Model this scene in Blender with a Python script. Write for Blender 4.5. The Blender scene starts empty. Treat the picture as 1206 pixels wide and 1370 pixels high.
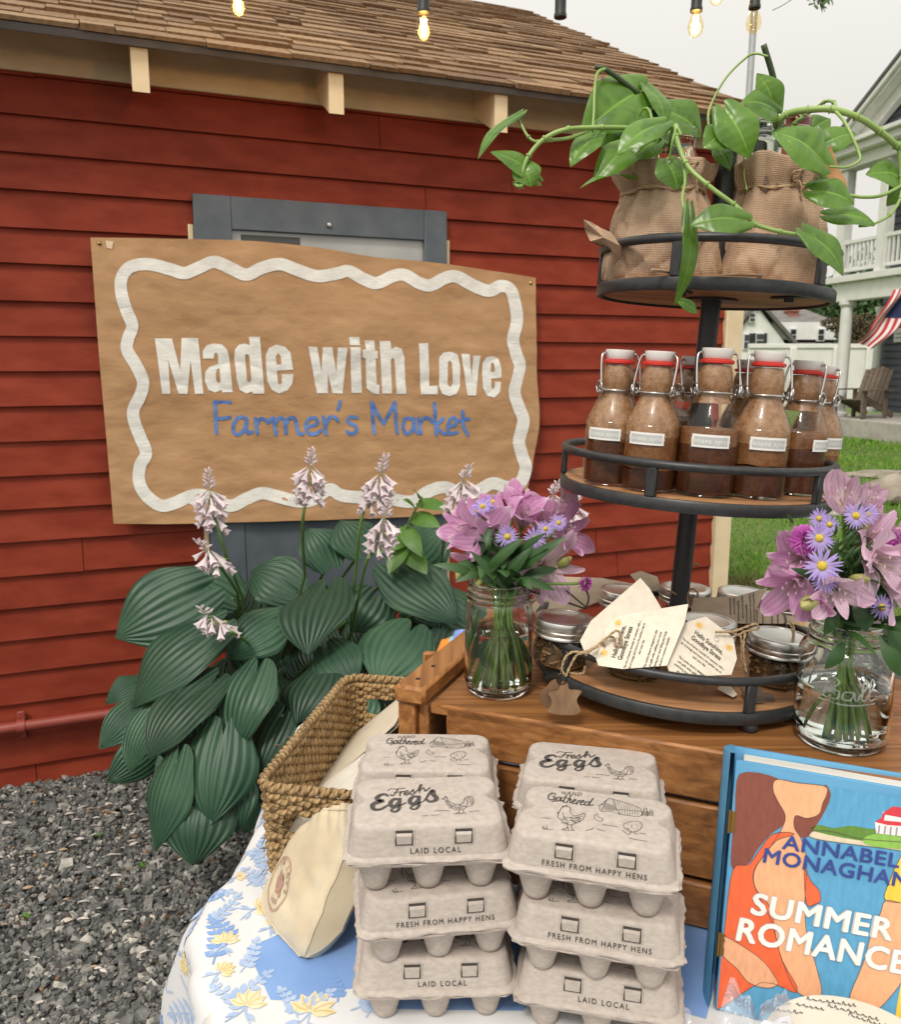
import bpy, bmesh, math, random
import numpy as np
from mathutils import Vector as V, Matrix, noise
from mathutils.geometry import tessellate_polygon
R = math.radians
PI = math.pi
S = bpy.context.scene
COL = S.collection
random.seed(11)
rng = np.random.default_rng(5)

# ---------------------------------------------------------------- camera, sky, sun, exposure
H = 1.35; TH = R(10.1); F = 1110.0; CX, CY = 603.0, 685.0
cd = bpy.data.cameras.new('camera'); cam = bpy.data.objects.new('camera', cd); COL.objects.link(cam)
cam.location = (0, 0, H); cam.rotation_euler = (R(90) - TH, 0, 0)
cd.sensor_fit = 'HORIZONTAL'; cd.sensor_width = 36; cd.lens = F / 1206 * 36
cd.clip_start = .02; cd.clip_end = 900
cd.dof.use_dof = True; cd.dof.focus_distance = .98; cd.dof.aperture_fstop = 16.0
S.camera = cam
SUN_EL, SUN_AZ = R(52), R(205)          # azimuth of the sun measured clockwise from +Y
w = bpy.data.worlds.new('World'); S.world = w; w.use_nodes = True
nt = w.node_tree; bg = nt.nodes['Background']
sky = nt.nodes.new('ShaderNodeTexSky'); sky.sky_type = 'NISHITA'; sky.sun_disc = False
sky.sun_elevation = SUN_EL; sky.sun_rotation = SUN_AZ; sky.air_density = 1.0; sky.dust_density = 6.0; sky.ozone_density = 1.0
hs = nt.nodes.new('ShaderNodeHueSaturation'); hs.inputs['Saturation'].default_value = .06
ov = nt.nodes.new('ShaderNodeMix'); ov.data_type = 'RGBA'; ov.inputs[0].default_value = .80   # overcast: an even cloud sheet over the sky
ov.inputs[7].default_value = (9.5, 9.25, 8.6, 1)
nt.links.new(sky.outputs[0], hs.inputs['Color']); nt.links.new(hs.outputs[0], ov.inputs[6])
tcw = nt.nodes.new('ShaderNodeTexCoord'); sx_ = nt.nodes.new('ShaderNodeSeparateXYZ'); mrw = nt.nodes.new('ShaderNodeMapRange'); vmw = nt.nodes.new('ShaderNodeVectorMath'); vmw.operation = 'SCALE'
mrw.inputs[1].default_value = .25; mrw.inputs[2].default_value = 1.0; mrw.inputs[3].default_value = 1.0; mrw.inputs[4].default_value = 1.75   # an overcast sky is brighter overhead
nt.links.new(tcw.outputs['Generated'], sx_.inputs[0]); nt.links.new(sx_.outputs[2], mrw.inputs[0]); nt.links.new(ov.outputs[2], vmw.inputs[0]); nt.links.new(mrw.outputs[0], vmw.inputs['Scale']); nt.links.new(vmw.outputs[0], bg.inputs[0])
bg.inputs[1].default_value = .085
sd = bpy.data.lights.new('sun', 'SUN'); sd.energy = 1.5; sd.angle = R(12); sd.color = (1, .93, .83)
so = bpy.data.objects.new('sun', sd); COL.objects.link(so)
sdir = V((math.sin(SUN_AZ) * math.cos(SUN_EL), math.cos(SUN_AZ) * math.cos(SUN_EL), math.sin(SUN_EL)))
so.rotation_euler = sdir.to_track_quat('Z', 'Y').to_euler(); so.location = sdir * 20
S.view_settings.view_transform = 'Standard'; S.view_settings.look = 'None'
S.view_settings.exposure = 0.25; S.view_settings.gamma = 1
S.cycles.use_denoising = True
S.cycles.max_bounces = 10; S.cycles.transparent_max_bounces = 24; S.cycles.transmission_bounces = 8
S.cycles.caustics_reflective = False; S.cycles.caustics_refractive = True
S.render.film_transparent = False

# ---------------------------------------------------------------- where a photo pixel lies in the world
cT, sT = math.cos(TH), math.sin(TH)
def ray(px, py):
    r, v = (px - CX) / F, (py - CY) / F
    return V((r, cT - v * sT, -sT - v * cT))
CAM = V((0, 0, H))
def P(px, py, Y):
    d = ray(px, py); return CAM + d * (Y / d.y)
def PZ(px, py, z):
    d = ray(px, py); return CAM + d * ((z - H) / d.z)
def PP(px, py, o, n):
    d = ray(px, py); return CAM + d * ((o - CAM).dot(n) / d.dot(n))

# ---------------------------------------------------------------- mesh builder
class MB:
    def __init__(s): s.v = []; s.f = []; s.t = []; s.mi = []; s.m = 0
    def add(s, vs, fs, uv=None):
        b = len(s.v); s.v += [tuple(x) for x in vs]
        s.t += uv if uv else [(0., 0.)] * len(vs)
        for f in fs: s.f.append(tuple(i + b for i in f)); s.mi.append(s.m)
    def grid(s, fn, nu, nv, cu=False, cv=False):
        vs = []; uv = []
        for j in range(nv + (0 if cv else 1)):
            for i in range(nu + (0 if cu else 1)):
                u, v = i / nu, j / nv; vs.append(fn(u, v)); uv.append((u, v))
        nx = nu + (0 if cu else 1); ny = nv + (0 if cv else 1); fs = []
        for j in range(nv):
            for i in range(nu):
                a, b, c, d = i, (i + 1) % nx if cu else i + 1, j, (j + 1) % ny if cv else j + 1
                fs.append((c * nx + a, c * nx + b, d * nx + b, d * nx + a))
        s.add(vs, fs, uv)
    def box(s, lo, hi, M=None, jit=0):
        vs = [V((x, y, z)) for z in (lo[2], hi[2]) for y in (lo[1], hi[1]) for x in (lo[0], hi[0])]
        if jit: vs = [v + V((random.uniform(-jit, jit), random.uniform(-jit, jit), random.uniform(-jit, jit))) for v in vs]
        if M: vs = [M @ v for v in vs]
        s.add(vs, [(0, 2, 3, 1), (4, 5, 7, 6), (0, 1, 5, 4), (2, 6, 7, 3), (0, 4, 6, 2), (1, 3, 7, 5)],
              [(0, 0), (1, 0), (0, 1), (1, 1)] * 2)
    def bbox(s, lo, hi, b=.002, M=None):                 # a box with chamfered edges
        c = [(lo[i] + hi[i]) / 2 for i in range(3)]; h = [(hi[i] - lo[i]) / 2 for i in range(3)]
        b = min(b, min(h) * .9); vs = []; idx = {}
        for ax in range(3):
            for sg in (-1, 1):
                for p in (-1, 1):
                    for q in (-1, 1):
                        co = [0, 0, 0]; o1, o2 = (ax + 1) % 3, (ax + 2) % 3
                        co[ax] = sg * h[ax]; co[o1] = p * (h[o1] - b); co[o2] = q * (h[o2] - b)
                        idx[(ax, sg, p, q)] = len(vs); vs.append(V(co) + V(c))
        fs = []
        for ax in range(3):
            for sg in (-1, 1):
                f = [idx[(ax, sg, p, q)] for p, q in ((-1, -1), (1, -1), (1, 1), (-1, 1))]
                fs.append(f if sg > 0 else f[::-1])
        def vid(sg, ax):
            o1, o2 = (ax + 1) % 3, (ax + 2) % 3
            return idx[(ax, sg[ax], sg[o1], sg[o2])]
        for ax in range(3):
            o1, o2 = (ax + 1) % 3, (ax + 2) % 3
            for p in (-1, 1):
                for q in (-1, 1):
                    sa = [0, 0, 0]; sb = [0, 0, 0]
                    sa[ax] = -1; sb[ax] = 1; sa[o1] = sb[o1] = p; sa[o2] = sb[o2] = q
                    f = [vid(sa, o1), vid(sb, o1), vid(sb, o2), vid(sa, o2)]
                    fs.append(f if p * q < 0 else f[::-1])
        for a in (-1, 1):
            for b_ in (-1, 1):
                for c_ in (-1, 1):
                    f = [vid([a, b_, c_], k) for k in range(3)]
                    fs.append(f if a * b_ * c_ > 0 else f[::-1])
        if M: vs = [M @ v for v in vs]
        s.add(vs, fs)
    def tube(s, pts, r, seg=8, caps=True, closed=False, flat=1.0):
        pts = [V(p) for p in pts]; n = len(pts)
        rs = r if isinstance(r, (list, tuple)) else [r] * n
        tg = []
        for i in range(n):
            a = pts[(i - 1) % n] if (closed or i > 0) else pts[i]; b = pts[(i + 1) % n] if (closed or i < n - 1) else pts[i]
            d = b - a; tg.append(d.normalized() if d.length > 1e-9 else V((0, 0, 1)))
        up = V((0, 0, 1)) if abs(tg[0].z) < .9 else V((0, 1, 0))
        x = tg[0].cross(up).normalized(); vs = []; uv = []; L = 0
        for i in range(n):
            if i: L += (pts[i] - pts[i - 1]).length
            x = (x - tg[i] * x.dot(tg[i]))
            x = x.normalized() if x.length > 1e-6 else tg[i].orthogonal().normalized()
            y = tg[i].cross(x)
            for k in range(seg):
                a = 2 * PI * k / seg
                vs.append(pts[i] + (x * math.cos(a) + y * math.sin(a) * flat) * rs[i]); uv.append((k / seg, L))
        fs = []
        for i in range(n if closed else n - 1):
            j = (i + 1) % n
            for k in range(seg):
                q = (k + 1) % seg; fs.append((i * seg + k, i * seg + q, j * seg + q, j * seg + k))
        if caps and not closed:
            fs.append(tuple(range(seg))[::-1]); fs.append(tuple((n - 1) * seg + k for k in range(seg)))
        s.add(vs, fs, uv)
    def lathe(s, prof, seg=32, M=None, wob=None, c0=True, c1=True):
        vs = []; uv = []; n = len(prof)
        for j, (r, z) in enumerate(prof):
            for k in range(seg):
                a = 2 * PI * k / seg; q = V((r * math.cos(a), r * math.sin(a), z))
                if wob: q = wob(q, a, j / (n - 1))
                vs.append(M @ q if M else q); uv.append((k / seg, j / (n - 1)))
        fs = []
        for j in range(n - 1):
            for k in range(seg):
                q = (k + 1) % seg; fs.append((j * seg + k, j * seg + q, (j + 1) * seg + q, (j + 1) * seg + k))
        if c0: fs.append(tuple(range(seg))[::-1])
        if c1: fs.append(tuple((n - 1) * seg + k for k in range(seg)))
        s.add(vs, fs, uv)
    def prism(s, poly, d, M=None):                       # 2-D outline in x,y given thickness 0..d in z
        n = len(poly); vs = [V((p[0], p[1], 0)) for p in poly] + [V((p[0], p[1], d)) for p in poly]
        ar = sum(poly[i][0] * poly[(i + 1) % n][1] - poly[(i + 1) % n][0] * poly[i][1] for i in range(n))
        tr = tessellate_polygon([[V((p[0], p[1], 0)) for p in poly]]); fs = []
        for t in tr:
            a, b, c = (poly[i] for i in t)
            cw = (b[0] - a[0]) * (c[1] - a[1]) - (b[1] - a[1]) * (c[0] - a[0]) < 0
            t = tuple(t)[::-1] if cw else tuple(t)
            fs.append(tuple(i + n for i in t)); fs.append(t[::-1])
        for i in range(n):
            j = (i + 1) % n; f = (i, j, j + n, i + n); fs.append(f if ar > 0 else f[::-1])
        s.add([M @ v for v in vs] if M else vs, fs)
    def build(s, name, mats, parent=None, smooth=40, world=True):
        me = bpy.data.meshes.new(name); me.from_pydata([tuple(v) for v in s.v], [], s.f)
        mats = mats if isinstance(mats, (list, tuple)) else [mats]
        for m in mats: me.materials.append(m)
        if len(mats) > 1: me.polygons.foreach_set('material_index', s.mi)
        uvl = me.uv_layers.new(name='UVMap')
        li = np.empty(len(me.loops), dtype=np.int32); me.loops.foreach_get('vertex_index', li)
        uvl.data.foreach_set('uv', np.array(s.t, dtype=np.float32)[li].ravel())
        me.polygons.foreach_set('use_smooth', [smooth > 0] * len(me.polygons))
        if 0 < smooth < 180:
            me.update()
            me.set_sharp_from_angle(angle=R(smooth))
        me.update()
        o = bpy.data.objects.new(name, me); COL.objects.link(o)
        if parent:
            o.parent = parent
            if world: o.matrix_parent_inverse = parent.matrix_basis.inverted()
        return o

def tag(o, label=None, cat=None, group=None, kind=None):
    if label: o['label'] = label
    if cat: o['category'] = cat
    if group: o['group'] = group
    if kind: o['kind'] = kind
    return o
def thing(name, label, cat, loc=(0, 0, 0), rz=0, group=None, rot=None):
    o = bpy.data.objects.new(name, None); COL.objects.link(o); o.empty_display_size = .05
    o.location = loc; o.rotation_euler = rot if rot else (0, 0, rz)
    return tag(o, label, cat, group)
def copy_tree(o, parent=None):
    kids = [c for c in S.objects if c.parent == o]
    c = o.copy(); COL.objects.link(c); mi = o.matrix_parent_inverse.copy()
    if parent: c.parent = parent; c.matrix_parent_inverse = mi
    for k in kids: copy_tree(k, c)
    return c
def MX(loc, rz=0, rx=0, ry=0, s=1):
    return Matrix.Translation(V(loc)) @ Matrix.Rotation(rz, 4, 'Z') @ Matrix.Rotation(ry, 4, 'Y') @ Matrix.Rotation(rx, 4, 'X') @ Matrix.Scale(s, 4)
def spl(pts, n=8, closed=False):                         # Catmull-Rom
    pts = [V(p) if len(p) == 3 else V((p[0], p[1], 0)) for p in pts]; m = len(pts); out = []
    for i in range(m if closed else m - 1):
        p1, p2 = pts[i], pts[(i + 1) % m]
        p0 = pts[(i - 1) % m] if (closed or i > 0) else p1 * 2 - p2
        p3 = pts[(i + 2) % m] if (closed or i < m - 2) else p2 * 2 - p1
        for k in range(n):
            t = k / n
            out.append(.5 * ((2 * p1) + (p2 - p0) * t + (2 * p0 - 5 * p1 + 4 * p2 - p3) * t * t + (3 * p1 - p0 - 3 * p2 + p3) * t ** 3))
    if not closed: out.append(pts[-1])
    return out

# ---------------------------------------------------------------- flat lettering, drawings and prints
class Ink:                                               # 2-D shapes laid on a surface by a mapping f(x, y, lift) -> point
    def __init__(s, f, lift=.0006): s.f = f; s.mb = MB(); s.l = lift; s.k = 0
    def _put(s, vs, fs):
        z = s.l + s.k * 2.5e-5; s.k = (s.k + 1) % 14
        pts = [s.f(v[0], v[1], z) for v in vs]
        if fs:
            a, b, c = (pts[i] for i in fs[0][:3])
            nn = (b - a).cross(c - a); ref = s.f(vs[0][0], vs[0][1], z + .01) - pts[0]
            if nn.dot(ref) < 0: fs = [tuple(f)[::-1] for f in fs]
        s.mb.add(pts, fs)
    def poly(s, pts, holes=(), maxe=None):
        loops = [pts] + list(holes); allp = [q for l in loops for q in l]
        tr = tessellate_polygon([[V((q[0], q[1], 0)) for q in l] for l in loops])
        fs = []
        for t in tr:
            a, b, c = (allp[i] for i in t)
            ar = (b[0] - a[0]) * (c[1] - a[1]) - (b[1] - a[1]) * (c[0] - a[0])
            if abs(ar) < 1e-12: continue
            fs.append(tuple(t) if ar > 0 else tuple(t)[::-1])
        if maxe:
            bm = bmesh.new(); vv = [bm.verts.new((q[0], q[1], 0)) for q in allp]
            for f in fs:
                try: bm.faces.new([vv[i] for i in f])
                except ValueError: pass
            for _ in range(5):
                e = [e for e in bm.edges if e.calc_length() > maxe]
                if not e: break
                bmesh.ops.subdivide_edges(bm, edges=e, cuts=1, use_grid_fill=False)
                bmesh.ops.triangulate(bm, faces=bm.faces[:])
            bm.verts.index_update(); allp = [v.co[:] for v in bm.verts]; fs = [tuple(v.index for v in f.verts) for f in bm.faces]; bm.free()
        s._put(allp, fs)
    def stroke(s, pts, wd, n=5, closed=False, smooth=True, taper=None):
        p = [q.xy for q in (spl(pts, n, closed) if smooth and len(pts) > 2 else [V((a[0], a[1], 0)) for a in pts])]
        m = len(p); vs = []; fs = []
        for i in range(m):
            a = p[(i - 1) % m] if (closed or i) else p[i]; b = p[(i + 1) % m] if (closed or i < m - 1) else p[i]
            d = b - a; d = d.normalized() if d.length > 1e-9 else V((1, 0)); nrm = V((-d.y, d.x))
            hw = wd / 2 * (taper(i / (m - 1)) if taper else 1)
            vs += [p[i] + nrm * hw, p[i] - nrm * hw]
        for i in range(m if closed else m - 1):
            j = (i + 1) % m; fs.append((2 * i + 1, 2 * j + 1, 2 * j, 2 * i))
        if not closed:
            for e, sg in ((0, -1), (m - 1, 1)):
                d = (p[1] - p[0]) if e == 0 else (p[-1] - p[-2])
                d = d.normalized() if d.length > 1e-9 else V((1, 0)); nrm = V((-d.y, d.x)); hw = wd / 2 * (taper(e / (m - 1)) if taper else 1)
                ids = [2 * e]
                for k in (1, 2, 3):
                    a = PI * k / 4; vs.append(p[e] + nrm * math.cos(a) * hw + d * sg * math.sin(a) * hw); ids.append(len(vs) - 1)
                ids.append(2 * e + 1); fs.append(tuple(ids) if sg < 0 else tuple(ids)[::-1])
        s._put(vs, fs)
    def disc(s, x, y, r, n=12): s._put([(x + r * math.cos(2 * PI * k / n), y + r * math.sin(2 * PI * k / n)) for k in range(n)], [tuple(range(n))])
    def text(s, body, x, y, size, off=0, sx=1, rot=0, space=1, align='CENTER', shear=0):
        vs, fs = text2d(body, 0, space, align, shear); c, q = math.cos(rot), math.sin(rot)
        for k in range(7 if off else 1):                 # weight: the same word laid a few times, each shifted a hair and a hair higher
            ox, oy = (off * .8 * math.cos(k * PI / 3), off * .8 * math.sin(k * PI / 3)) if k < 6 and off else (0, 0)
            s._put([(x + ((a + ox) * sx * c - (b + oy) * q) * size, y + ((a + ox) * sx * q + (b + oy) * c) * size) for a, b in vs], fs)
    def build(s, name, m, parent, world=True): return s.mb.build(name, m, parent, smooth=0, world=world)
_tc = {}
def text2d(body, off=0, space=1, align='CENTER', shear=0):
    k = (body, off, space, align, shear)
    if k in _tc: return _tc[k]
    c = bpy.data.curves.new('lettering', 'FONT'); c.body = body; c.offset = off; c.space_character = space; c.align_x = align; c.shear = shear
    c.resolution_u = 3; c.dimensions = '2D'; c.fill_mode = 'BOTH'
    o = bpy.data.objects.new('lettering', c); COL.objects.link(o)
    dg = bpy.context.evaluated_depsgraph_get(); me = o.evaluated_get(dg).to_mesh()
    vs = [(v.co.x, v.co.y) for v in me.vertices]; fs = [tuple(p.vertices) for p in me.polygons]
    o.evaluated_get(dg).to_mesh_clear(); bpy.data.objects.remove(o); bpy.data.curves.remove(c)
    _tc[k] = (vs, fs); return _tc[k]
def invquad(q):                                          # pixel quad (00,10,11,01) -> unit square
    a, b, c, d = [V(p) for p in q]
    def g(x, y):
        u = v = .5
        for _ in range(8):
            p = a * (1 - u) * (1 - v) + b * u * (1 - v) + c * u * v + d * (1 - u) * v
            e = V((x, y)) - p; du = (b - a) * (1 - v) + (c - d) * v; dv = (d - a) * (1 - u) + (c - b) * u
            det = du.x * dv.y - du.y * dv.x
            u += (e.x * dv.y - e.y * dv.x) / det; v += (du.x * e.y - du.y * e.x) / det
        return u, v
    return g

# ---------------------------------------------------------------- materials
def nodes(name):
    m = bpy.data.materials.new(name); m.use_nodes = True; t = m.node_tree
    return m, t, t.nodes['Principled BSDF']
def nn(t, typ, **k):
    n = t.nodes.new(typ)
    for a, b in k.items():
        if a.startswith('i_'): n.inputs[int(a[2:]) if a[2:].isdigit() else a[2:].replace('_', ' ')].default_value = b
        else: setattr(n, a, b)
    return n
def ramp(t, stops, fac):
    r = t.nodes.new('ShaderNodeValToRGB'); e = r.color_ramp.elements
    while len(e) < len(stops): e.new(.5)
    for i, (p, c) in enumerate(stops): e[i].position = p; e[i].color = (*c, 1)
    t.links.new(fac, r.inputs[0]); return r.outputs[0]
def mat(name, c, c2=None, rough=.6, sc=20, bump=0, bs=None, st=(1, 1, 1), metal=0, spec=.5, det=5, bd=.002, coord='Object', lo=.35, hi=.65, island=0, sheen=0, sub=0, coat=0, r2=None, transl=0):
    m, t, b = nodes(name); L = t.links.new
    b.inputs['Roughness'].default_value = rough; b.inputs['Metallic'].default_value = metal; b.inputs['Specular IOR Level'].default_value = spec
    if sheen: b.inputs['Sheen Weight'].default_value = sheen
    if coat: b.inputs['Coat Weight'].default_value = coat
    if sub: b.inputs['Subsurface Weight'].default_value = sub; b.inputs['Subsurface Radius'].default_value = (.01, .006, .004); b.inputs['Subsurface Scale'].default_value = .5
    tc = nn(t, 'ShaderNodeTexCoord'); mp = nn(t, 'ShaderNodeMapping'); mp.inputs['Scale'].default_value = st
    L(tc.outputs[coord], mp.inputs[0]); out = None
    if c2:
        n = nn(t, 'ShaderNodeTexNoise'); n.inputs['Scale'].default_value = sc; n.inputs['Detail'].default_value = det
        L(mp.outputs[0], n.inputs['Vector']); out = ramp(t, [(lo, c), (hi, c2)], n.outputs[0])
        if r2 is not None:
            mr = nn(t, 'ShaderNodeMapRange'); mr.inputs[1].default_value = lo; mr.inputs[2].default_value = hi; mr.inputs[3].default_value = rough; mr.inputs[4].default_value = r2
            L(n.outputs[0], mr.inputs[0]); L(mr.outputs[0], b.inputs['Roughness'])
    if island:
        g = nn(t, 'ShaderNodeNewGeometry'); hsv = nn(t, 'ShaderNodeHueSaturation'); mr = nn(t, 'ShaderNodeMapRange')
        mr.inputs[3].default_value = 1 - island; mr.inputs[4].default_value = 1 + island
        L(g.outputs['Random Per Island'], mr.inputs[0]); L(mr.outputs[0], hsv.inputs['Value'])
        if out: L(out, hsv.inputs['Color'])
        else: hsv.inputs['Color'].default_value = (*c, 1)
        out = hsv.outputs[0]
    if out: L(out, b.inputs['Base Color'])
    else: b.inputs['Base Color'].default_value = (*c, 1)
    if bump:
        n2 = nn(t, 'ShaderNodeTexNoise'); n2.inputs['Scale'].default_value = bs or sc; n2.inputs['Detail'].default_value = 6
        L(mp.outputs[0], n2.inputs['Vector']); bp = nn(t, 'ShaderNodeBump'); bp.inputs['Strength'].default_value = bump; bp.inputs['Distance'].default_value = bd
        L(n2.outputs[0], bp.inputs['Height']); L(bp.outputs[0], b.inputs['Normal'])
    if transl:
        tr = nn(t, 'ShaderNodeBsdfTranslucent'); mx = nn(t, 'ShaderNodeMixShader'); mx.inputs[0].default_value = transl
        if out: L(out, tr.inputs[0])
        else: tr.inputs[0].default_value = (*c, 1)
        L(b.outputs[0], mx.inputs[1]); L(tr.outputs[0], mx.inputs[2]); L(mx.outputs[0], t.nodes['Material Output'].inputs[0])
    return m
def glassy(name, tint=(.93, .96, .94), edge=.5, rough=.03, power=1.45):
    m, t, b = nodes(name); t.nodes.remove(b); L = t.links.new
    tr = nn(t, 'ShaderNodeBsdfTransparent'); tr.inputs[0].default_value = (*tint, 1)
    gl = nn(t, 'ShaderNodeBsdfGlossy'); gl.inputs['Roughness'].default_value = rough; gl.inputs[0].default_value = (.95, .97, .96, 1)
    lw = nn(t, 'ShaderNodeLayerWeight'); lw.inputs[0].default_value = .5
    p5 = nn(t, 'ShaderNodeMath', operation='POWER'); p5.inputs[1].default_value = 5 - 1.6 * (power - 1.4); L(lw.outputs['Facing'], p5.inputs[0])
    fr = nn(t, 'ShaderNodeMath', operation='MULTIPLY_ADD'); fr.inputs[1].default_value = edge; fr.inputs[2].default_value = .03 + .04 * (power - 1.3); L(p5.outputs[0], fr.inputs[0])
    mx = nn(t, 'ShaderNodeMixShader'); L(fr.outputs[0], mx.inputs[0]); L(tr.outputs[0], mx.inputs[1]); L(gl.outputs[0], mx.inputs[2])
    L(mx.outputs[0], t.nodes['Material Output'].inputs[0]); return m
def realglass(name, col=(.97, .99, .97), ior=1.45, rough=0):
    m, t, b = nodes(name); b.inputs['Base Color'].default_value = (*col, 1); b.inputs['Transmission Weight'].default_value = 1
    b.inputs['IOR'].default_value = ior; b.inputs['Roughness'].default_value = rough; return m
def woodmat(name, c1, c2, c3, st=(1.5, 30, 30), rough=.55, sc=3, knots=True):
    m, t, b = nodes(name); L = t.links.new; b.inputs['Roughness'].default_value = rough
    tc = nn(t, 'ShaderNodeTexCoord'); mp = nn(t, 'ShaderNodeMapping'); mp.inputs['Scale'].default_value = st
    g = nn(t, 'ShaderNodeNewGeometry'); cm = nn(t, 'ShaderNodeVectorMath', operation='SCALE'); cm.inputs[0].default_value = (1.3, 7.1, 3.7); 
    L(g.outputs['Random Per Island'], cm.inputs['Scale']); ad = nn(t, 'ShaderNodeVectorMath', operation='ADD')
    L(tc.outputs['Object'], ad.inputs[0]); L(cm.outputs[0], ad.inputs[1]); L(ad.outputs[0], mp.inputs[0])
    n = nn(t, 'ShaderNodeTexNoise'); n.inputs['Scale'].default_value = sc; n.inputs['Detail'].default_value = 8; n.inputs['Distortion'].default_value = .6
    L(mp.outputs[0], n.inputs['Vector'])
    n3 = nn(t, 'ShaderNodeTexNoise'); n3.inputs['Scale'].default_value = 5; n3.inputs['Detail'].default_value = 4; L(ad.outputs[0], n3.inputs['Vector'])
    add = nn(t, 'ShaderNodeMath', operation='MULTIPLY_ADD'); add.inputs[1].default_value = .35; L(n3.outputs[0], add.inputs[0]); L(n.outputs[0], add.inputs[2])
    col = ramp(t, [(.5, c1), (.68, c2), (.85, c3)], add.outputs[0])
    hsv = nn(t, 'ShaderNodeHueSaturation'); mr = nn(t, 'ShaderNodeMapRange'); mr.inputs[3].default_value = .78; mr.inputs[4].default_value = 1.2
    L(g.outputs['Random Per Island'], mr.inputs[0]); L(mr.outputs[0], hsv.inputs['Value']); L(col, hsv.inputs['Color']); L(hsv.outputs[0], b.inputs['Base Color'])
    bp = nn(t, 'ShaderNodeBump'); bp.inputs['Strength'].default_value = .5; bp.inputs['Distance'].default_value = .0015; L(n.outputs[0], bp.inputs['Height']); L(bp.outputs[0], b.inputs['Normal'])
    return m
def wavebump(name, c, c2, freq_uv, rough=.6, strength=.5, dist=.002, direction='X', coord='UV', sc2=40, spec=.4, transl=0, extra=None, st=None, mottle=8, wc=.35, vr=.2):
    m, t, b = nodes(name); L = t.links.new; b.inputs['Roughness'].default_value = rough; b.inputs['Specular IOR Level'].default_value = spec
    tc = nn(t, 'ShaderNodeTexCoord'); wv = nn(t, 'ShaderNodeTexWave', wave_type='BANDS', bands_direction=direction, wave_profile='SIN')
    wv.inputs['Scale'].default_value = freq_uv; wv.inputs['Distortion'].default_value = .4; wv.inputs['Detail'].default_value = 1
    mp = nn(t, 'ShaderNodeMapping'); mp.inputs['Scale'].default_value = st or (1, 1, 1); L(tc.outputs[coord], mp.inputs[0]); L(mp.outputs[0], wv.inputs[0])
    n = nn(t, 'ShaderNodeTexNoise'); n.inputs['Scale'].default_value = mottle; n.inputs['Detail'].default_value = 5; L(tc.outputs['Object'], n.inputs['Vector'])
    ma = nn(t, 'ShaderNodeMath', operation='MULTIPLY_ADD'); ma.inputs[1].default_value = wc; L(wv.outputs['Fac'], ma.inputs[0]); L(n.outputs[0], ma.inputs[2])
    col = ramp(t, [(.38, c), (.95, c2)], ma.outputs[0])
    g = nn(t, 'ShaderNodeNewGeometry'); hsv = nn(t, 'ShaderNodeHueSaturation'); mr = nn(t, 'ShaderNodeMapRange'); mr.inputs[3].default_value = 1 - vr; mr.inputs[4].default_value = 1 + vr
    L(g.outputs['Random Per Island'], mr.inputs[0]); L(mr.outputs[0], hsv.inputs['Value']); L(col, hsv.inputs['Color']); col = hsv.outputs[0]
    L(col, b.inputs['Base Color'])
    bp = nn(t, 'ShaderNodeBump'); bp.inputs['Strength'].default_value = strength; bp.inputs['Distance'].default_value = dist; L(wv.outputs['Fac'], bp.inputs['Height'])
    L(bp.outputs[0], b.inputs['Normal'])
    if transl:
        tr = nn(t, 'ShaderNodeBsdfTranslucent'); mx = nn(t, 'ShaderNodeMixShader'); mx.inputs[0].default_value = transl
        L(col, tr.inputs[0]); L(b.outputs[0], mx.inputs[1]); L(tr.outputs[0], mx.inputs[2]); L(mx.outputs[0], t.nodes['Material Output'].inputs[0])
    return m
def emit(name, c, s):
    m, t, b = nodes(name); b.inputs['Base Color'].default_value = (*c, 1); b.inputs['Emission Color'].default_value = (*c, 1); b.inputs['Emission Strength'].default_value = s; return m

M_red = mat('red_paint', (.205, .030, .0145), (.275, .046, .023), rough=.55, spec=.14, sc=5, bump=.22, bs=30, st=(.35, 4, 4), island=.07, bd=.0015)
M_cream = mat('cream_paint', (.72, .58, .36), (.78, .64, .42), rough=.5, sc=14, bump=.15, bs=50)
M_bargrey = mat('slate_grey_paint', (.085, .105, .125), (.115, .135, .155), rough=.45, sc=12, bump=.3, bs=50)
M_drip = mat('drip_edge_metal', (.13, .12, .115), (.17, .155, .15), rough=.5, sc=15)
M_black = mat('black_powder_coat', (.022, .023, .024), (.034, .035, .036), rough=.42, sc=120, bump=.12, bs=400, bd=.0004)
M_white = mat('white_paint', (.78, .77, .73), (.84, .83, .80), rough=.55, sc=30)
M_print = mat('dark_print', (.045, .040, .038), (.085, .075, .07), rough=.8, sc=300)
M_steel = mat('bright_steel', (.55, .54, .52), rough=.22, metal=1)
M_zinc = mat('zinc_lid', (.62, .60, .57), (.72, .70, .66), rough=.3, metal=1, sc=40)
M_glass = glassy('clear_glass')
def lf_hosta(v): return max(.01, math.sin(PI * min(1, .19 + .81 * v)) ** .82 * (1.06 - .16 * v) * (1 - .25 * v ** 8))
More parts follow.
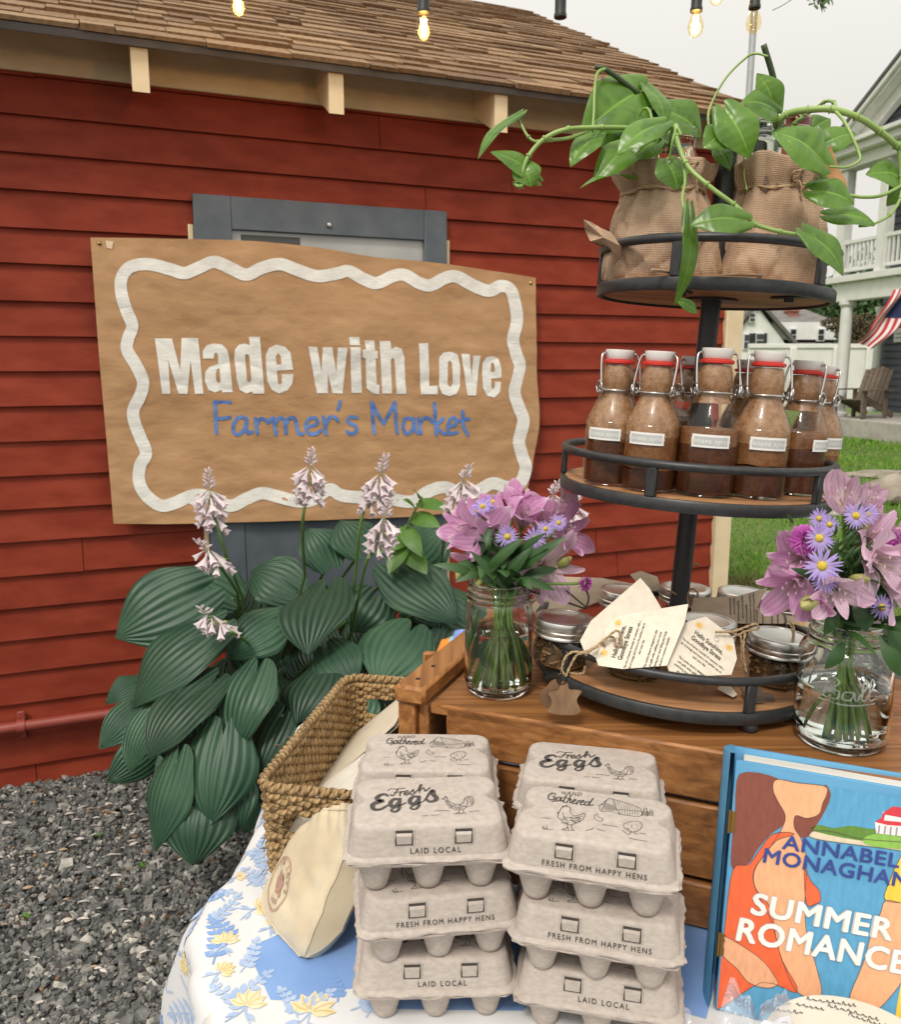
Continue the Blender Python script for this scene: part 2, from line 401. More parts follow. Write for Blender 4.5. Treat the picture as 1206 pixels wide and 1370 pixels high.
def leaf(mb, B, T, W, up, bend=.08, cup=.12, lobe=.24, nu=12, nv=10, prof=lf_hosta, fold=0., wav=.0, twist=0., sd=0):
    a = T - B; L = a.length; a = a / L; side = a.cross(up); side = side.normalized() if side.length > 1e-6 else a.orthogonal().normalized()
    n = side.cross(a)
    if twist: side = Matrix.Rotation(twist, 3, a) @ side; n = Matrix.Rotation(twist, 3, a) @ n
    def fn(u, v):
        q = 2 * u - 1; v = min(v, .999); w_ = prof(v); x = W * .5 * q * w_ * (1.0)
        y = L * (v - lobe * (1 - math.exp(-9 * abs(q))) * math.sqrt(max(0, 1 - q * q)) * (1 - v) ** 3.4)
        z = L * bend * math.sin(PI * v) - L * bend * .3 * v * v - cup * W * q * q * w_ + fold * W * abs(q) * w_
        if wav: z += wav * W * math.sin(v * 9 + q * 2 + sd) * abs(q) ** 2
        z += .02 * W * noise.noise(V((q * 1.5 + sd, v * 2, sd * 1.7)))
        return B + a * y + side * x + n * z
    mb.grid(fn, nu, nv)
# ================================================================ ground, gravel, lawn
def stones_np(xy, size, flat, seedv, z0=0):
    r = np.random.default_rng(seedv); n = len(xy)
    base = np.array([[-1,-1,-1],[1,-1,-1],[1,1,-1],[-1,1,-1],[-.72,-.72,1],[.72,-.72,1],[.72,.72,1],[-.72,.72,1]], float)
    v = base[None] * (1 + r.uniform(-.42, .42, (n, 8, 3)))
    v[:, :, 2] *= flat * r.uniform(.5, 1.3, (n, 1)); v[:, :, 0] *= r.uniform(.7, 1.7, (n, 1))
    v *= (size * r.uniform(.45, 1.35, (n, 1)))[:, :, None] if np.ndim(size) == 0 else (size[:, None, None])
    a = r.uniform(0, 2 * PI, n); t = r.normal(0, .38, n); u = r.normal(0, .38, n)
    c, s = np.cos(t)[:, None], np.sin(t)[:, None]; y = v[:, :, 1] * c - v[:, :, 2] * s; z = v[:, :, 1] * s + v[:, :, 2] * c; v[:, :, 1], v[:, :, 2] = y, z
    c, s = np.cos(u)[:, None], np.sin(u)[:, None]; x = v[:, :, 0] * c - v[:, :, 2] * s; z = v[:, :, 0] * s + v[:, :, 2] * c; v[:, :, 0], v[:, :, 2] = x, z
    c, s = np.cos(a)[:, None], np.sin(a)[:, None]; x = v[:, :, 0] * c - v[:, :, 1] * s; y = v[:, :, 0] * s + v[:, :, 1] * c; v[:, :, 0], v[:, :, 1] = x, y
    v[:, :, 0] += xy[:, 0:1]; v[:, :, 1] += xy[:, 1:2]; v[:, :, 2] += z0 + r.uniform(.000, .010, (n, 1))
    q = np.array([[0,3,2,1],[4,5,6,7],[0,1,5,4],[1,2,6,5],[2,3,7,6],[3,0,4,7]])
    f = (q[None] + (np.arange(n) * 8)[:, None, None]).reshape(-1, 4)
    return v.reshape(-1, 3), f
def npmesh(name, v, f, m, smooth=False):
    me = bpy.data.meshes.new(name); me.from_pydata(v.tolist(), [], f.tolist()); me.materials.append(m)
    me.polygons.foreach_set('use_smooth', [smooth] * len(me.polygons)); me.update()
    o = bpy.data.objects.new(name, me); COL.objects.link(o); return o
def island_ramp(name, stops, rough=.8, var=.12, interp='CONSTANT', sc=60):
    m, t, b = nodes(name); L = t.links.new; b.inputs['Roughness'].default_value = rough; b.inputs['Specular IOR Level'].default_value = .3
    g = nn(t, 'ShaderNodeNewGeometry'); c = ramp(t, stops, g.outputs['Random Per Island']); t.nodes[-1]
    for x in t.nodes:
        if x.type == 'VALTORGB': x.color_ramp.interpolation = interp
    tc = nn(t, 'ShaderNodeTexCoord'); n = nn(t, 'ShaderNodeTexNoise'); n.inputs['Scale'].default_value = sc; n.inputs['Detail'].default_value = 6; L(tc.outputs['Object'], n.inputs['Vector'])
    mr = nn(t, 'ShaderNodeMapRange'); mr.inputs[1].default_value = .3; mr.inputs[2].default_value = .7; mr.inputs[3].default_value = 1 - var; mr.inputs[4].default_value = 1 + var
    h = nn(t, 'ShaderNodeHueSaturation'); L(n.outputs[0], mr.inputs[0]); L(mr.outputs[0], h.inputs['Value']); L(c, h.inputs['Color']); L(h.outputs[0], b.inputs['Base Color'])
    bp = nn(t, 'ShaderNodeBump'); bp.inputs['Strength'].default_value = .4; bp.inputs['Distance'].default_value = .001; L(n.outputs[0], bp.inputs['Height']); L(bp.outputs[0], b.inputs['Normal'])
    return m
M_gravbase = mat('packed_grit', (.045, .045, .045), (.11, .105, .10), rough=.9, sc=90, bump=1, bs=140, bd=.006)
M_stone = island_ramp('crushed_stone', [(0, (.095, .098, .094)), (.2, (.14, .143, .136)), (.42, (.19, .188, .175)), (.62, (.11, .11, .105)), (.74, (.26, .25, .23)), (.88, (.36, .345, .31)), (.92, (.12, .085, .06)), (.945, (.42, .40, .36)), (.985, (.55, .50, .43))], rough=.85, var=.3)
g = MB(); g.box((-60, -30, -.3), (60, 4.1, -.006)); tag(g.build('ground', M_gravbase, None, 0), kind='structure')
n = 24000; xy = np.stack([rng.uniform(-2.05, .25, n), rng.uniform(.95, 2.72, n)], 1)
vv, ff = stones_np(xy, .0076, .62, 3, -.004)
xy2 = np.stack([rng.uniform(-3.2, 2.6, 5000), rng.uniform(-.6, 3.6, 5000)], 1); xy2 = xy2[~((xy2[:, 0] > -2.0) & (xy2[:, 0] < .2) & (xy2[:, 1] > 1.0) & (xy2[:, 1] < 2.7))]
n3 = 16000; xy3 = np.stack([rng.uniform(-2.05, .25, n3), rng.uniform(.95, 2.72, n3)], 1); v3, f3 = stones_np(xy3, .0036, .7, 12, .006)
xy4 = np.stack([rng.uniform(-2.05, .1, 900), rng.uniform(.95, 2.6, 900)], 1); v4, f4 = stones_np(xy4, .0125, .6, 17, .001)
v2, f2 = stones_np(xy2, .013, .6, 8, -.004)
tag(npmesh('gravel', np.concatenate([vv, v2, v3, v4]), np.concatenate([ff, f2 + len(vv), f3 + len(vv) + len(v2), f4 + len(vv) + len(v2) + len(v3)]), M_stone), kind='stuff')
# fallen pale petals and wood chips on the gravel
M_chip = island_ramp('dry_chip', [(0, (.55, .50, .44)), (.4, (.62, .56, .52)), (.7, (.42, .30, .19)), (.9, (.35, .16, .07))], rough=.8)
ch = MB()
for i in range(110):
    if i % 3: px, py = random.gauss(110, 90), random.gauss(1095, 40)
    else: px, py = random.uniform(-20, 270), random.uniform(1050, 1370)
    p = PZ(px, py, .014); L = random.uniform(.005, .016); a = random.uniform(-.6, .9); wd = L * random.uniform(.22, .5)
    leaf(ch, p - V((L, 0, 0)), p + V((L * math.cos(a), L * math.sin(a), random.uniform(-.004, .006))), wd * 2, V((random.uniform(-.4, .4), random.uniform(-.4, .4), 1)), .15, .2, 0, 3, 4, lambda v: math.sin(PI * (.1 + .88 * v)))
tag(ch.build('litter', M_chip, None), kind='stuff')

M_soil = mat('lawn_soil', (.065, .12, .018), (.11, .16, .03), rough=.9, sc=3, bump=.6, bs=30, bd=.02)
M_grass = island_ramp('grass_blade', [(0, (.085, .20, .016)), (.35, (.115, .27, .022)), (.7, (.15, .33, .032)), (.94, (.28, .31, .07))], rough=.6, interp='LINEAR')
g = MB(); g.grid(lambda u, v: V((-90 + 180 * u, 4.1 + 500 * v ** 3, -.004 + .02 * math.sin(u * 90) * min(1, v * 30))), 60, 30)
tag(g.build('lawn', M_soil, None, 60), kind='structure')
def blades(n, xr, yr, hgt, wid, sd, pw=1):
    r = np.random.default_rng(sd); x = r.uniform(xr[0], xr[1], n); y = yr[0] + (yr[1] - yr[0]) * r.uniform(0, 1, n) ** pw
    a = r.uniform(0, 2 * PI, n); h = hgt * r.uniform(.5, 1.3, n) * (1 + .5 * np.sin(x * 1.7 + y)); ln = r.uniform(.2, 1.0, n) * h; la = r.uniform(0, 2 * PI, n); w = wid * (.5 + y / 8)
    p0 = np.stack([x - w * np.cos(a), y - w * np.sin(a), np.zeros(n)], 1); p1 = np.stack([x + w * np.cos(a), y + w * np.sin(a), np.zeros(n)], 1)
    mx, my = x + ln * np.cos(la) * .35, y + ln * np.sin(la) * .35
    p2 = np.stack([mx + w * .7 * np.cos(a), my + w * .7 * np.sin(a), h * .65], 1); p3 = np.stack([mx - w * .7 * np.cos(a), my - w * .7 * np.sin(a), h * .65], 1)
    p4 = np.stack([x + ln * np.cos(la), y + ln * np.sin(la), h], 1)
    v = np.stack([p0, p1, p2, p3, p4], 1).reshape(-1, 3); b = np.arange(n)[:, None] * 5
    return v, np.concatenate([b + np.array([[0, 1, 2, 3]])], 0), np.concatenate([b + np.array([[3, 2, 4]])], 0)
vs, fs = [], []; off = 0
for args in ((26000, (1.1, 4.6), (4.1, 7.2), .045, .0028, 1, 1.0), (30000, (1.8, 9.5), (7, 16.5), .05, .0034, 2, 1.0), (9000, (-6, 1.3), (4.2, 10), .05, .004, 4, 1)):
    v, q, t3 = blades(*args); vs.append(v); fs += (q + off).tolist() + (t3 + off).tolist(); off += len(v)
me = bpy.data.meshes.new('grass'); me.from_pydata(np.concatenate(vs).tolist(), [], fs); me.materials.append(M_grass); me.update()
o = bpy.data.objects.new('grass', me); COL.objects.link(o); tag(o, kind='stuff')
# dry weedy strip beside the barn corner
v, q, t3 = blades(2600, (1.25, 2.0), (4.15, 4.9), .09, .0022, 9)
M_dry = island_ramp('dry_grass_blade', [(0, (.16, .15, .05)), (.5, (.11, .14, .03)), (.8, (.24, .19, .08))], rough=.7, interp='LINEAR')
me = bpy.data.meshes.new('dry_grass'); me.from_pydata(v.tolist(), [], q.tolist() + t3.tolist()); me.materials.append(M_dry); me.update()
o = bpy.data.objects.new('dry_grass', me); COL.objects.link(o); tag(o, kind='stuff')

# ================================================================ red barn
BO = V((-1.457, 2.485, 0)); BU = V((.9298, .3681, 0)); BN = V((.3681, -.9298, 0)); BA = math.atan2(BU.y, BU.x)
def PW(px, py, out=0): return PP(px, py, BO + BN * out, BN)
def WL(p): d = p - BO; return V((d.dot(BU), -d.dot(BN), p.z))       # world -> wall coordinates (along, inward, up)
def wl(px, py, out=0): return WL(PW(px, py, out))
BM = Matrix.Translation(BO) @ Matrix.Rotation(BA, 4, 'Z')
barn = thing('red_barn', 'red clapboard barn with brown shingle roof and cream rafter tails', 'barn', BO, BA)
ZW = wl(0, 93).z; PIT = .53
OUT = .20
ZE = PP(0, 38, BO + BN * OUT, BN).z; _e = WL(PP(0, 38, BO + BN * OUT, BN)); ZW2 = ZE + PIT * OUT
SEND = wl(951, 700).x; S0 = -2.6
# clapboards
sd_ = MB(); exp = .1045; zz = -.03; k = 0
joints = random.Random(4)
while zz < ZW - .005:
    z1 = min(zz + exp + .012, ZW + .02); xs = [S0]; x = S0
    while True:
        x += joints.uniform(1.1, 2.6)
        if x > SEND - .3: break
        xs.append(x)
    xs.append(SEND)
    for i in range(len(xs) - 1):
        x0, x1 = xs[i] + .0012, xs[i + 1] - .0012
        ns = max(2, int((x1 - x0) / .16)); dz0 = joints.uniform(-.0015, .0015)
        def fn(u, v, x0=x0, x1=x1, zz=zz, z1=z1, k=k):
            x = x0 + (x1 - x0) * u; w_ = .0022 * noise.noise(V((x * 2.3, k * 3.1, 0)))
            if v < .2: return V((x, -.004, zz + w_ + dz0))
            if v < .5: return V((x, -.0185, zz + w_ + dz0))
            if v < .8: return V((x, -.0181 , zz + .004 + w_))
            return V((x, -.0035, z1))
        b0_ = len(sd_.v); cols = [0, .3, .6, 1.0]
        sd_.grid(lambda u, v: BM @ fn(u, v), ns, 3)
    zz += exp; k += 1
sd_.build('siding', M_red, barn, 30)
bk = MB(); bk.box((S0, .0, -.1), (SEND + .02, 3.4, ZW2 - .01), BM); bk.build('wall', M_red, barn, 0)
gb = MB()                                                # gable end above the far wall
hw = 1.9
gb.prism([(0, ZW2), (2 * hw, ZW2), (hw, ZW2 + hw * PIT)], .03, BM @ Matrix.Translation((SEND - .02, .0, 0)) @ Matrix(((0, 0, 1, 0), (1, 0, 0, 0), (0, 1, 0, 0), (0, 0, 0, 1))))
gb.build('gable', M_red, barn, 0)
cb = MB(); x0 = SEND + .001; x1 = wl(979, 700, .03).x
cb.bbox((x0, -.032, -.02), (x1, .0, ZW - .002), .003, BM); cb.bbox((x1 - .028, -.0, -.02), (x1, .12, ZW), .003, BM); cb.build('corner_board', M_cream, barn)
fb_ = MB(); fb_.bbox((S0, -.024, ZW - .004), (x1, -.0, ZW2 + .004), .003, BM); fb_.build('frieze_board', mat('cream_frieze', (.60, .46, .27), (.68, .54, .33), rough=.6, sc=6, st=(.3, 6, 6), bump=.2), barn)
# roof deck, rafter tails, drip edge, shingles
SR = WL(PP(1045, 163, BO + BN * OUT, BN)).x
def RF(s, up, h=0):                                      # point on the roof: along, up-slope from the eave, height above the deck
    c = 1 / math.sqrt(1 + PIT * PIT); return V((s, -OUT + up * c - h * PIT * c, ZE + up * c * PIT + h * c))
RM = BM @ Matrix.Translation((0, -OUT, ZE)) @ Matrix.Rotation(math.atan(PIT), 4, 'X')
rl = 2.25 * math.sqrt(1 + PIT * PIT) 
dk = MB(); dk.box((S0 - .3, 0, .0), (SR - .01, rl, .018), RM)
M_sof = mat('cream_soffit_board', (.62, .49, .30), (.70, .56, .36), rough=.6, sc=6, st=(.3, 6, 6), bump=.2)
dk.build('roof_deck', M_sof, barn, 0)
for px in (-170, 188, 450, 672, 905):
    s = WL(PP(px, 100, BO + BN * OUT, BN)).x
    rt = MB(); hh = .118
    prof = [(-OUT + .004, ZE - hh), (-OUT + .004, ZE - .002), (0, ZW2 - .004), (0, ZW2 - hh - .004)]
    rt.prism([(p_[0], p_[1]) for p_ in prof], .046, BM @ Matrix.Translation((s - .023, 0, 0)) @ Matrix(((0, 0, 1, 0), (1, 0, 0, 0), (0, 1, 0, 0), (0, 0, 0, 1)))); rt.build('rafter_tail', M_cream, barn, 20)
dr = MB(); dr.bbox((S0 - .3, -.010, .000), (SR, -.001, .022), .002, RM); dr.box((SR - .009, 0, -.03), (SR + .012, rl, .024), RM); dr.build('drip_edge', M_drip, barn)
M_shin = island_ramp('cedar_brown_shingle', [(0, (.14, .080, .040)), (.3, (.215, .13, .068)), (.55, (.275, .172, .092)), (.8, (.18, .108, .056)), (1, (.32, .21, .118))], rough=.85, var=.28, interp='LINEAR', sc=70)
sh = MB(); row = 0; up = -.022; sr = random.Random(9)
while up < rl - .05:
    x = S0 - .3 + sr.uniform(-.25, 0)
    while x < SR + .02:
        wd = sr.choice((.09, .13, .16, .20, .24)); xa, xb = max(x, S0 - .3), min(x + wd - .003, SR + .024)
        if xb - xa > .03:
            j = sr.uniform(-.016, .010); th = sr.uniform(.008, .017); sk = sr.uniform(-.004, .004)
            vsx = [V((xa, up + j, .019 + .008)), V((xb, up + j + sk, .019 + .008)), V((xb, up + .2, .0195)), V((xa, up + .2, .0195)),
                   V((xa, up + j, .027 + th)), V((xb, up + j + sk, .027 + th)), V((xb, up + .2, .026)), V((xa, up + .2, .026))]
            if row == 0:
                for q in vsx[:2]: q.z = .025
            sh.add([RM @ q for q in vsx], [(0, 3, 2, 1), (4, 5, 6, 7), (0, 1, 5, 4), (1, 2, 6, 5), (2, 3, 7, 6), (3, 0, 4, 7)])
        x += wd
    up += .098; row += 1
sh.build('roof', M_shin, barn, 0)
rp = MB(); rp.box((S0 - .3, rl - .05, -.02), (SR, rl + 2.5, .02), BM @ Matrix.Translation((0, -OUT, ZE)) @ Matrix.Rotation(math.atan(PIT), 4, 'X')) if False else None
# grey window, its glass and its lower panel
win = MB(); A = wl(257, 258, .03); Bq = wl(597, 285, .03); C = wl(350, 800, .03)
wx0, wx1, wz1 = A.x, Bq.x, (A.z + Bq.z) / 2; wz0 = C.z - .05
GX0, GX1, GZ1 = wl(309, 305, .02).x, wl(566, 335, .02).x, wl(309, 308, .02).z
GZ0 = wl(350, 690, .02).z
wn = MB()
wn.bbox((wx0, -.04, wz0), (GX0, -.018, wz1), .002, BM); wn.bbox((GX1, -.04, wz0), (wx1, -.018, wz1), .002, BM)
wn.bbox((GX0, -.037, GZ1), (GX1, -.018, wz1), .002, BM); wn.bbox((GX0, -.037, wz0), (GX1, -.018, GZ0), .002, BM)
wf = wn.build('window', M_bargrey, barn)
kb = MB(); q = wl(441, 301, .045); kb.lathe([(.008, 0), (.009, .004), (.006, .008), (0.001, .009)], 12, BM @ Matrix.Translation((q.x, -.037, q.z)) @ Matrix.Rotation(R(90), 4, 'X')); kb.build('knob', M_zinc, wf)
gp = MB(); gp.box((GX0 - .004, -.022, GZ0), (GX1 + .004, -.019, GZ1), BM)
M_pane = mat('window_glass', (.30, .31, .30), (.52, .53, .51), rough=.12, sc=2, spec=.8); gp.build('pane', M_pane, wf, 0)
ptn = MB(); ptn.box((GX0 + .03, -.0245, GZ1 - .035), (GX0 + .22, -.0222, GZ1 - .012), BM); ptn.build('shade', mat('dark_blind', (.07, .075, .075)), wf, 0)
tr = MB(); tr.bbox((wx0 - .017, -.022, wz0), (wx0 - .001, -.0, wl(250, 300, .02).z), .002, BM); tr.build('casing', M_cream, wf); tr = MB(); tr.bbox((wx1 + .001, -.022, wz0), (wx1 + .017, -.0, wl(605, 322, .02).z), .002, BM); tr.build('casing', M_cream, wf)
# painted pipe along the foot of the wall
pp = MB(); q0 = wl(-260, 1005, .05); q1 = wl(330, 935, .05); zp = wl(60, 967, .05).z
pp.tube([BM @ V((S0, -.05, zp)), BM @ V((q1.x + .3, -.05, zp))], .0175, 14)
M_pipe = mat('red_painted_pipe', (.26, .05, .035), (.30, .06, .042), rough=.35, sc=12, bump=.15)
pipe = pp.build('drain_pipe', M_pipe, barn, 40)
cl = MB(); xx = wl(28, 968, .05).x
cl.tube([BM @ V((xx - .012, -.05, zp)), BM @ V((xx + .012, -.05, zp))], .0225, 14); cl.bbox((xx - .011, -.03, zp - .05), (xx + .011, -.018, zp + .04), .002, BM); cl.build('pipe_clamp', M_pipe, pipe)

# ================================================================ paper banner
def bwave(p):                                            # how far the paper stands off the wall, metres
    s, z = p.x, p.z
    return .058 + .012 * noise.noise(V((s * 2.2, z * 2.2, 1))) + .0085 * noise.noise(V((s * 6, z * 5 + s * 2, 4))) + .0065 * abs(noise.noise(V((s * 9 + z * 5, z * 14, 7)))) - .0024 * abs(noise.noise(V((s * 18 - z * 9, z * 17, 3))))
def bpt(px, py, lift=0):
    p = wl(px, py, .050); return BM @ V((p.x, -(bwave(p) + lift), p.z))
top = spl([(121, 318), (180, 319), (250, 321), (330, 323), (420, 331), (500, 344), (580, 352), (650, 362), (716, 372)], 8)
bot = spl([(152, 700), (230, 700), (320, 698), (420, 695), (520, 692), (600, 685), (660, 668), (705, 655)], 8)
lef = spl([(121, 318), (127, 400), (133, 480), (140, 560), (147, 640), (152, 700)], 8)
rig = spl([(716, 372), (716, 430), (718, 500), (721, 560), (712, 620), (705, 655)], 8)
def samp(c, t):
    f = t * (len(c) - 1); i = min(int(f), len(c) - 2); return c[i].lerp(c[i + 1], f - i)
def coons(u, v):
    a = samp(top, u) * (1 - v) + samp(bot, u) * v; b = samp(lef, v) * (1 - u) + samp(rig, v) * u
    c = (top[0] * (1 - u) + top[-1] * u) * (1 - v) + (bot[0] * (1 - u) + bot[-1] * u) * v
    return a + b - c
bn = thing('paper_banner', 'brown kraft paper banner pinned to the red wall, white and blue lettering', 'banner', BM @ V((.9, -.03, .9)), BA)
M_kraft = mat('kraft_paper', (.44, .25, .118), (.50, .295, .148), rough=.6, sc=7, bump=.42, bs=10, bd=.014, spec=.35, st=(1, 1, 2))
pb = MB(); pb.grid(lambda u, v: bpt(*coons(u, v).xy), 110, 70); pb.grid(lambda u, v: bpt(*coons(1 - u, v).xy, -.0006), 40, 30); pb.build('paper', M_kraft, bn, 180)
M_wpaint = mat('white_poster_paint', (.74, .72, .66), (.86, .85, .80), rough=.7, sc=30, st=(1, 1, 6), bump=.3, bs=60)
M_bpaint = mat('blue_poster_paint', (.075, .17, .46), (.13, .26, .58), rough=.7, sc=40)
zc = lambda pts: [(100 + x / 1.884, 240 + y / 1.884) for x, y in pts]
fa = lambda pts: [(200 + x / 5.025, 440 + y / 5.025) for x, y in pts]
fb = lambda pts: [(400 + x / 4.159, 440 + y / 4.159) for x, y in pts]
ik = Ink(bpt, .0017)
ik.stroke(zc([(118,290),(118,250),(140,222),(185,215),(240,228),(275,238),(310,225),(350,210),(390,225),(430,242),(470,225),(515,215),(560,230),(610,245),(660,238),(690,232),(725,250),(760,262),(800,245),(830,242),(865,262),(895,268),(930,250),(960,247),(1000,268),(1040,282),(1070,270),(1095,280),(1108,320),(1112,360),(1102,400),(1110,440),(1120,470),(1112,505),(1105,535),(1115,570),(1128,605),(1122,640),(1118,665),(1128,700),(1135,730),(1120,765),(1090,775),(1050,765),(1010,785),(970,790),(930,775),(890,785),(850,810),(800,805),(760,795),(720,800),(670,795),(640,780),(600,805),(560,810),(510,798),(470,790),(430,805),(390,822),(340,800),(300,795),(250,815),(215,820),(180,795),(162,760),(165,720),(180,690),(165,650),(150,610),(148,580),(165,545),(172,510),(155,470),(132,430),(135,400),(145,370),(130,330)]), 16.5, 6, True)
ik.build('border', M_wpaint, bn)
ik = Ink(bpt, .0017)
for outer, hole in (
    (fa([(35,65),(150,65),(205,275),(215,62),(328,62),(362,437),(305,437),(275,215),(255,437),(195,437),(125,210),(140,437),(85,437)]), None),
    (fa([(360,200),(358,150),(385,110),(430,98),(485,105),(520,140),(535,190),(560,425),(490,427),(485,410),(440,428),(395,410),(372,350),(375,290),(405,255),(462,235),(462,185),(450,160),(438,165),(432,200)]), fa([(470,265),(478,355),(465,368),(450,350),(445,300),(455,270)])),
    (fa([(665,55),(740,55),(772,435),(692,435),(690,420),(650,435),(605,410),(585,340),(568,190),(572,140),(600,108),(640,100),(672,112)]), fa([(640,180),(650,170),(668,180),(683,345),(672,362),(655,350)])),
    (fa([(778,180),(800,130),(850,107),(905,120),(945,160),(962,275),(855,282),(862,360),(875,378),(888,360),(888,305),(965,305),(958,370),(925,415),(870,435),(820,410),(790,350),(782,260)]), fa([(852,240),(848,185),(862,165),(880,185),(884,240)])),
    (fb([(48,98),(98,102),(122,240),(128,103),(180,104),(205,240),(210,106),(262,106),(242,360),(185,358),(158,250),(160,358),(98,358)]), None),
    (fb([(272,47),(330,47),(332,93),(276,92)]), None), (fb([(278,103),(335,103),(348,357),(290,357)]), None),
    (fb([(362,66),(416,66),(420,122),(434,124),(436,165),(422,166),(430,310),(444,312),(444,364),(405,358),(372,330),(365,166),(347,160),(345,118),(364,116)]), None),
    (fb([(445,68),(505,68),(512,115),(535,100),(570,112),(584,160),(595,362),(540,362),(530,175),(520,160),(508,175),(515,360),(460,360)]), None),
    (fb([(662,82),(714,80),(724,318),(768,316),(766,364),(676,364)]), None),
    (fb([(775,160),(800,132),(840,128),(878,142),(890,200),(890,320),(870,362),(830,375),(792,362),(775,320)]), fb([(822,190),(832,175),(845,190),(850,305),(838,325),(822,310)])),
    (fb([(898,138),(942,142),(955,270),(962,150),(1002,150),(978,370),(930,370)]), None),
    (fb([(1015,190),(1035,158),(1070,152),(1102,165),(1118,215),(1120,272),(1062,278),(1065,325),(1072,338),(1082,325),(1082,295),(1116,295),(1112,350),(1080,382),(1040,372),(1018,330),(1012,250)]), fb([(1060,240),(1062,195),(1070,185),(1080,200),(1082,238)]))):
    ik.poly(outer, [hole] if hole else (), 4.5)
ik.build('large_lettering', M_wpaint, bn)
ik = Ink(bpt, .0017)
for st_ in ([(440,490),(444,600),(450,700)], [(432,496),(490,493),(542,495)], [(445,602),(490,602),(540,595)],
    [(650,600),(600,595),(565,640),(565,690),(600,710),(640,670),(655,600),(650,660),(660,700),(688,690)], [(712,600),(718,650),(725,705)], [(718,650),(745,605),(780,612),(800,632),(820,600)],
    [(835,600),(842,650),(850,712)], [(842,645),(870,600),(905,608),(912,650),(917,702)], [(914,645),(940,600),(975,602),(985,640),(1000,700),(1028,705)],
    [(1055,660),(1120,640),(1115,600),(1070,605),(1050,650),(1065,700),(1110,705),(1150,682)]): ik.stroke(fa(st_), 4.6)
for st_ in ([(132,488),(140,530),(150,585)], [(145,530),(170,490),(200,495),(215,512)], [(228,405),(222,430),(215,448)], [(320,495),(285,490),(272,520),(310,537),(318,565),(290,585),(265,570)],
    [(403,408),(410,500),(418,580)], [(405,410),(440,480),(470,530)], [(470,530),(500,470),(530,408)], [(530,408),(537,500),(545,580)],
    [(630,500),(590,500),(578,545),(595,582),(630,560),(640,502)], [(638,500),(645,565),(668,580)], [(663,498),(670,540),(676,582)], [(670,535),(695,495),(725,500),(742,522)],
    [(752,413),(757,500),(762,587)], [(800,498),(765,542),(800,580),(822,582)], [(828,545),(868,530),(862,495),(835,505),(825,550),(840,582),(878,575)], [(905,458),(910,540),(935,588)], [(885,510),(912,505),(942,500)]): ik.stroke(fb(st_), 4.6)
ik.build('small_lettering', M_bpaint, bn)
for px, py in ((133, 326), (709, 379)):
    q = bpt(px, py, .001); tk = MB(); tk.lathe([(.0055, 0), (.006, .002), (.0035, .005), (.0005, .006)], 12, Matrix.Translation(q) @ Matrix.Rotation(BA, 4, 'Z') @ Matrix.Rotation(R(90), 4, 'X')); tk.build('tack', mat('brass_tack', (.5, .33, .12), rough=.3, metal=1), bn)
tp = Ink(bpt, .0022); tp.poly([(141, 322), (152, 324), (150, 334), (143, 332)]); tp.build('tape', mat('pale_tape', (.70, .52, .36), rough=.3), bn)

# ================================================================ leaves
M_hosta = wavebump('hosta_leaf', (.016, .056, .030), (.052, .112, .060), 2.9, rough=.44, strength=.6, dist=.0038, direction='X', spec=.42, mottle=9, wc=.14, vr=.34, transl=.08)
M_stem = mat('green_stem', (.09, .17, .04), (.14, .24, .07), rough=.5, sc=30)
ho = thing('hosta_plant', 'large dark green hosta with ribbed heart leaves and pale lilac flower spikes', 'plant', PZ(330, 1040, 0))
crown = PZ(338, 1018, 0) + V((0, 0, .02)); hf = MB(); hp = MB()
HL = [((268,792),(140,860),112,2.25,2.15),((285,845),(160,958),100,2.12,2.0),((436,792),(408,886),112,2.2,2.02),((372,830),(296,886),80,2.18,2.1),((548,846),(500,925),112,2.15,1.98),((528,765),(622,840),92,2.35,2.22),
 ((428,902),(392,976),100,2.05,1.93),((440,872),(478,930),78,2.1,2.0),((343,902),(310,1014),96,2.0,1.88),((280,918),(184,1026),96,2.0,1.85),((298,985),(278,1118),112,1.9,1.78),((236,1020),(203,1152),84,1.86,1.78),
 ((268,1068),(256,1168),108,1.84,1.75),((378,958),(342,1046),84,1.98,1.88),((440,752),(410,700),70,2.5,2.55),((350,790),(392,752),62,2.42,2.48),((186,915),(136,944),44,2.15,2.1),((205,955),(168,1042),62,2.0,1.92),
 ((392,790),(330,758),80,2.4,2.45),((485,735),(452,690),78,2.55,2.6),((560,740),(600,700),76,2.6,2.6),((310,1040),(318,1122),70,1.88,1.82),((420,840),(440,800),60,2.3,2.3),((560,900),(548,960),84,2.1,2.05),((480,930),(462,985),84,2.05,1.98),
 ((310,800),(255,770),80,2.4,2.4),((600,800),(652,850),84,2.35,2.3),((330,850),(372,900),80,2.25,2.2),((250,880),(212,930),80,2.15,2.1),((350,940),(362,1010),80,2.05,2.0),((240,960),(228,1030),76,2.02,1.95),((500,800),(470,850),90,2.35,2.3),((600,850),(590,905),80,2.25,2.2)]
for i, (b, t, wpx, yb, yt) in enumerate(HL):
    B, T = P(*b, yb), P(*t, yt); W = wpx / F * yb * 1.02; T = B.lerp(T, .90)
    up = (V((0, -.75, .75)) + V((random.uniform(-.55, .55), 0, random.uniform(-.3, .4)))).normalized()
    leaf(hf, B, T, W, up, bend=random.uniform(.06, .16), cup=random.uniform(-.02, .14), lobe=.26, nu=26, nv=16, wav=.03, sd=i * 1.37)
    mid = crown.lerp(B, .6) + V((0, .05, .05)); hp.tube(spl([crown + V((random.uniform(-.04, .04), random.uniform(-.04, .04), 0)), mid, B], 6), .0045, 6)
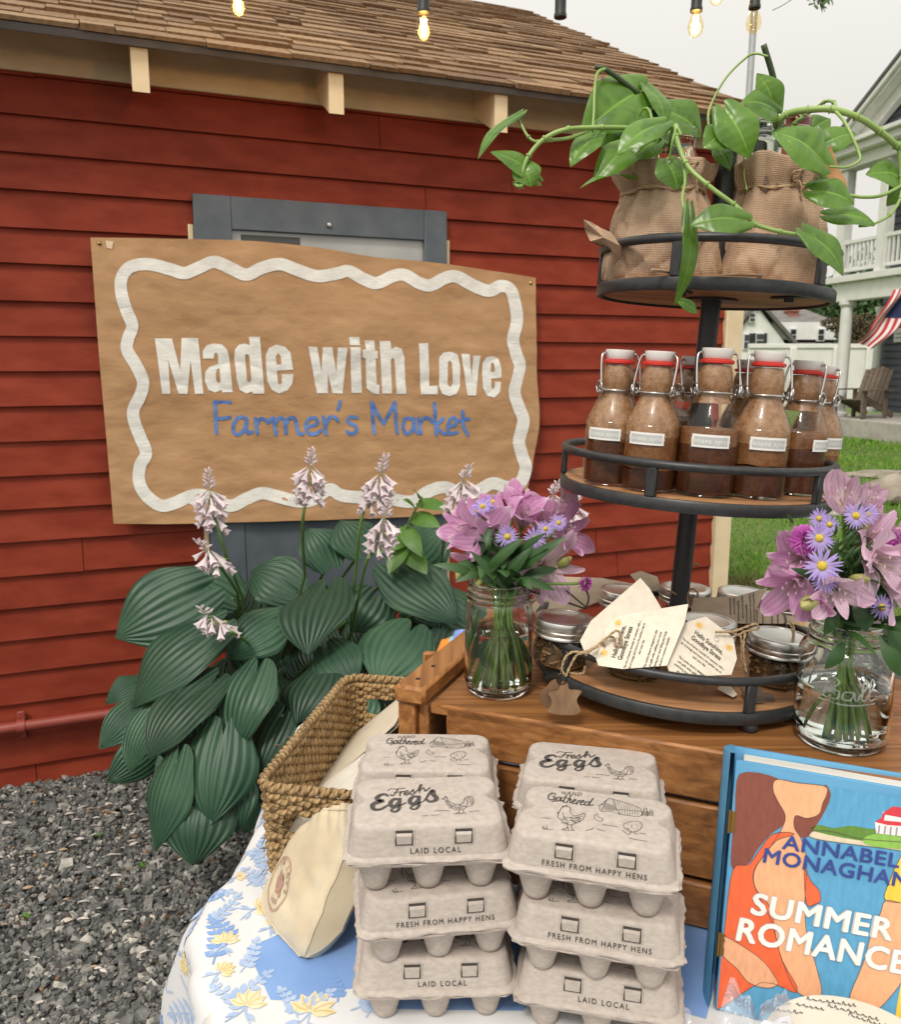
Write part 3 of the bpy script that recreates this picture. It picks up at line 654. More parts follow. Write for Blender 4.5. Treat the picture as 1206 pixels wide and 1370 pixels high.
for i in range(64):                                      # inner leaves deeper in the clump
    px, py = random.uniform(190, 590), random.uniform(780, 1080)
    if px > 380 and py > 930: py -= 150
    if px < 260 and py < 840: py += 90
    y = 2.50 - (py - 780) / 300 * .42 + random.uniform(0, .12); B = P(px, py, y); dx = (px - 350) / 260
    T = B + V((dx * .12 + random.uniform(-.05, .05), -.09, -random.uniform(.05, .14))); leaf(hf, B, T, random.uniform(.09, .14), V((random.uniform(-.6, .6), -.7, random.uniform(.2, .9))), .1, .1, .24, 10, 8, sd=i)
    hp.tube(spl([crown, crown.lerp(B, .6) + V((0, .06, .04)), B], 5), .004, 5)
hf.build('foliage', M_hosta, ho, 180); hp.build('stems', M_stem, ho)
M_bloom = mat('lilac_bloom', (.70, .58, .62), (.84, .76, .77), rough=.6, sc=60, transl=.25, island=.12)
M_bract = mat('pale_bract', (.30, .36, .12), (.45, .46, .22), rough=.6, sc=40)
def funnel(mb, p, d, L, r, seg=6):
    d = d.normalized(); x = d.orthogonal().normalized(); y = d.cross(x)
    prof = [(.10, 0), (.22, .25), (.42, .55), (.62, .78), (1.0, 1.0)]; vs = []
    for rr, t in prof:
        for k in range(seg):
            a = 2 * PI * k / seg; rk = r * rr * (1.15 if k % 2 == 0 or t < .7 else .7); tk = t + (.10 if (k % 2 == 0 and t == 1.0) else 0)
            vs.append(p + d * (L * tk) + (x * math.cos(a) + y * math.sin(a)) * rk)
    mb.add(vs, [(j * seg + k, j * seg + (k + 1) % seg, (j + 1) * seg + (k + 1) % seg, (j + 1) * seg + k) for j in range(4) for k in range(seg)])
def spike(pts, pb, pt, Y, rad, nfl, open_=1.0):
    st = MB(); path = spl([P(*q[:2], q[2]) if len(q) == 3 else P(*q, Y) for q in pts], 6); st.tube([crown.lerp(path[0], .35)] + path, .0042, 7)
    so_ = st.build('flower_stalk', M_stem, ho)
    bl = MB(); br = MB(); a, b = P(*pb, Y), P(*pt, Y); ax = b - a
    nb = int(nfl * 1.05)
    for i in range(nb):                                  # open bells hang round the lower part, closed buds crowd the tip
        t = (i / nb) ** .85; base = a + ax * t; an = i * 2.4 + random.uniform(-.3, .3); op_ = t < .62
        d = V((math.cos(an), math.sin(an) * .9, (-.95 if op_ else -.1 + t) + random.uniform(-.25, .25))).normalized(); rr = rad * (.55 if op_ else .3 * (1 - t)) + .003
        base = base + V((math.cos(an), math.sin(an), 0)) * rr * .6; L = random.uniform(.032, .042) if op_ else .022 * (1.5 - t)
        if op_ : funnel(bl, base, d, L, L * .27)
        else: bl.lathe([(.0005, 0), (L * .15, L * .25), (L * .19, L * .6), (L * .09, L * .9), (.0004, L)], 6, Matrix.Translation(base) @ d.to_track_quat('Z', 'Y').to_matrix().to_4x4())
        br.tube([a + ax * t, base], .0008, 4)
        if t < .4 and i % 2: leaf(br, base - ax * .06, base - ax * .06 + V((math.cos(an + 1), math.sin(an + 1), .2)) * .022, .008, V((0, 0, 1)), .1, .1, 0, 2, 3)
    bl.build('blossoms', M_bloom, so_, 60); br.build('bracts', M_bract, so_)
spike([(325,800,2.3),(300,735),(280,668)], (284,700), (278,628), 2.08, .02, 52)
spike([(318,792,2.3),(296,760),(278,745)], (296,754), (262,722), 2.05, .02, 34)
spike([(345,870,2.25),(318,850),(295,838)], (298,838), (266,812), 2.02, .02, 26)
spike([(408,770,2.3),(405,700),(412,662)], (412,662), (418,600), 2.12, .022, 52)
spike([(468,860,2.3),(480,720),(490,672)], (496,676), (518,608), 2.12, .024, 58)
spike([(470,850,2.3),(488,760),(500,738)], (505,732), (522,668), 2.0, .022, 48)
spike([(590,760,2.4),(597,700),(606,672)], (608,674), (630,622), 2.15, .02, 46)
spike([(700,790,2.5),(720,720),(728,690)], (726,692), (748,644), 2.2, .018, 44)
spike([(720,800,2.5),(750,710),(758,690)], (756,690), (776,664), 2.2, .018, 26)

wd_ = thing('leafy_weed', 'small bright green leafy weed growing out of the hosta below the banner', 'plant', PZ(520, 960, 0) + V((0, .25, 0)))
wb = MB(); ws = MB(); wr = P(530, 800, 2.42); ws.tube(spl([wd_.location + V((0, 0, 0)), wr, P(540, 720, 2.36), P(565, 665, 2.32)], 6), .003, 6)
for b, t, wp in (((540,705),(565,745),26),((545,720),(500,740),24),((552,690),(590,705),26),((556,680),(540,668),16),((560,672),(605,682),20),((545,735),(572,768),30),((540,725),(520,768),28),((562,668),(552,655),10)):
    leaf(wb, P(*b, 2.36), P(*t, 2.28), wp / F * 2.3, V((0, -.8, .6)), .08, .05, .05, 6, 6)
M_weed = mat('weed_leaf', (.085, .20, .03), (.13, .27, .05), rough=.4, sc=20, transl=.25)
wb.build('foliage', M_weed, wd_, 180); ws.build('stems', M_stem, wd_)

# tiny weeds in the gravel and a few dead leaves at the wall foot
for k, (px, py, lab) in enumerate(((132, 1120, 'tiny green weed sprouting in the gravel below the drain pipe'), (190, 1160, 'small weed sprig in the gravel under the lowest hosta leaves'), (35, 1228, 'tiny weed seedling in the open gravel at the left edge'))):
    c = PZ(px, py, .012); t = thing('gravel_weed', lab, 'plant', c, group='small weeds in the gravel'); q = MB()
    for i in range(9): a = i * 2.4; leaf(q, c, c + V((math.cos(a) * .014, math.sin(a) * .014, .006 + .008 * random.random())), .006, V((0, 0, 1)), .1, .1, 0, 3, 4, lambda v: math.sin(PI * (.1 + .88 * v)))
    q.build('foliage', M_weed, t, 180)
M_dead = mat('dead_leaf', (.20, .095, .035), (.34, .19, .08), rough=.8, sc=60)
q = MB()
for i in range(26):
    p = PZ(random.uniform(-10, 330), random.gauss(1075, 55) if i % 2 else random.uniform(1060, 1360), .016); a = random.uniform(0, 6.28); L = random.uniform(.008, .018)
    leaf(q, p, p + V((L * math.cos(a), L * math.sin(a), random.uniform(-.003, .006))), L * .6, V((random.uniform(-.4, .4), random.uniform(-.4, .4), 1)), .2, .25, 0, 5, 5, lambda v: math.sin(PI * (.08 + .9 * v)))
tag(q.build('dead_leaves', M_dead, None, 180), kind='stuff')
# ================================================================ neighbouring grey house with porch
HO = P(1110, 578, 16.4); HO.z = 0; HD = V((.222, -.975, 0)).normalized(); HI = V((.975, .222, 0)).normalized()
HM = Matrix.Translation(HO) @ Matrix.Rotation(math.atan2(HD.y, HD.x), 4, 'Z')
def ph(px, py, inn=0):
    p = PP(px, py, HO + HI * inn, HI) - HO; return V((p.dot(HD), p.dot(HI), p.z))
M_gsid = mat('grey_clapboard', (.058, .066, .078), (.078, .087, .10), rough=.6, sc=4, st=(.3, .3, 5))
M_trim = mat('porch_white_trim', (.66, .66, .62), (.74, .74, .70), rough=.55, sc=6)
M_conc = mat('pale_concrete', (.36, .33, .29), (.46, .43, .38), rough=.85, sc=6, bump=.3)
house = thing('grey_house', 'grey clapboard house with white two storey porch beyond the lawn', 'house', HO, math.atan2(HD.y, HD.x))
fl = MB(); fl.bbox((-.25, -.35, -.1), (7, 3.6, .36), .02, HM); fl.build('porch_floor', M_conc, house)
z_b0, z_b1 = ph(1130, 404).z, ph(1130, 371).z
def clap(mb, x0, x1, z0, z1, y, e=.14):
    z = z0
    while z < z1:
        t = min(z + e, z1); mb.add([HM @ V(q) for q in ((x0, y - .03, z), (x1, y - .03, z), (x1, y, t), (x0, y, t), (x0, y, z), (x1, y, z))], [(0, 1, 2, 3), (0, 4, 5, 1)]); z = t
wl_ = MB(); xw = ph(1176, 480, 1.9).x; clap(wl_, xw, 7, .36, z_b1, 1.9); wl_.box((xw, 1.905, .36), (7, 3.2, z_b1), HM); wl_.build('lower_wall', M_gsid, house, 0)
bb = MB(); bb.bbox((-.12, -.1, z_b0), (7, .12, z_b1 - .12), .01, HM); bb.bbox((-.2, -.2, z_b1 - .12), (7, .2, z_b1), .01, HM); bb.box((-.12, .12, z_b1 - .1), (7, 3.2, z_b1 - .01), HM); bb.build('porch_beam', M_trim, house)
for px, inn in ((1127, 0), (1172, 1.7)):
    q = ph(px, 500, inn); po = MB(); r0 = .115 if inn == 0 else .09
    po.lathe([(r0 * 1.35, .36), (r0 * 1.35, .42), (r0, .46), (r0 * .93, z_b0 - .12), (r0 * 1.3, z_b0 - .06), (r0 * 1.3, z_b0)], 20, HM @ Matrix.Translation((q.x, q.y, 0))); po.build('porch_column', M_trim, house, 35)
# balcony
zr1, zr0 = ph(1150, 320).z, ph(1150, 362).z
ra = MB(); ra.bbox((-.1, -.04, zr1 - .07), (7, .04, zr1), .01, HM); ra.bbox((-.1, -.03, zr0), (7, .03, zr0 + .06), .01, HM); ra.bbox((-.1, -.06, z_b1 + .002), (7, .05, zr0 - .06), .01, HM)
x = .05
while x < 4: ra.box((x - .018, -.018, zr0 + .05), (x + .018, .018, zr1 - .06), HM); x += .105
ra.build('balcony_railing', M_trim, house)
z_c0, z_c1 = ph(1118, 236).z, ph(1112, 190).z
for x in (-.03, 1.06):
    up_ = MB(); up_.bbox((x - .1, -.1, z_b1 + .01), (x + .1, .1, z_c0), .01, HM); up_.build('balcony_post', M_trim, house)
uw = MB(); xu = ph(1180, 300, .9).x; clap(uw, xu, 7, z_b1, z_c0, .9); uw.box((xu, .905, z_b1), (7, 3.2, z_c0), HM); uw.build('upper_wall', M_gsid, house, 0)
co = MB(); co.bbox((-.15, -.15, z_c0), (7, .15, z_c0 + .22), .01, HM); co.bbox((-.3, -.32, z_c0 + .22), (7, .2, z_c0 + .36), .01, HM); co.bbox((-.38, -.42, z_c0 + .36), (7, .2, z_c0 + .44), .01, HM); co.box((-.15, .15, z_c0 + .3), (7, 3.2, z_c0 + .42), HM); co.build('cornice', M_trim, house)
zg = z_c0 + .44; gx = 4.3; gs = .62
ga = MB(); clap(ga, 0, 8.6, zg, zg + gx * gs - .02, .05, .13)
gv = []
for f in range(0, len(ga.v)):
    p = HM.inverted() @ V(ga.v[f]); lim = gx - abs(0); zt = p.z - zg; xa = zt / gs; p.x = max(xa, min(2 * gx - xa, p.x)); ga.v[f] = tuple(HM @ p)
ga.build('gable', M_gsid, house, 0)
rk = MB()
for sgn in (1, -1):
    M2 = HM @ Matrix.Translation((gx, 0, zg + gx * gs)) @ Matrix.Rotation(sgn * math.atan(gs), 4, 'Y'); ln = gx / math.cos(math.atan(gs)) + .55
    xa, xb = (0, ln) if sgn > 0 else (-ln, 0)
    rk.bbox((xa, -.12, -.26), (xb, .02, -.06), .01, M2); rk.bbox((xa, -.32, -.06), (xb, .02, .0), .01, M2); rk.bbox((xa, -.38, 0), (xb, .02, .09), .01, M2)
rk.build('rake_board', M_trim, house)
rf = MB()
for sgn in (1, -1):
    M2 = HM @ Matrix.Translation((gx, 0, zg + gx * gs)) @ Matrix.Rotation(sgn * math.atan(gs), 4, 'Y'); ln = gx / math.cos(math.atan(gs)) + .58
    xa, xb = (0, ln) if sgn > 0 else (-ln, 0); rf.box((xa, -.40, .092), (xb, 3.5, .15), M2)
M_asph = mat('grey_roof_shingle', (.10, .095, .09), (.15, .145, .135), rough=.9, sc=3)
rf.build('roof', M_asph, house, 0)
pq = ph(1204, 450, 1.86); pl = MB(); pl.bbox((pq.x - .12, 1.82, pq.z - .12), (pq.x + .5, 1.86, pq.z + .16), .01, HM); plq = pl.build('house_plaque', mat('plaque_white', (.6, .6, .58), rough=.6), house)
ik = Ink(lambda x, z, l: HM @ V((pq.x + x, 1.82 - l - .002, pq.z + z)), .002); 
for z in (.05, -.03): ik.stroke([(-.05, z), (.4, z)], .03, smooth=False)
ik.build('plaque_lettering', mat('faded_grey_print', (.25, .25, .25)), plq)

# flag on the porch
fg = thing('flag', 'red and white striped flag with starry blue canton hanging from the porch', 'flag', P(1206, 375, 14.8))
F0, F1, F2, F3 = P(1190, 392, 14.8), P(1222, 372, 14.6), P(1163, 472, 14.9), P(1152, 452, 14.9)
def fpt(u, v, l=0):                                      # u hoist -> fly, v across the stripes
    a = P(1196 + 34 * v, 388 - 6 * v, 14.8 - .2 * v); b = P(1150 + 14 * v, 452 + 18 * v, 14.9)
    p = a.lerp(b, u); f = math.sin(v * 7 + u * 2.5) * .10 * (.4 + u) + math.sin(u * 9 + v * 3) * .04; sag = V((.10 * math.sin(u * PI) * (v - .5), 0, -.12 * math.sin(u * PI)))
    return p + V((.1, -1, 0)) * (f - l) + sag
M_fr = mat('flag_red', (.50, .03, .04), rough=.8); M_fw = mat('flag_white', (.75, .72, .70), rough=.8); M_fb = mat('flag_blue', (.02, .03, .10), rough=.8)
fm = MB(); NU, NV = 40, 26
vs = [fpt(i / NU, j / NV) for j in range(NV + 1) for i in range(NU + 1)]
for m_ in (0, 1, 2):
    fs = []
    for j in range(NV):
        for i in range(NU):
            k = 2 if (i < 16 and j >= 12) else (j // 2) % 2
            if k == m_: fs.append((j * (NU + 1) + i, j * (NU + 1) + i + 1, (j + 1) * (NU + 1) + i + 1, (j + 1) * (NU + 1) + i))
    fm.m = m_; fm.add(vs, fs)
fm.build('flag_cloth', [M_fr, M_fw, M_fb], fg, 180)
sk = Ink(lambda x, y, l: fpt(x, y, l), .012)
for i in range(6):
    for j in range(5): sk.disc(.03 + i * .065, .50 + j * .105, .018, 6)
sk.build('stars', M_fw, fg)
ps = MB(); ps.tube([P(1196, 362, 14.9), P(1228, 395, 14.6)], .022, 8); ps.build('flag_pole', mat('dark_staff', (.06, .05, .04)), fg)

# adirondack chair on the porch
M_chair = mat('weathered_wood', (.13, .095, .07), (.20, .15, .115), rough=.8, sc=3, st=(4, 4, 18), island=.12)
cp = P(1152, 556, 15.6); cp.z = .362
chr_ = thing('adirondack_chair', 'weathered brown slatted wooden porch chair on the concrete porch', 'chair', cp, R(-60))
CMx = MX(cp, R(-60), s=.95)
se = MB()
for i in range(6): se.box((-.28, -.42 + i * .095, .36 - i * .025), (.28, -.42 + i * .095 + .085, .38 - i * .025), CMx)
se.build('seat', M_chair, chr_, 0)
ba = MB()
for i in range(6):
    x = -.29 + i * .1; h_ = .86 - abs(i - 2.5) * .03; ba.box((x, 0, 0), (x + .088, .022, h_), CMx @ Matrix.Translation((0, .16, .22)) @ Matrix.Rotation(R(-24), 4, 'X'))
ba.build('backrest', M_chair, chr_, 0)
for sx in (-1, 1):
    am = MB(); am.box((sx * .36 - .07, -.5, .54), (sx * .36 + .07, .36, .565), CMx); am.build('armrest', M_chair, chr_, 0)
    lg = MB(); lg.box((sx * .31 - .02, -.46, 0), (sx * .31 + .02, -.33, .54), CMx); lg.build('front_leg', M_chair, chr_, 0)
    lg = MB(); lg.box((sx * .28 - .018, -.42, -.05), (sx * .28 + .018, .62, .06), CMx @ Matrix.Translation((0, .0, .26)) @ Matrix.Rotation(R(-20), 4, 'X')); lg.box((sx * .33 - .018, .2, .0), (sx * .33 + .018, .3, .55), CMx); lg.build('rear_leg', M_chair, chr_, 0)

# white panel fence behind the porch
fn_ = thing('panel_fence', 'plain white panel fence seen between the porch columns', 'fence', P(1140, 520, 26))
f0, f1 = P(1000, 505, 27), P(1200, 505, 27); zt = P(1140, 466, 27).z
M_vin = mat('white_vinyl', (.72, .71, .68), (.78, .77, .74), rough=.5, sc=2)
q = MB(); q.bbox((f0.x, 27, 0), (f1.x, 27.08, zt), .01); q.build('fence_panel', M_vin, fn_)
q = MB(); q.bbox((f0.x, 26.95, zt + .002), (f1.x, 27.13, zt + .14), .01); q.build('cap_rail', M_vin, fn_)
for px in (1060, 1118, 1162):
    a = P(px, 500, 26.9); q = MB(); q.bbox((a.x - .1, 26.86, 0), (a.x + .1, 26.99, zt - .001), .01); q.build('fence_post', M_vin, fn_)

# white house far behind
wh = thing('white_house', 'white gabled house with grey roof and brick chimney far beyond the lawn', 'house', P(1050, 487, 42))
def pq_(px, py, Y=42): return P(px, py, Y)
M_wh = mat('white_clapboard', (.74, .73, .71), (.80, .79, .77), rough=.6, sc=2); M_dk = mat('dark_window', (.03, .035, .04), rough=.15, spec=.7); M_sh = mat('dark_shutter', (.02, .025, .025), rough=.5)
X = lambda px, Y=42: P(px, 487, Y).x
Zp = lambda py, Y=42: P(1050, py, Y).z
def wbox(x0, x1, z0, z1, y0, y1): q = MB(); q.box((x0, y0, z0), (x1, y1, z1)); return q
q = wbox(X(988), X(1112), -.1, Zp(452), 42, 48)
xg0, xg1 = X(975), X(1040); xm = X(998)
q.prism([(xg0, 0), (xg1, 0), (xg1, Zp(462, 41)), (xm, Zp(408, 41)), (xg0, Zp(450, 41))], 1.0, Matrix(((1, 0, 0, 0), (0, 0, -1, 42.0), (0, 1, 0, 0), (0, 0, 0, 1)))); q.build('wall', M_wh, wh, 0)
q = MB()
def quad(mb, a, b, c, d, th=.15):
    n_ = (b - a).cross(c - a).normalized() * th; vs_ = [a, b, c, d, a + n_, b + n_, c + n_, d + n_]
    mb.add(vs_, [(0, 3, 2, 1), (4, 5, 6, 7), (0, 1, 5, 4), (1, 2, 6, 5), (2, 3, 7, 6), (3, 0, 4, 7)])
quad(q, V((X(1000), 41.6, Zp(450))), V((X(1114), 41.6, Zp(436))), V((X(1098), 45.5, Zp(413, 45.5))), V((X(1000), 45.5, Zp(413, 45.5))))
quad(q, V((xm, 40.7, Zp(406, 41))), V((xg1 + .5, 40.7, Zp(466, 41))), V((xg1 + 1.1, 45, Zp(455, 45))), V((xm + .2, 45, Zp(408, 45))))
quad(q, V((xm, 40.7, Zp(406, 41))), V((xm, 45, Zp(408, 45))), V((xg0 - .4, 45, Zp(452, 45))), V((xg0 - .4, 40.7, Zp(452, 41))))
quad(q, V((X(1040), 41.2, Zp(463))), V((X(1116), 41.2, Zp(463))), V((X(1116), 42, Zp(458))), V((X(1040), 42, Zp(458))), .1)
rfo = q.build('roof', mat('grey_brown_roof', (.14, .13, .12), (.20, .185, .17), rough=.9, sc=2), wh, 0)
q = wbox(X(1024), X(1113), Zp(455), Zp(432), 41.3, 42.2); q.build('dormer', M_wh, wh, 0)
q = wbox(X(1070), X(1081), Zp(440), Zp(414), 43.5, 44.3); q.box((X(1069), 43.4, Zp(414)), (X(1082), 44.4, Zp(411.5))); q.build('chimney', mat('red_brick', (.30, .11, .08), (.36, .15, .11), rough=.9, sc=30), rfo, 0)
for x0, x1, y0, y1, yy in ((1055, 1062, 441, 455, 41.25), (1092, 1099, 441, 455, 41.25), (1010, 1019, 447, 463, 40.95), (994, 1000, 448, 466, 40.95), (1000, 1006, 420, 430, 40.9)):
    q = wbox(X(x0, yy) - .05, X(x1, yy) + .05, Zp(y1, yy) - .06, Zp(y0, yy) + .06, yy - .05, yy + .1); wo = q.build('window', M_wh, wh, 0)
    q = wbox(X(x0, yy), X(x1, yy), Zp(y1, yy), Zp((y0 + y1) / 2, yy) - .03, yy - .08, yy - .04); q.box((X(x0, yy), yy - .08, Zp((y0 + y1) / 2, yy) + .03), (X(x1, yy), yy - .04, Zp(y0, yy))); q.build('pane', M_dk, wo, 0)
for x0, x1 in ((1004.5, 1009), (1020, 1024), (1001, 1003.5)):
    q = wbox(X(x0, 40.9), X(x1, 40.9), Zp(465, 40.9), Zp(446, 40.9), 40.86, 40.95); q.build('shutter', M_sh, wh, 0)

# trees behind the houses
def tree(name, label, c, rad, n, col, size, group='trees behind the houses'):
    base = V((c.x, c.y, 0)); t = thing(name, label, 'tree', base, group=group)
    tk = MB(); tk.tube(spl([base, base + V((.1, 0, c.z * .5)), V(c)], 5), [.35 - .02 * i for i in range(11)], 8)
    for i in range(6):
        a = i * 1.1; tk.tube([base + V((0, 0, c.z * (.45 + .07 * i))), V(c) + V((math.cos(a) * rad[0] * .6, math.sin(a) * rad[1] * .6, rad[2] * .2 * (i % 3)))], [.12, .04], 6)
    tk.build('trunk', M_bark, t)
    r = np.random.default_rng(int(c.x * 100) % 9973); lob = r.normal(0, .5, (14, 3)); lob = np.clip(lob, -.75, .75)
    k = r.integers(0, 14, n); d = r.normal(0, 1, (n, 3)); d /= np.linalg.norm(d, axis=1)[:, None]
    p = lob[k] * .85 + d * (.42 * r.uniform(.5, 1, (n, 1)) ** .5); p *= np.array(rad); p += np.array(c)
    a = r.normal(0, 1, (n, 3)); a /= np.linalg.norm(a, axis=1)[:, None]; b = np.cross(a, r.normal(0, 1, (n, 3))); b /= np.linalg.norm(b, axis=1)[:, None]
    s_ = size * r.uniform(.6, 1.4, (n, 1)); v = np.stack([p - a * s_, p + b * s_ * .6, p + a * s_, p - b * s_ * .6], 1).reshape(-1, 3); f = np.arange(n * 4).reshape(-1, 4)
    o = npmesh('crown', v, f, col); o.parent = t; o.matrix_parent_inverse = t.matrix_basis.inverted()
M_bark = mat('bark', (.07, .055, .042), (.12, .095, .07), rough=.9, sc=8, bump=.5)
M_fol = island_ramp('tree_leaf', [(0, (.035, .075, .025)), (.5, (.055, .11, .035)), (1, (.085, .15, .05))], rough=.7, interp='LINEAR')
M_fol2 = island_ramp('blue_green_leaf', [(0, (.03, .06, .04)), (.5, (.045, .085, .055)), (1, (.07, .12, .075))], rough=.7, interp='LINEAR')
M_fol3 = island_ramp('bronze_leaf', [(0, (.05, .04, .02)), (.5, (.08, .06, .03)), (1, (.12, .09, .04))], rough=.7, interp='LINEAR')
tree('pale_tree', 'hazy tree rising left of the brick chimney behind the white house', P(1010, 425, 62), (2.6, 3, 2.2), 2600, M_fol, .17)
tree('tall_tree', 'tall hazy tree behind the white house roof, just left of the porch column', P(1062, 420, 70), (2.8, 3, 2.4), 2600, M_fol2, .18)
tree('dense_tree', 'dense green tree filling the gap between the two porch columns', P(1146, 420, 48), (3.4, 3, 3.4), 6000, M_fol, .15)
tree('broad_tree', 'broad blue green tree standing against the left porch column', P(1102, 425, 55), (2.6, 3, 2.6), 3600, M_fol2, .17)
tree('bronze_tree', 'low bronze leaved tree under the porch beam', P(1143, 438, 38), (1.3, 1.3, .7), 2600, M_fol3, .08)
tree('round_shrub_tree', 'low bright green shrubby tree above the white fence', P(1146, 462, 40), (1.6, 1.4, .9), 2800, M_fol, .09)
# leafy twig overhead
tw = thing('overhanging_branch', 'small leafy twig hanging into the top of the sky', 'branch', P(1120, -60, 3.5))
tb = MB(); tb.tube(spl([P(1135, -90, 3.5), P(1112, -40, 3.5), P(1098, -6, 3.5), P(1095, 6, 3.5)], 5), .004, 6); tb.build('twig', M_bark, tw)
lv = MB()
for i in range(26):
    b = P(random.gauss(1101, 8), random.gauss(0, 6), 3.5 + random.uniform(-.05, .05)); leaf(lv, b, b + V((random.uniform(-.03, .03), random.uniform(-.02, .02), random.uniform(-.035, .01))), .018, V((0, -.6, .8)), .1, .1, .05, 3, 4)
lv.build('foliage', M_fol, tw, 180)
tb = MB(); tb.tube(spl([P(1058, 1, 3.5), P(1050, 6, 3.5), P(1043, 10, 3.5), P(1034, 14, 3.5)], 4), .0014, 5); tb.tube([P(1058, 1, 3.5), P(1075, -30, 3.5), P(1112, -40, 3.5)], .002, 5); tb.build('bare_twig', M_bark, tw)

# stones on the lawn
M_rock = mat('field_stone', (.22, .18, .14), (.36, .31, .25), rough=.9, sc=6, bump=.6, bs=12, bd=.03)
def rock(c, r, sd, label):
    bm = bmesh.new(); bmesh.ops.create_icosphere(bm, subdivisions=3, radius=1)
    for v in bm.verts:
        n_ = 1 + .28 * noise.noise(v.co * 1.3 + V((sd, 0, 0))) + .08 * noise.noise(v.co * 4 + V((sd, 1, 0))); v.co = V((v.co.x * r[0], v.co.y * r[1], max(v.co.z, -.45) * r[2])) * n_ + c
    me = bpy.data.meshes.new('field_stone'); bm.to_mesh(me); bm.free(); me.materials.append(M_rock); me.polygons.foreach_set('use_smooth', [True] * len(me.polygons)); me.set_sharp_from_angle(angle=R(35))
    o = bpy.data.objects.new('field_stone', me); COL.objects.link(o); tag(o, label, 'stone', 'stones on the lawn')
rock(PZ(1196, 672, .0) + V((0, 0, .10)), (.28, .22, .17), 1, 'large rounded field stone at the right edge of the lawn')
rock(PZ(1152, 684, 0) + V((0, 0, .04)), (.18, .12, .09), 5, 'flat field stone beside the large rounded stone')
rock(PZ(1136, 660, 0) + V((0, 0, .03)), (.16, .12, .07), 9, 'small low field stone behind the orchid pink petals')
rock(PZ(1190, 636, 0) + V((0, 0, .01)), (.55, .25, .05), 13, 'long flat stepping stone set in the lawn')
# a pale path edge low in the lawn
g = MB(); a, b = PZ(930, 687, 0), PZ(1110, 683, 0); g.bbox((a.x - .6, a.y - .1, -.05), (b.x + .4, a.y + .22, .012), .01); tag(g.build('path', M_conc, None), kind='structure')

# metal pole
po = MB(); a = PZ(1000, 640, 0); x_ = P(1008, 60, 7.2)
po.tube([V((x_.x - .03, 7.2, 0)), V((x_.x, 7.2, 5.2))], .027, 12); tag(po.build('metal_pole', mat('galvanised_steel', (.42, .43, .43), (.5, .5, .5), rough=.4, metal=.8, sc=20), None), 'slim galvanised pole rising behind the barn roof corner', 'pole')

# string lights
M_sock = mat('black_rubber', (.012, .012, .012), rough=.5)
M_bulbg = glassy('bulb_glass', (1, .90, .70), rough=.02)
M_fil = emit('glowing_filament', (1, .50, .12), 55); M_glow = emit('lit_bulb', (1, .60, .20), 4.5)
def bulb(root, px, py, Y, lit, base_py):
    p = P(px, base_py, Y); s_ = Y / 2.6
    sc_ = MB(); M0 = Matrix.Translation(p); sc_.lathe([(.007, .062), (.012, .055), (.015, .04), (.015, .008), (.017, .004), (.017, -.004), (.012, -.006)], 14, M0); sc_.tube([p + V((0, 0, .055)), p + V((.002, 0, .13))], .003, 6)
    so_ = sc_.build('bulb_socket', M_sock, root)
    if lit is None: return
    gl = MB(); gl.lathe([(.009, -.004), (.012, -.012), (.019, -.028), (.0215, -.043), (.019, -.057), (.011, -.067), (.001, -.070)], 18, M0); gl.build('bulb', M_bulbg, so_, 180)
    fi = MB()
    for k in range(4):
        a = k * PI / 2 + .4; c_, s2 = math.cos(a) * .007, math.sin(a) * .007; fi.tube([p + V((c_, s2, -.016)), p + V((c_ * .55, s2 * .55, -.056))], .0016, 5)
    fi.build('filament', M_fil if lit else M_steel, so_)
    if lit:
        ld = bpy.data.lights.new('bulb_light', 'POINT'); ld.energy = 1.1; ld.color = (1, .60, .22); ld.shadow_soft_size = .02
        lo = bpy.data.objects.new('bulb_light', ld); COL.objects.link(lo); lo.location = p + V((0, 0, -.04)); lo.parent = so_; lo.matrix_parent_inverse = Matrix.Identity(4)
sl = thing('string_lights', 'black cord of warm filament bulbs strung across the roof', 'lights', P(560, -60, 2.3))
c_ = MB(); c_.tube(spl([P(-100, -140, 2.2), P(318, -75, 2.2), P(567, -50, 2.25), P(750, -48, 2.4), P(932, -55, 2.5), P(1010, -70, 2.6), P(1300, -120, 2.7)], 8), .0035, 6); c_.build('cord', M_sock, sl)
for px, by, Y, lit in ((318, -18, 2.2, 1), (567, 16, 2.25, 1), (750, 22, 2.4, None), (932, 14, 2.5, 1), (960, -24, 2.9, 1), (1010, 10, 2.6, 0)): bulb(sl, px, 0, Y, lit, by)
for px, y0, y1, Y in ((318, -75, -60, 2.2), (567, -50, -30, 2.25), (750, -48, -25, 2.4), (932, -55, -30, 2.5), (960, -60, -60, 2.9), (1010, -70, -40, 2.6)): pass
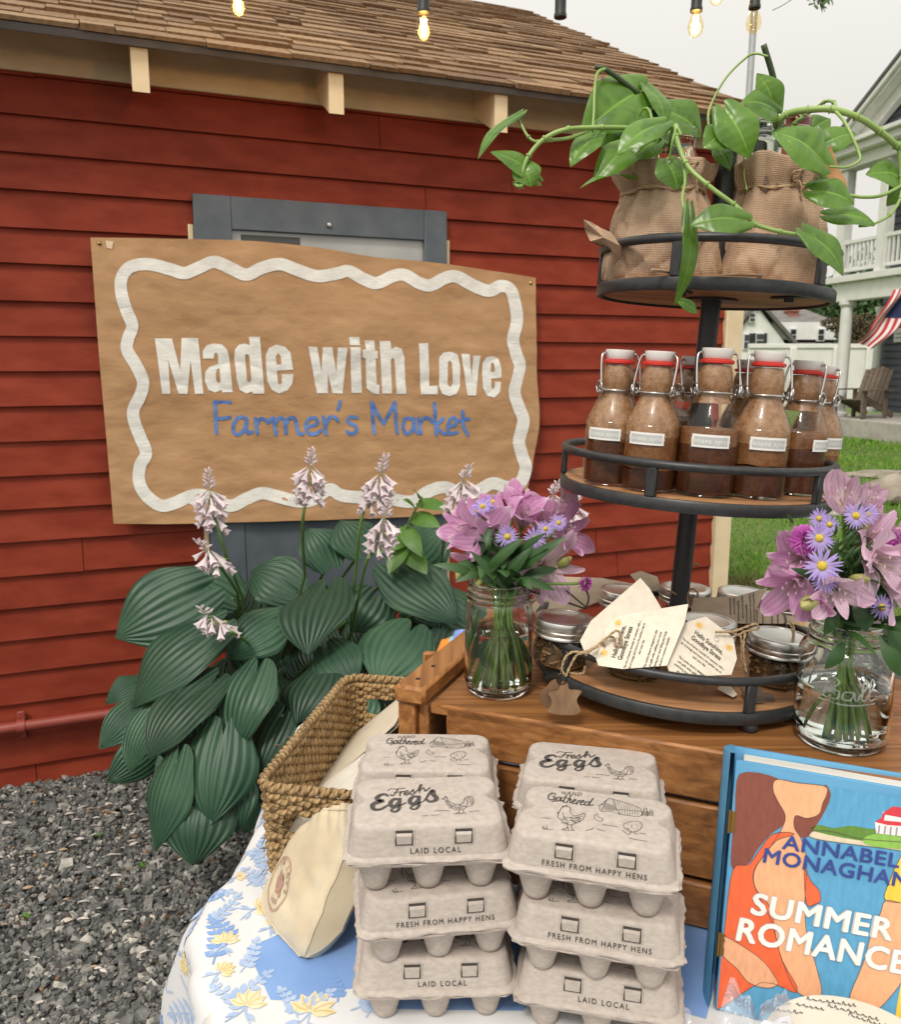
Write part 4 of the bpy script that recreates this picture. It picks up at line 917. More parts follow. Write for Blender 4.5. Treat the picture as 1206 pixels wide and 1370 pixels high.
# ================================================================ table and printed cloth
TZ = .745
tb_ = thing('folding_table', 'plain folding table hidden under the floral cloth', 'table', (.35, .85, 0))
M_tab = mat('table_plastic', (.55, .54, .5), (.6, .59, .55), rough=.5, sc=20)
q = MB(); q.bbox((-.235, .42, TZ - .034), (1.25, 1.30, TZ - .004), .006); q.build('table_top', M_tab, tb_)
for x, y in ((-.15, .5), (-.15, 1.22), (1.17, .5), (1.17, 1.22)): q = MB(); q.tube([V((x, y, 0)), V((x, y, TZ - .034))], .014, 10); q.build('leg', M_drip, tb_)
edge = [(PZ(*p, TZ).y, PZ(*p, TZ).x) for p in ((262, 1365), (250, 1290), (246, 1235), (268, 1198), (306, 1158), (322, 1130))]
edge = [(.36, -.225)] + edge + [(1.12, -.262), (1.34, -.27)]
def xe(y):
    for (y0, x0), (y1, x1) in zip(edge, edge[1:]):
        if y <= y1 or (y1, x1) == edge[-1]: t = (y - y0) / (y1 - y0); t = max(0, min(1, t)); t = t * t * (3 - 2 * t); return x0 + (x1 - x0) * t
RC = .028
def cloth(x, y, l=0):                                    # x left of the edge runs down the hanging side
    e = xe(y) + RC; wr = .0022 * noise.noise(V((x * 9, y * 7, 2))) + .0014 * noise.noise(V((x * 20 + y * 12, y * 17, 5)))
    if x >= e: return V((x, y, TZ + wr + l))
    d = e - x; a = d / RC
    fold = .028 * math.sin(y * 26 + 1.2 * math.sin(y * 9)) * min(1, d / .12)
    if a < PI / 2 * .92: return V((e - (RC + l) * math.sin(a), y, TZ + wr * .5 - RC + (RC + l) * math.cos(a)))
    a0 = PI / 2 * .92; d2 = d - a0 * RC
    return V((e - (RC + l) * math.sin(a0) - d2 * .16 + fold, y + .01 * math.sin(d2 * 14 + y * 20), TZ - RC + (RC + l) * math.cos(a0) - d2 * .985))
tc_ = thing('tablecloth', 'white cloth with blue leaf sprigs and yellow flowers draped over the table', 'tablecloth', (.35, .85, TZ))
M_cloth = mat('white_cotton', (.64, .645, .65), (.71, .71, .71), rough=.85, sc=5, bump=.25, bs=26, bd=.004, sheen=.2)
q = MB(); q.grid(lambda u, v: cloth(-.78 + 2.06 * (1 - u) if False else -.80 + 2.06 * u, .38 + .96 * v), 280, 150); q.build('cloth', M_cloth, tc_, 180)
q = MB(); 
q.grid(lambda u, v: V((-.23 + 1.49 * u, .379 - .03 * v + .012 * v * math.sin(u * 50), TZ - .0035 - .55 * v)), 120, 12); q.grid(lambda u, v: V((1.262 + .03 * v, .38 + .96 * u, TZ - .003 - .55 * v)), 20, 6); q.grid(lambda u, v: V((-.25 + 1.51 * u, 1.342 + .02 * v, TZ - .003 - .55 * v)), 20, 6)
q.build('cloth_skirt', M_cloth, tc_, 180)
M_cblue = mat('cornflower_print', (.17, .31, .62), (.22, .37, .68), rough=.85, sc=14, sheen=.2); M_cblue2 = mat('soft_blue_print', (.33, .45, .66), (.44, .54, .72), rough=.85, sc=60)
M_cyel = mat('yellow_print', (.74, .60, .32), (.78, .70, .50), rough=.85, sc=60); M_cor = mat('ochre_print', (.62, .42, .14), (.68, .50, .2), rough=.85, sc=60); M_cgr = mat('grey_blue_print', (.40, .47, .60), (.5, .56, .66), rough=.85, sc=50)
pz = lambda pts: [PZ(*p, TZ).xy[:] for p in pts]
ik = Ink(cloth, .0004)
ik.poly(pz([(330,1268),(345,1300),(362,1336),(400,1338),(440,1326),(470,1322),(496,1330),(520,1350),(700,1352),(720,1330),(880,1330),(905,1352),(945,1362),(962,1300),(960,1240),(900,1195),(500,1180),(455,1190),(410,1232),(372,1250)]), (), .014)
ik.poly([(-.12, .98), (.0, .95), (.2, .9), (.45, .8), (.7, .72), (.95, .75), (.95, 1.2), (.1, 1.25), (-.1, 1.2)], (), .02)
ik.build('blue_panel', M_cblue, tc_)
kb_, kb2, ky, ko, kg = Ink(cloth, .0006), Ink(cloth, .0007), Ink(cloth, .0008), Ink(cloth, .0010), Ink(cloth, .0005)
def lens(k, x, y, a, L, w_):
    c, s_ = math.cos(a), math.sin(a); k.poly([(x + c * L * t - s_ * w_ * b, y + s_ * L * t + c * w_ * b) for t, b in ((0, 0), (.3, .8), (.6, .8), (1, 0), (.6, -.8), (.3, -.8))])
def sprig(k, x, y, a, L, n=5, w_=.0045):
    pts = [(x + math.cos(a + .25 * t) * L * t, y + math.sin(a + .25 * t) * L * t) for t in (0, .25, .5, .75, 1)]; k.stroke(pts, .0018, 3)
    for i in range(n):
        t = (i + 1) / (n + .3); p = pts[0]; px, py = x + math.cos(a + .25 * t) * L * t, y + math.sin(a + .25 * t) * L * t
        for sg in (-1, 1): lens(k, px, py, a + .25 * t + sg * .95, L * .26 * (1.15 - .5 * t), w_ * (1.1 - .4 * t))
    lens(k, pts[-1][0], pts[-1][1], a + .3, L * .2, w_ * .7)
def bloom(x, y, r, a0):
    for i in range(6):
        t = a0 + (i - 2.5) * .52; ln = r * (1.15 - .06 * abs(i - 2.5)); lens(ky, x, y, t, ln, r * .30); ko.stroke([(x + .15 * r * math.cos(t), y + .15 * r * math.sin(t)), (x + ln * .5 * math.cos(t + .1), y + ln * .5 * math.sin(t + .1)), (x + ln * .85 * math.cos(t), y + ln * .85 * math.sin(t))], r * .045, 3)
    for sg in (-1, 1): kb2.stroke([(x, y), (x - r * .6 * math.cos(a0 + sg * .3), y - r * .6 * math.sin(a0 + sg * .3)), (x - r * 1.3 * math.cos(a0 + sg * .5), y - r * 1.3 * math.sin(a0 + sg * .5))], .0016, 4); lens(kb2, x - r * .5 * math.cos(a0 + sg * .4), y - r * .5 * math.sin(a0 + sg * .4), a0 + PI + sg * .9, r * .7, r * .16)
rs = random.Random(21)
for px, py, a, L in ((352,1190,2.0,.05),(372,1215,1.5,.045),(300,1205,2.2,.05),(330,1185,1.0,.045),(278,1235,.9,.05),(310,1260,2.0,.05),(285,1290,1.6,.06),(322,1300,1.2,.045),(300,1340,.6,.05),(330,1355,2.2,.05),(382,1352,.3,.045),(398,1360,1.9,.04),(470,1352,.4,.05),(490,1362,1.2,.04),(452,1340,1.6,.035),(355,1165,1.9,.05),(335,1150,1.2,.05)):
    p = PZ(px, py, TZ); sprig(kb2 if rs.random() < .6 else kb_, p.x, p.y, a, L)
for px, py, r in ((344,1215,.018),(300,1262,.017),(415,1354,.025),(330,1345,.020),(365,1238,.013),(318,1172,.012),(296,1300,.014)): p = PZ(px, py, TZ); bloom(p.x, p.y, r, rs.uniform(.4, 1.6))
for i in range(230):                                     # the pattern runs on over the edge, down the side and off the front
    y = rs.uniform(.42, 1.25); e = xe(y)
    x = e - rs.uniform(-.01, .42) if i < 175 else rs.uniform(-.1, 1.0)
    if i >= 175: y = rs.uniform(.4, .64)
    k = rs.random()
    if k < .5: sprig(kb2, x, y, rs.uniform(0, 6.28), rs.uniform(.035, .06))
    elif k < .7: sprig(kb_, x, y, rs.uniform(0, 6.28), rs.uniform(.03, .05))
    elif k < .77: bloom(x, y, rs.uniform(.012, .022), rs.uniform(0, 6.28))
    else:
        a = rs.uniform(0, 6.28); kg.stroke([(x, y), (x + .02 * math.cos(a), y + .02 * math.sin(a)), (x + .035 * math.cos(a + .8), y + .035 * math.sin(a + .8)), (x + .03 * math.cos(a + 1.5), y + .03 * math.sin(a + 1.5))], .003, 4)
kb_.build('leaf_print', M_cblue, tc_); kb2.build('leaf_print', M_cblue2, tc_); ky.build('flower_print', M_cyel, tc_); ko.build('flower_print', M_cor, tc_); kg.build('scroll_print', M_cgr, tc_)

# ================================================================ wooden crate
CZ = .957; CA = R(-22.4); CF = V((-.026, .924, 0))
KM = Matrix.Translation((CF.x, CF.y, TZ)) @ Matrix.Rotation(CA, 4, 'Z'); KH = CZ - TZ; KL, KD = .565, .30
M_crate = woodmat('stained_pine', (.20, .075, .019), (.33, .133, .037), (.44, .195, .062), st=(1.0, 34, 34))
M_crate2 = woodmat('stained_pine_end', (.24, .090, .022), (.37, .155, .042), (.49, .225, .073), st=(34, 1.0, 34))
crate = thing('wooden_crate', 'upturned reddish brown wooden crate with raised end battens, serving as a plinth', 'crate', (CF.x, CF.y, TZ), CA)
y = 0
for k, wd in enumerate((.098, .10, .096)): q = MB(); q.bbox((.001, y, KH - .014), (KL - .001, y + wd, KH - .0005 * k), .0025, KM); q.build('top_board', M_crate, crate); y += wd + .003
z = .004
for k, hgt in enumerate((.052, .085, .056)):
    q = MB(); q.bbox((.022, .0025 if k < 2 else .0, z), (KL - .022, .0155, z + hgt), .0025, KM); q.build('front_board', M_crate, crate)
    q = MB(); q.bbox((.022, KD - .016, z), (KL - .022, KD - .003, z + hgt), .0025, KM); q.build('back_board', M_crate, crate); z += hgt + .0065
for x0, x1 in ((-.038, .0), (KL, KL + .034)):
    q = MB(); q.bbox((x0, -.006, .0), (x1 - .016, KD + .006, KH - .002), .003, KM); q.bbox((x1 - .0155, .003, .0), (x1 - .002, KD - .002, KH - .004), .003, KM); q.build('end_panel', M_crate2, crate)
    q = MB(); q.bbox((x0 - .002, -.012, KH - .0015), (x1, KD + .012, KH + .0215), .004, KM); q.build('batten', M_crate2, crate)
M_nail = mat('dark_nail', (.03, .028, .025), rough=.5, metal=.6); q = MB()
for x in (.035, KL - .035):
    for z in (.03, .10, .175): q.lathe([(.0028, 0), (.0025, .0012), (.0005, .0016)], 8, KM @ Matrix.Translation((x, .0024, z)) @ Matrix.Rotation(R(90), 4, 'X'))
for yy in (.004, .05): q.lathe([(.003, 0), (.0025, .0012), (.0005, .0016)], 8, KM @ Matrix.Translation((-.02, yy + .01, KH + .0213)))
q.build('nails', M_nail, crate)
def kc(px, py): return PZ(px, py, CZ)
# small colourful things behind the crate
b0 = P(606, 868, 1.30); ck = thing('colourful_cloth', 'small rumpled multicoloured cloth showing behind the crate batten', 'cloth', (b0.x, b0.y, TZ))
for (px, py), r, c in zip(((600, 880), (603, 862), (612, 858), (620, 850)), (.02, .022, .02, .02), ((.55, .05, .04), (.65, .22, .03), (.20, .48, .58), (.18, .28, .62))):
    p = P(px, py, 1.305); q = MB(); q.lathe([(r * 1.5, -(p.z - TZ)), (r * 1.3, -.05), (r, -.01), (r * .7, .006), (.001, .010)], 14, Matrix.Translation(p), lambda v, a, t: v * (1 + .22 * noise.noise(V((a * 2, t * 5, px))))); q.build('fold', mat('cloth_colour', c, tuple(x * 1.25 for x in c), rough=.85, sc=40), ck, 60)
p = P(576, 890, 1.22); q = MB(); q.bbox((p.x - .011, p.y, TZ), (p.x + .009, p.y + .012, P(576, 874, 1.22).z), .002); tag(q.build('wooden_stake', M_crate2, None), 'short pale wooden stake standing behind the left end of the crate', 'stake')

# ================================================================ three tier stand
tilt = R(3.2)
SM = Matrix.Translation((.282, 1.008, CZ)) @ Matrix.Rotation(tilt, 4, 'Y')
stand = thing('tiered_stand', 'black metal three tier serving stand with round wooden shelves', 'stand', SM.translation, rot=(0, tilt, 0))
M_disc = woodmat('mango_wood', (.20, .09, .035), (.36, .17, .07), (.48, .26, .12), st=(1.5, 18, 8), sc=2.5)
tiers = [(.0165, .173, 'x'), (.239, .156, 'x'), (.4695, .130, 'x')]
def ring(mb, r, z, tr, seg=72): mb.tube([SM @ V((r * math.cos(2 * PI * k / seg), r * math.sin(2 * PI * k / seg), z)) for k in range(seg)], tr, 10, False, True)
q = MB(); q.tube([SM @ V((0, 0, .0)), SM @ V((0, 0, .645))], .0115, 16); q.build('pole', M_black, stand)
q = MB(); q.lathe([(.0115, .640), (.0135, .644), (.0135, .652), (.011, .658), (.013, .668), (.010, .676), (.001, .680)], 16, SM); q.build('finial', M_black, stand)
for ti, (zt, r, _) in enumerate(tiers):
    q = MB(); q.lathe([(r - .004, zt), (r - .002, zt + .002), (r - .002, zt + .011), (r - .004, zt + .0125), (.001, zt + .0125)], 72, SM); board = q.build('shelf_board', M_disc, stand, 40)
    q = MB(); q.lathe([(r - .0015, zt - .003), (r + .0035, zt - .0025), (r + .0045, zt - .0005), (r + .0045, zt + .0085), (r + .003, zt + .0108), (r - .0015, zt + .0108), (r - .0015, zt - .003)], 96, SM, c0=False, c1=False); rim = q.build('rim', M_black, stand, 40)
    q = MB(); q.lathe([(.030, zt - .003), (.030, zt - .0005), (.012, zt - .0005)], 24, SM); q.lathe([(.012, zt + .0127), (.026, zt + .0127), (.026, zt + .0145), (.0115, zt + .017)], 24, SM, c0=False); q.build('collar', M_black, stand)
    rh = zt + (.046, .046, .050)[ti]; q = MB(); ring(q, r + .001, rh, .0050); q.build('rail', M_black, stand, 180)
    for k in range(5):
        a = 2 * PI * k / 5 + (R(-78), R(-122), R(-52))[ti]; M2 = SM @ Matrix.Rotation(a, 4, 'Z') @ Matrix.Translation((r + .001, 0, 0)); q = MB(); q.bbox((-.0035, -.006, zt + .0105), (.0035, .006, rh - .003), .0015, M2); q.build('rail_post', M_black, rim)
    if ti == 2:
        for a in (R(-55), R(-125)):
            M2 = SM @ Matrix.Rotation(a, 4, 'Z') @ Matrix.Translation((r - .028, 0, zt)); q = MB(); q.bbox((-.02, -.006, -.003), (.024, .006, -.0004), .001, M2); q.lathe([(.005, -.007), (.005, -.003)], 10, M2); q.build('bracket', M_black, stand)
for k in range(4):
    a = R(-75) + k * PI / 2; q = MB(); q.lathe([(.0005, .0), (.006, .0012), (.0095, .006), (.0095, .010), (.006, .0155), (.004, .017)], 16, SM @ Matrix.Translation((.166 * math.cos(a), .166 * math.sin(a), 0))); q.build('ball_foot', M_black, stand, 180)
def on(ti, dx, dy, dz=0):                                # a spot on a tier, from its centre
    return SM @ V((dx, dy, tiers[ti][0] + .0127 + dz))

# ---------------------------------------------------------------- swing top bottles of syrup
M_bglass = glassy('bottle_glass', (.95, .93, .90), rough=.03)
def grainy(name, c1, c2, c3, sc):
    m, t, b = nodes(name); L = t.links.new; b.inputs['Roughness'].default_value = .25; b.inputs['Specular IOR Level'].default_value = .5
    tc = nn(t, 'ShaderNodeTexCoord'); n = nn(t, 'ShaderNodeTexNoise'); n.inputs['Scale'].default_value = sc; n.inputs['Detail'].default_value = 8; n.inputs['Roughness'].default_value = .7
    L(tc.outputs['Object'], n.inputs['Vector']); n2 = nn(t, 'ShaderNodeTexVoronoi'); n2.inputs['Scale'].default_value = sc * 5; L(tc.outputs['Object'], n2.inputs['Vector'])
    a = nn(t, 'ShaderNodeMath', operation='MULTIPLY_ADD'); a.inputs[1].default_value = .25; L(n2.outputs['Distance'], a.inputs[0]); L(n.outputs[0], a.inputs[2]); L(ramp(t, [(.4, c1), (.58, c2), (.78, c3)], a.outputs[0]), b.inputs['Base Color']); return m
M_syr = grainy('dark_syrup', (.050, .016, .006), (.075, .025, .010), (.12, .042, .016), 60)
M_mid = grainy('settling_syrup', (.13, .052, .020), (.20, .085, .032), (.28, .13, .052), 110)
M_foam = grainy('syrup_foam', (.20, .095, .042), (.31, .163, .078), (.45, .265, .142), 130)
M_stop = mat('white_stopper', (.74, .70, .66), (.80, .77, .73), rough=.35, sc=40); M_gask = mat('red_gasket', (.62, .035, .025), rough=.4)
M_lab = mat('white_label', (.84, .82, .78), (.88, .86, .82), rough=.6, sc=100); M_labg = mat('grey_label_panel', (.50, .51, .50), (.55, .56, .54), rough=.6, sc=60)
BP = [(0, .0320), (.003, .0352), (.008, .0362), (.076, .0362), (.084, .0356), (.093, .0328), (.103, .0285), (.113, .0242), (.121, .0212), (.125, .0210), (.130, .0222), (.138, .0226), (.147, .0218), (.154, .0196), (.159, .0182)]
def brad(z):
    for (z0, r0), (z1, r1) in zip(BP, BP[1:]):
        if z <= z1: return r0 + (r1 - r0) * (z - z0) / (z1 - z0)
    return BP[-1][1]
def bottle(loc, rz, lv1, lv2, label, text, lrot, sc=1.0, gap=0, full=.1575):
    sc *= .85
    M0 = Matrix.Translation(loc) @ Matrix.Rotation(tilt, 4, 'Y') @ Matrix.Rotation(rz, 4, 'Z') @ Matrix.Scale(sc, 4)
    t = thing('syrup_bottle', label, 'bottle', loc, group='swing top bottles on the middle shelf', rot=(0, tilt, rz))
    q = MB(); sp = spl([(r, z) for z, r in BP], 3); q.lathe([(.001, .0005)] + [(p.x, p.y) for p in sp], 36, M0, c0=False, c1=False); q.build('glass', M_bglass, t, 60)
    def fill(z0, z1, m, nm):
        zs = [z0 + (z1 - z0) * i / 14 for i in range(15)]; ph_ = random.random() * 9
        q = MB(); q.lathe([(.001, z0)] + [(brad(z) - .0017, z) for z in zs] + [(.001, z1)], 32, M0, lambda v, a, tt: V((v.x, v.y, v.z + (.0022 * noise.noise(V((math.cos(a) * 2, math.sin(a) * 2, ph_ + round(v.z * 50)))) if (v.z > z0 + .003 or nm != 'syrup') and v.z > .01 else 0))), False, False); q.build(nm, m, t, 60)
    fill(.004, lv1, M_syr, 'syrup'); fill(lv1 + .0002, lv2, M_mid, 'settled_syrup'); fill(max(gap, lv2 + .0002), full, M_foam, 'foam')
    q = MB(); q.lathe([(.0180, .1592), (.0204, .1602), (.0204, .1632), (.0180, .1645)], 24, M0); q.build('gasket', M_gask, t)
    q = MB(); q.lathe([(.0160, .1647), (.0168, .1655), (.0178, .1700), (.0190, .1755), (.0186, .1775), (.0145, .1770), (.001, .1755)], 24, M0); q.build('stopper', M_stop, t, 50)
    wr = MB(); r_ = .0013
    for sg in (-1, 1):
        wr.tube([M0 @ V(p) for p in spl([(sg * .0210, 0, .1735), (sg * .0255, -.002, .168), (sg * .0270, -.007, .150), (sg * .0270, -.012, .132), (sg * .0258, -.014, .125), (sg * .0252, -.009, .120), (sg * .0256, -.004, .124), (sg * .0262, -.006, .130)], 5)], r_, 6)
        wr.tube([M0 @ V(p) for p in spl([(sg * .0278, .004, .130), (sg * .0278, -.004, .121), (sg * .0278, -.014, .123), (sg * .0278, -.014, .133), (sg * .0278, -.004, .136), (sg * .0278, .004, .130)], 4)], r_, 6)
    wr.tube([M0 @ V((-.0225, 0, .172)), M0 @ V((-.0185, 0, .172))], r_, 6); wr.tube([M0 @ V((.0185, 0, .172)), M0 @ V((.0225, 0, .172))], r_, 6)
    ring_ = [M0 @ V((.0226 * math.cos(a), .0226 * math.sin(a), .1250)) for a in [2 * PI * k / 24 for k in range(24)]]; wr.tube(ring_, r_, 6, False, True)
    wr.build('wire_bail', M_steel, t, 180)
    if text:
        zc_ = .068
        def cyl(x, z, l): a = lrot + x / .0364 - rz - PI / 2; return M0 @ V(((.0366 + l) * math.cos(a), (.0366 + l) * math.sin(a), zc_ + z - (.0 if z < 0 else 0)))
        lb = MB(); lb.grid(lambda u, v: cyl((u - .5) * .046, (v - .5) * .0155, .0002), 14, 1); lo = lb.build('label_sticker', M_lab, t, 180)
        lb = MB(); lb.grid(lambda u, v: cyl((u - .5) * .040, (v - .5) * .0102, .0004), 14, 1); lb.build('label_panel', M_labg, lo, 180)
        ik = Ink(cyl, .0006); ik.text(text, 0, -.0022, .0082, 0, 1, 0, 1.1); ik.build('label_lettering', M_lab, lo)
    return t
def bpos(px, dy):
    y0 = SM.translation.y + dy; c = P(px, 630, y0); o = SM @ V((0, 0, tiers[1][0] + .0131)); n_ = (SM.to_3x3() @ V((0, 0, 1))).normalized(); return V((c.x, y0, o.z - n_.x / n_.z * (c.x - o.x) - n_.y / n_.z * (y0 - o.y)))
def bpos_(px, py): 
    o = SM @ V((0, 0, tiers[1][0] + .0127)); nrm = (SM.to_3x3() @ V((0, 0, 1))).normalized(); return PP(px, py, o, nrm)
BT = [(815, -.060, .2, .058, .062, 'syrup bottle at the left end of the shelf, dark below its label, pale above', -.55, 1.0), (867, -.092, -.7, .028, .070, 'paler syrup bottle second from the left, foamy brown almost to the base', -.45, 1.0),
      (942, -.108, .1, .062, .082, 'front syrup bottle before the black pole, dark brown with a clear shoulder', -.22, 1.04), (1010, -.100, .0, .040, .066, 'syrup bottle right of the front dark one, full label reading banana syrup', -.02, 1.04),
      (1062, -.055, -.85, .062, .085, 'dark syrup bottle second from the right with its label cut off at the edge', .75, 1.0), (1084, .010, -.9, .022, .05, 'syrup bottle at the right end of the shelf, half hidden, label edge showing', .62, .98),
      (914, .055, .4, .09, .10, 'very dark syrup bottle behind the pole at the back left', None, 1.0), (986, .060, .6, .07, .10, 'dark syrup bottle at the back between the two front bottles', None, 1.0)]
for px, py, rz, a, b, lab, lr, sc in BT: bottle(bpos(px, py), rz, a, b, lab, 'banana syrup' if lr is not None else None, lr, sc, .112 if px in (942, 1062, 914) else 0)

# ---------------------------------------------------------------- squat tea jars
M_tea = island_ramp('dried_tea', [(0, (.05, .025, .012)), (.3, (.10, .05, .02)), (.6, (.20, .10, .035)), (.8, (.30, .17, .06)), (.93, (.38, .28, .13))], rough=.85)
M_jar = glassy('jar_glass', (.93, .95, .94), rough=.04)
M_twine = mat('jute_twine', (.36, .24, .13), (.50, .36, .21), rough=.9, sc=300, bump=.8, bs=500, bd=.001)
def twine(mb, pts, r=.0013, n=6):
    pts = spl(pts, n); 
    for sg in (0, PI):
        out = []
        for i, p in enumerate(pts):
            a = i * 1.0 + sg; t = (pts[min(i + 1, len(pts) - 1)] - pts[max(i - 1, 0)]).normalized(); x = t.orthogonal().normalized(); y = t.cross(x); out.append(p + (x * math.cos(a) + y * math.sin(a)) * r * .55)
        mb.tube(out, r * .72, 5)
def squat_jar(loc, label, rz=0, fill=.75):
    M0 = Matrix.Translation(loc) @ Matrix.Rotation(tilt, 4, 'Y') @ Matrix.Rotation(rz, 4, 'Z')
    t = thing('tea_jar', label, 'jar', loc, group='tea jars on the bottom shelf', rot=(0, tilt, rz))
    q = MB(); prof = [(.001, .002), (.026, .0005), (.0315, .003), (.0325, .008), (.0332, .014), (.0328, .030), (.0335, .036), (.0325, .040), (.0320, .043)]
    def facet(v, a, tt): return V((v.x, v.y, v.z)) * 1 + V((math.cos(a), math.sin(a), 0)) * (.0005 * math.sin(a * 18) * (1 if .01 < v.z < .034 else 0))
    q.lathe(prof, 54, M0, facet, False, False); q.build('glass', M_jar, t, 60)
    te = MB(); r = random.Random(int(loc.x * 1e4)); zt = .006 + .032 * fill
    for i in range(150):
        a = r.uniform(0, 2 * PI); rr = .0305 * math.sqrt(r.uniform(.45, 1)); z = r.uniform(.004, zt); s_ = r.uniform(.002, .005); te.bbox((-s_ * 1.4, -s_ * .7, -s_ * .25), (s_ * 1.4, s_ * .7, s_ * .25), .0004, M0 @ MX((rr * .92 * math.cos(a), rr * .92 * math.sin(a), z), r.uniform(0, 6), r.uniform(-1, 1), r.uniform(-1, 1)))
    te.lathe([(.001, .003), (.026, .003), (.028, .006), (.027, zt - .004), (.001, zt - .003)], 20, M0); te.build('tea', M_tea, t, 30)
    q = MB(); band = [(.0345, .0385), (.0355, .039), (.0355, .041), (.0345, .0425), (.0358, .0445), (.0358, .0475), (.0348, .0485), (.0352, .0495), (.0352, .0575), (.0345, .0590), (.0325, .0598), (.0295, .0598), (.0295, .0588)]
    q.lathe(band, 72, M0, lambda v, a, tt: v + (V((math.cos(a), math.sin(a), 0)) * (.00035 * (1 if int(a / (2 * PI) * 72) % 2 else -1)) if .0496 < v.z < .0574 else V((0, 0, 0))), False, False); b = q.build('lid_band', M_zinc, t, 35)
    q = MB(); q.lathe([(.0296, .0589), (.0285, .0592), (.026, .0586), (.001, .0586)], 48, M0, c0=False); q.build('lid_disc', M_zinc, b, 35)
    return M0
def jpos(px, py, dz=0): o = SM @ V((0, 0, tiers[0][0] + .0127)); n_ = (SM.to_3x3() @ V((0, 0, 1))).normalized(); return PP(px, py, o + n_ * dz, n_)
JL = [((756, 826), 'tea jar at the left end of the bottom shelf beside the flower jar', .7), ((1044, 850), 'tea jar at the right front of the bottom shelf, bright ridged lid', .85), ((838, 790), 'tea jar at the back left with a dull shaded lid', .6),
      ((918, 786), 'tea jar behind the black pole with a bright white lid', .6), ((996, 792), 'tea jar at the back right with a bright lid against the lawn', .6), ((852, 838), 'tea jar at the front, its lid covered by the left paper tag', .7),
      ((947, 830), 'tea jar in the middle with a shaded lid behind the sunny tag', .6), ((1046, 800), 'tea jar at the far right behind the bright ridged lid', .6)]
for (px, py), lab, fl_ in JL: squat_jar(jpos(px, py, .0585) - (SM.to_3x3() @ V((0, 0, .0585))), lab, random.uniform(0, 3), fl_)

# ---------------------------------------------------------------- paper tags and wooden charms
M_tagp = mat('cream_card', (.70, .62, .50), (.76, .69, .57), rough=.7, sc=120, bump=.1)
M_tagk = mat('kraft_card', (.42, .33, .23), (.50, .40, .29), rough=.75, sc=60, bump=.15)
M_gold = mat('sun_yellow', (.80, .38, .03), (.86, .48, .06), rough=.7, sc=200); M_gold2 = mat('sun_ray_yellow', (.80, .58, .22), rough=.7)
def ptag(outline, depth, label, mat_, cat='tag', thick=.0006, bow=0.0):
    """card whose outline is given as (px, py) with a plane through three (px, py, Y) points"""
    a, b, c = (P(*d[:2], d[2]) for d in depth); n_ = (b - a).cross(c - a).normalized()
    if n_.dot(CAM - a) < 0: n_ = -n_
    ctr = PP(sum(p[0] for p in outline) / len(outline), sum(p[1] for p in outline) / len(outline), a, n_)
    t = thing('paper_tag', label, cat, ctr, group='paper tags tied to the jars')
    q = MB(); pts = [PP(px, py, a, n_) for px, py in outline]; m = len(pts); q.add([p for p in pts] + [p - n_ * thick for p in pts], [tuple(range(m)), tuple(range(2 * m - 1, m - 1, -1))] + [(i, i + m, (i + 1) % m + m, (i + 1) % m) for i in range(m)])
    if (pts[1] - pts[0]).cross(pts[2] - pts[1]).dot(n_) < 0: q.f = [tuple(f)[::-1] for f in q.f]
    q.build('card', mat_, t, 0); return t, (lambda px, py, l: PP(px, py, a, n_) + n_ * l)
z5 = lambda pts: [(790 + x / 5.743, 800 + y / 5.743) for x, y in pts]
tA, fA = ptag(z5([(45,468),(62,518),(250,545),(590,518),(728,180),(755,45),(350,112),(215,140),(110,235),(112,262),(82,372)]), [(805, 880, .868), (880, 890, .846), (915, 810, .882)], 'cream tag with sideways text tied by twine at the left front of the tray', M_tagp)
tB, fB = ptag(z5([(590,520),(606,560),(660,580),(760,592),(900,596),(1085,590),(1128,465),(1100,300),(980,210),(890,142),(720,190),(640,370)]), [(895, 895, .846), (978, 902, .848), (945, 825, .89)], 'cream tag reading Hello Sunshine, Goodbye Stress, leaning behind the front rail', M_tagp)
def tagprint(t, f, M2, suns, hole):
    """M2: tag-space (mm, text upright) -> photo pixels"""
    ik = Ink(lambda x, y, l: f(*M2(x, y), l), .0004)
    for k, tx in enumerate(('Hello Sunshine,', 'Goodbye Stress')): ik.text(tx, 0, -k * 6.2, 6.2, .03, .74, 0, 1.0)
    for k, tx in enumerate(('The mix of lemon, lavender & rosemary with a', 'bit of orange and cloves is the perfect way to', 'start your day.', '', 'This combo blend is designed to calm', 'and uplift while uplifting your mood', 'awakening your mind, lifting your body', 'infused in rosemary, lavender')):
        if tx: ik.text(tx, 0, -11.8 - k * 4.3, 3.1, .012, .72)
    ik.build('tag_lettering', M_print, t)
    sn = Ink(lambda x, y, l: f(*M2(x, y), l), .0005); rysn = Ink(lambda x, y, l: f(*M2(x, y), l), .0004)
    for x, y in suns:
        sn.disc(x, y, 1.9, 16)
        for i in range(16): a = i * PI / 8; rysn.stroke([(x + 2.3 * math.cos(a), y + 2.3 * math.sin(a)), (x + (3.9 if i % 2 else 3.3) * math.cos(a), y + (3.9 if i % 2 else 3.3) * math.sin(a))], .38, smooth=False)
    sn.build('sun_print', M_gold, t); rysn.build('ray_print', M_gold2, t)
    hk = Ink(lambda x, y, l: f(*M2(x, y), l), .0006); x, y = hole; hk.stroke([(x + 2.0 * math.cos(i * PI / 6), y + 2.0 * math.sin(i * PI / 6)) for i in range(12)], .28, 3, True); hk.build('hole_ring', mat('grey_eyelet', (.2, .19, .18)), t)
def aff(o, ex, ey): return lambda x, y: (o[0] + ex[0] * x + ey[0] * y, o[1] + ex[1] * x + ey[1] * y)
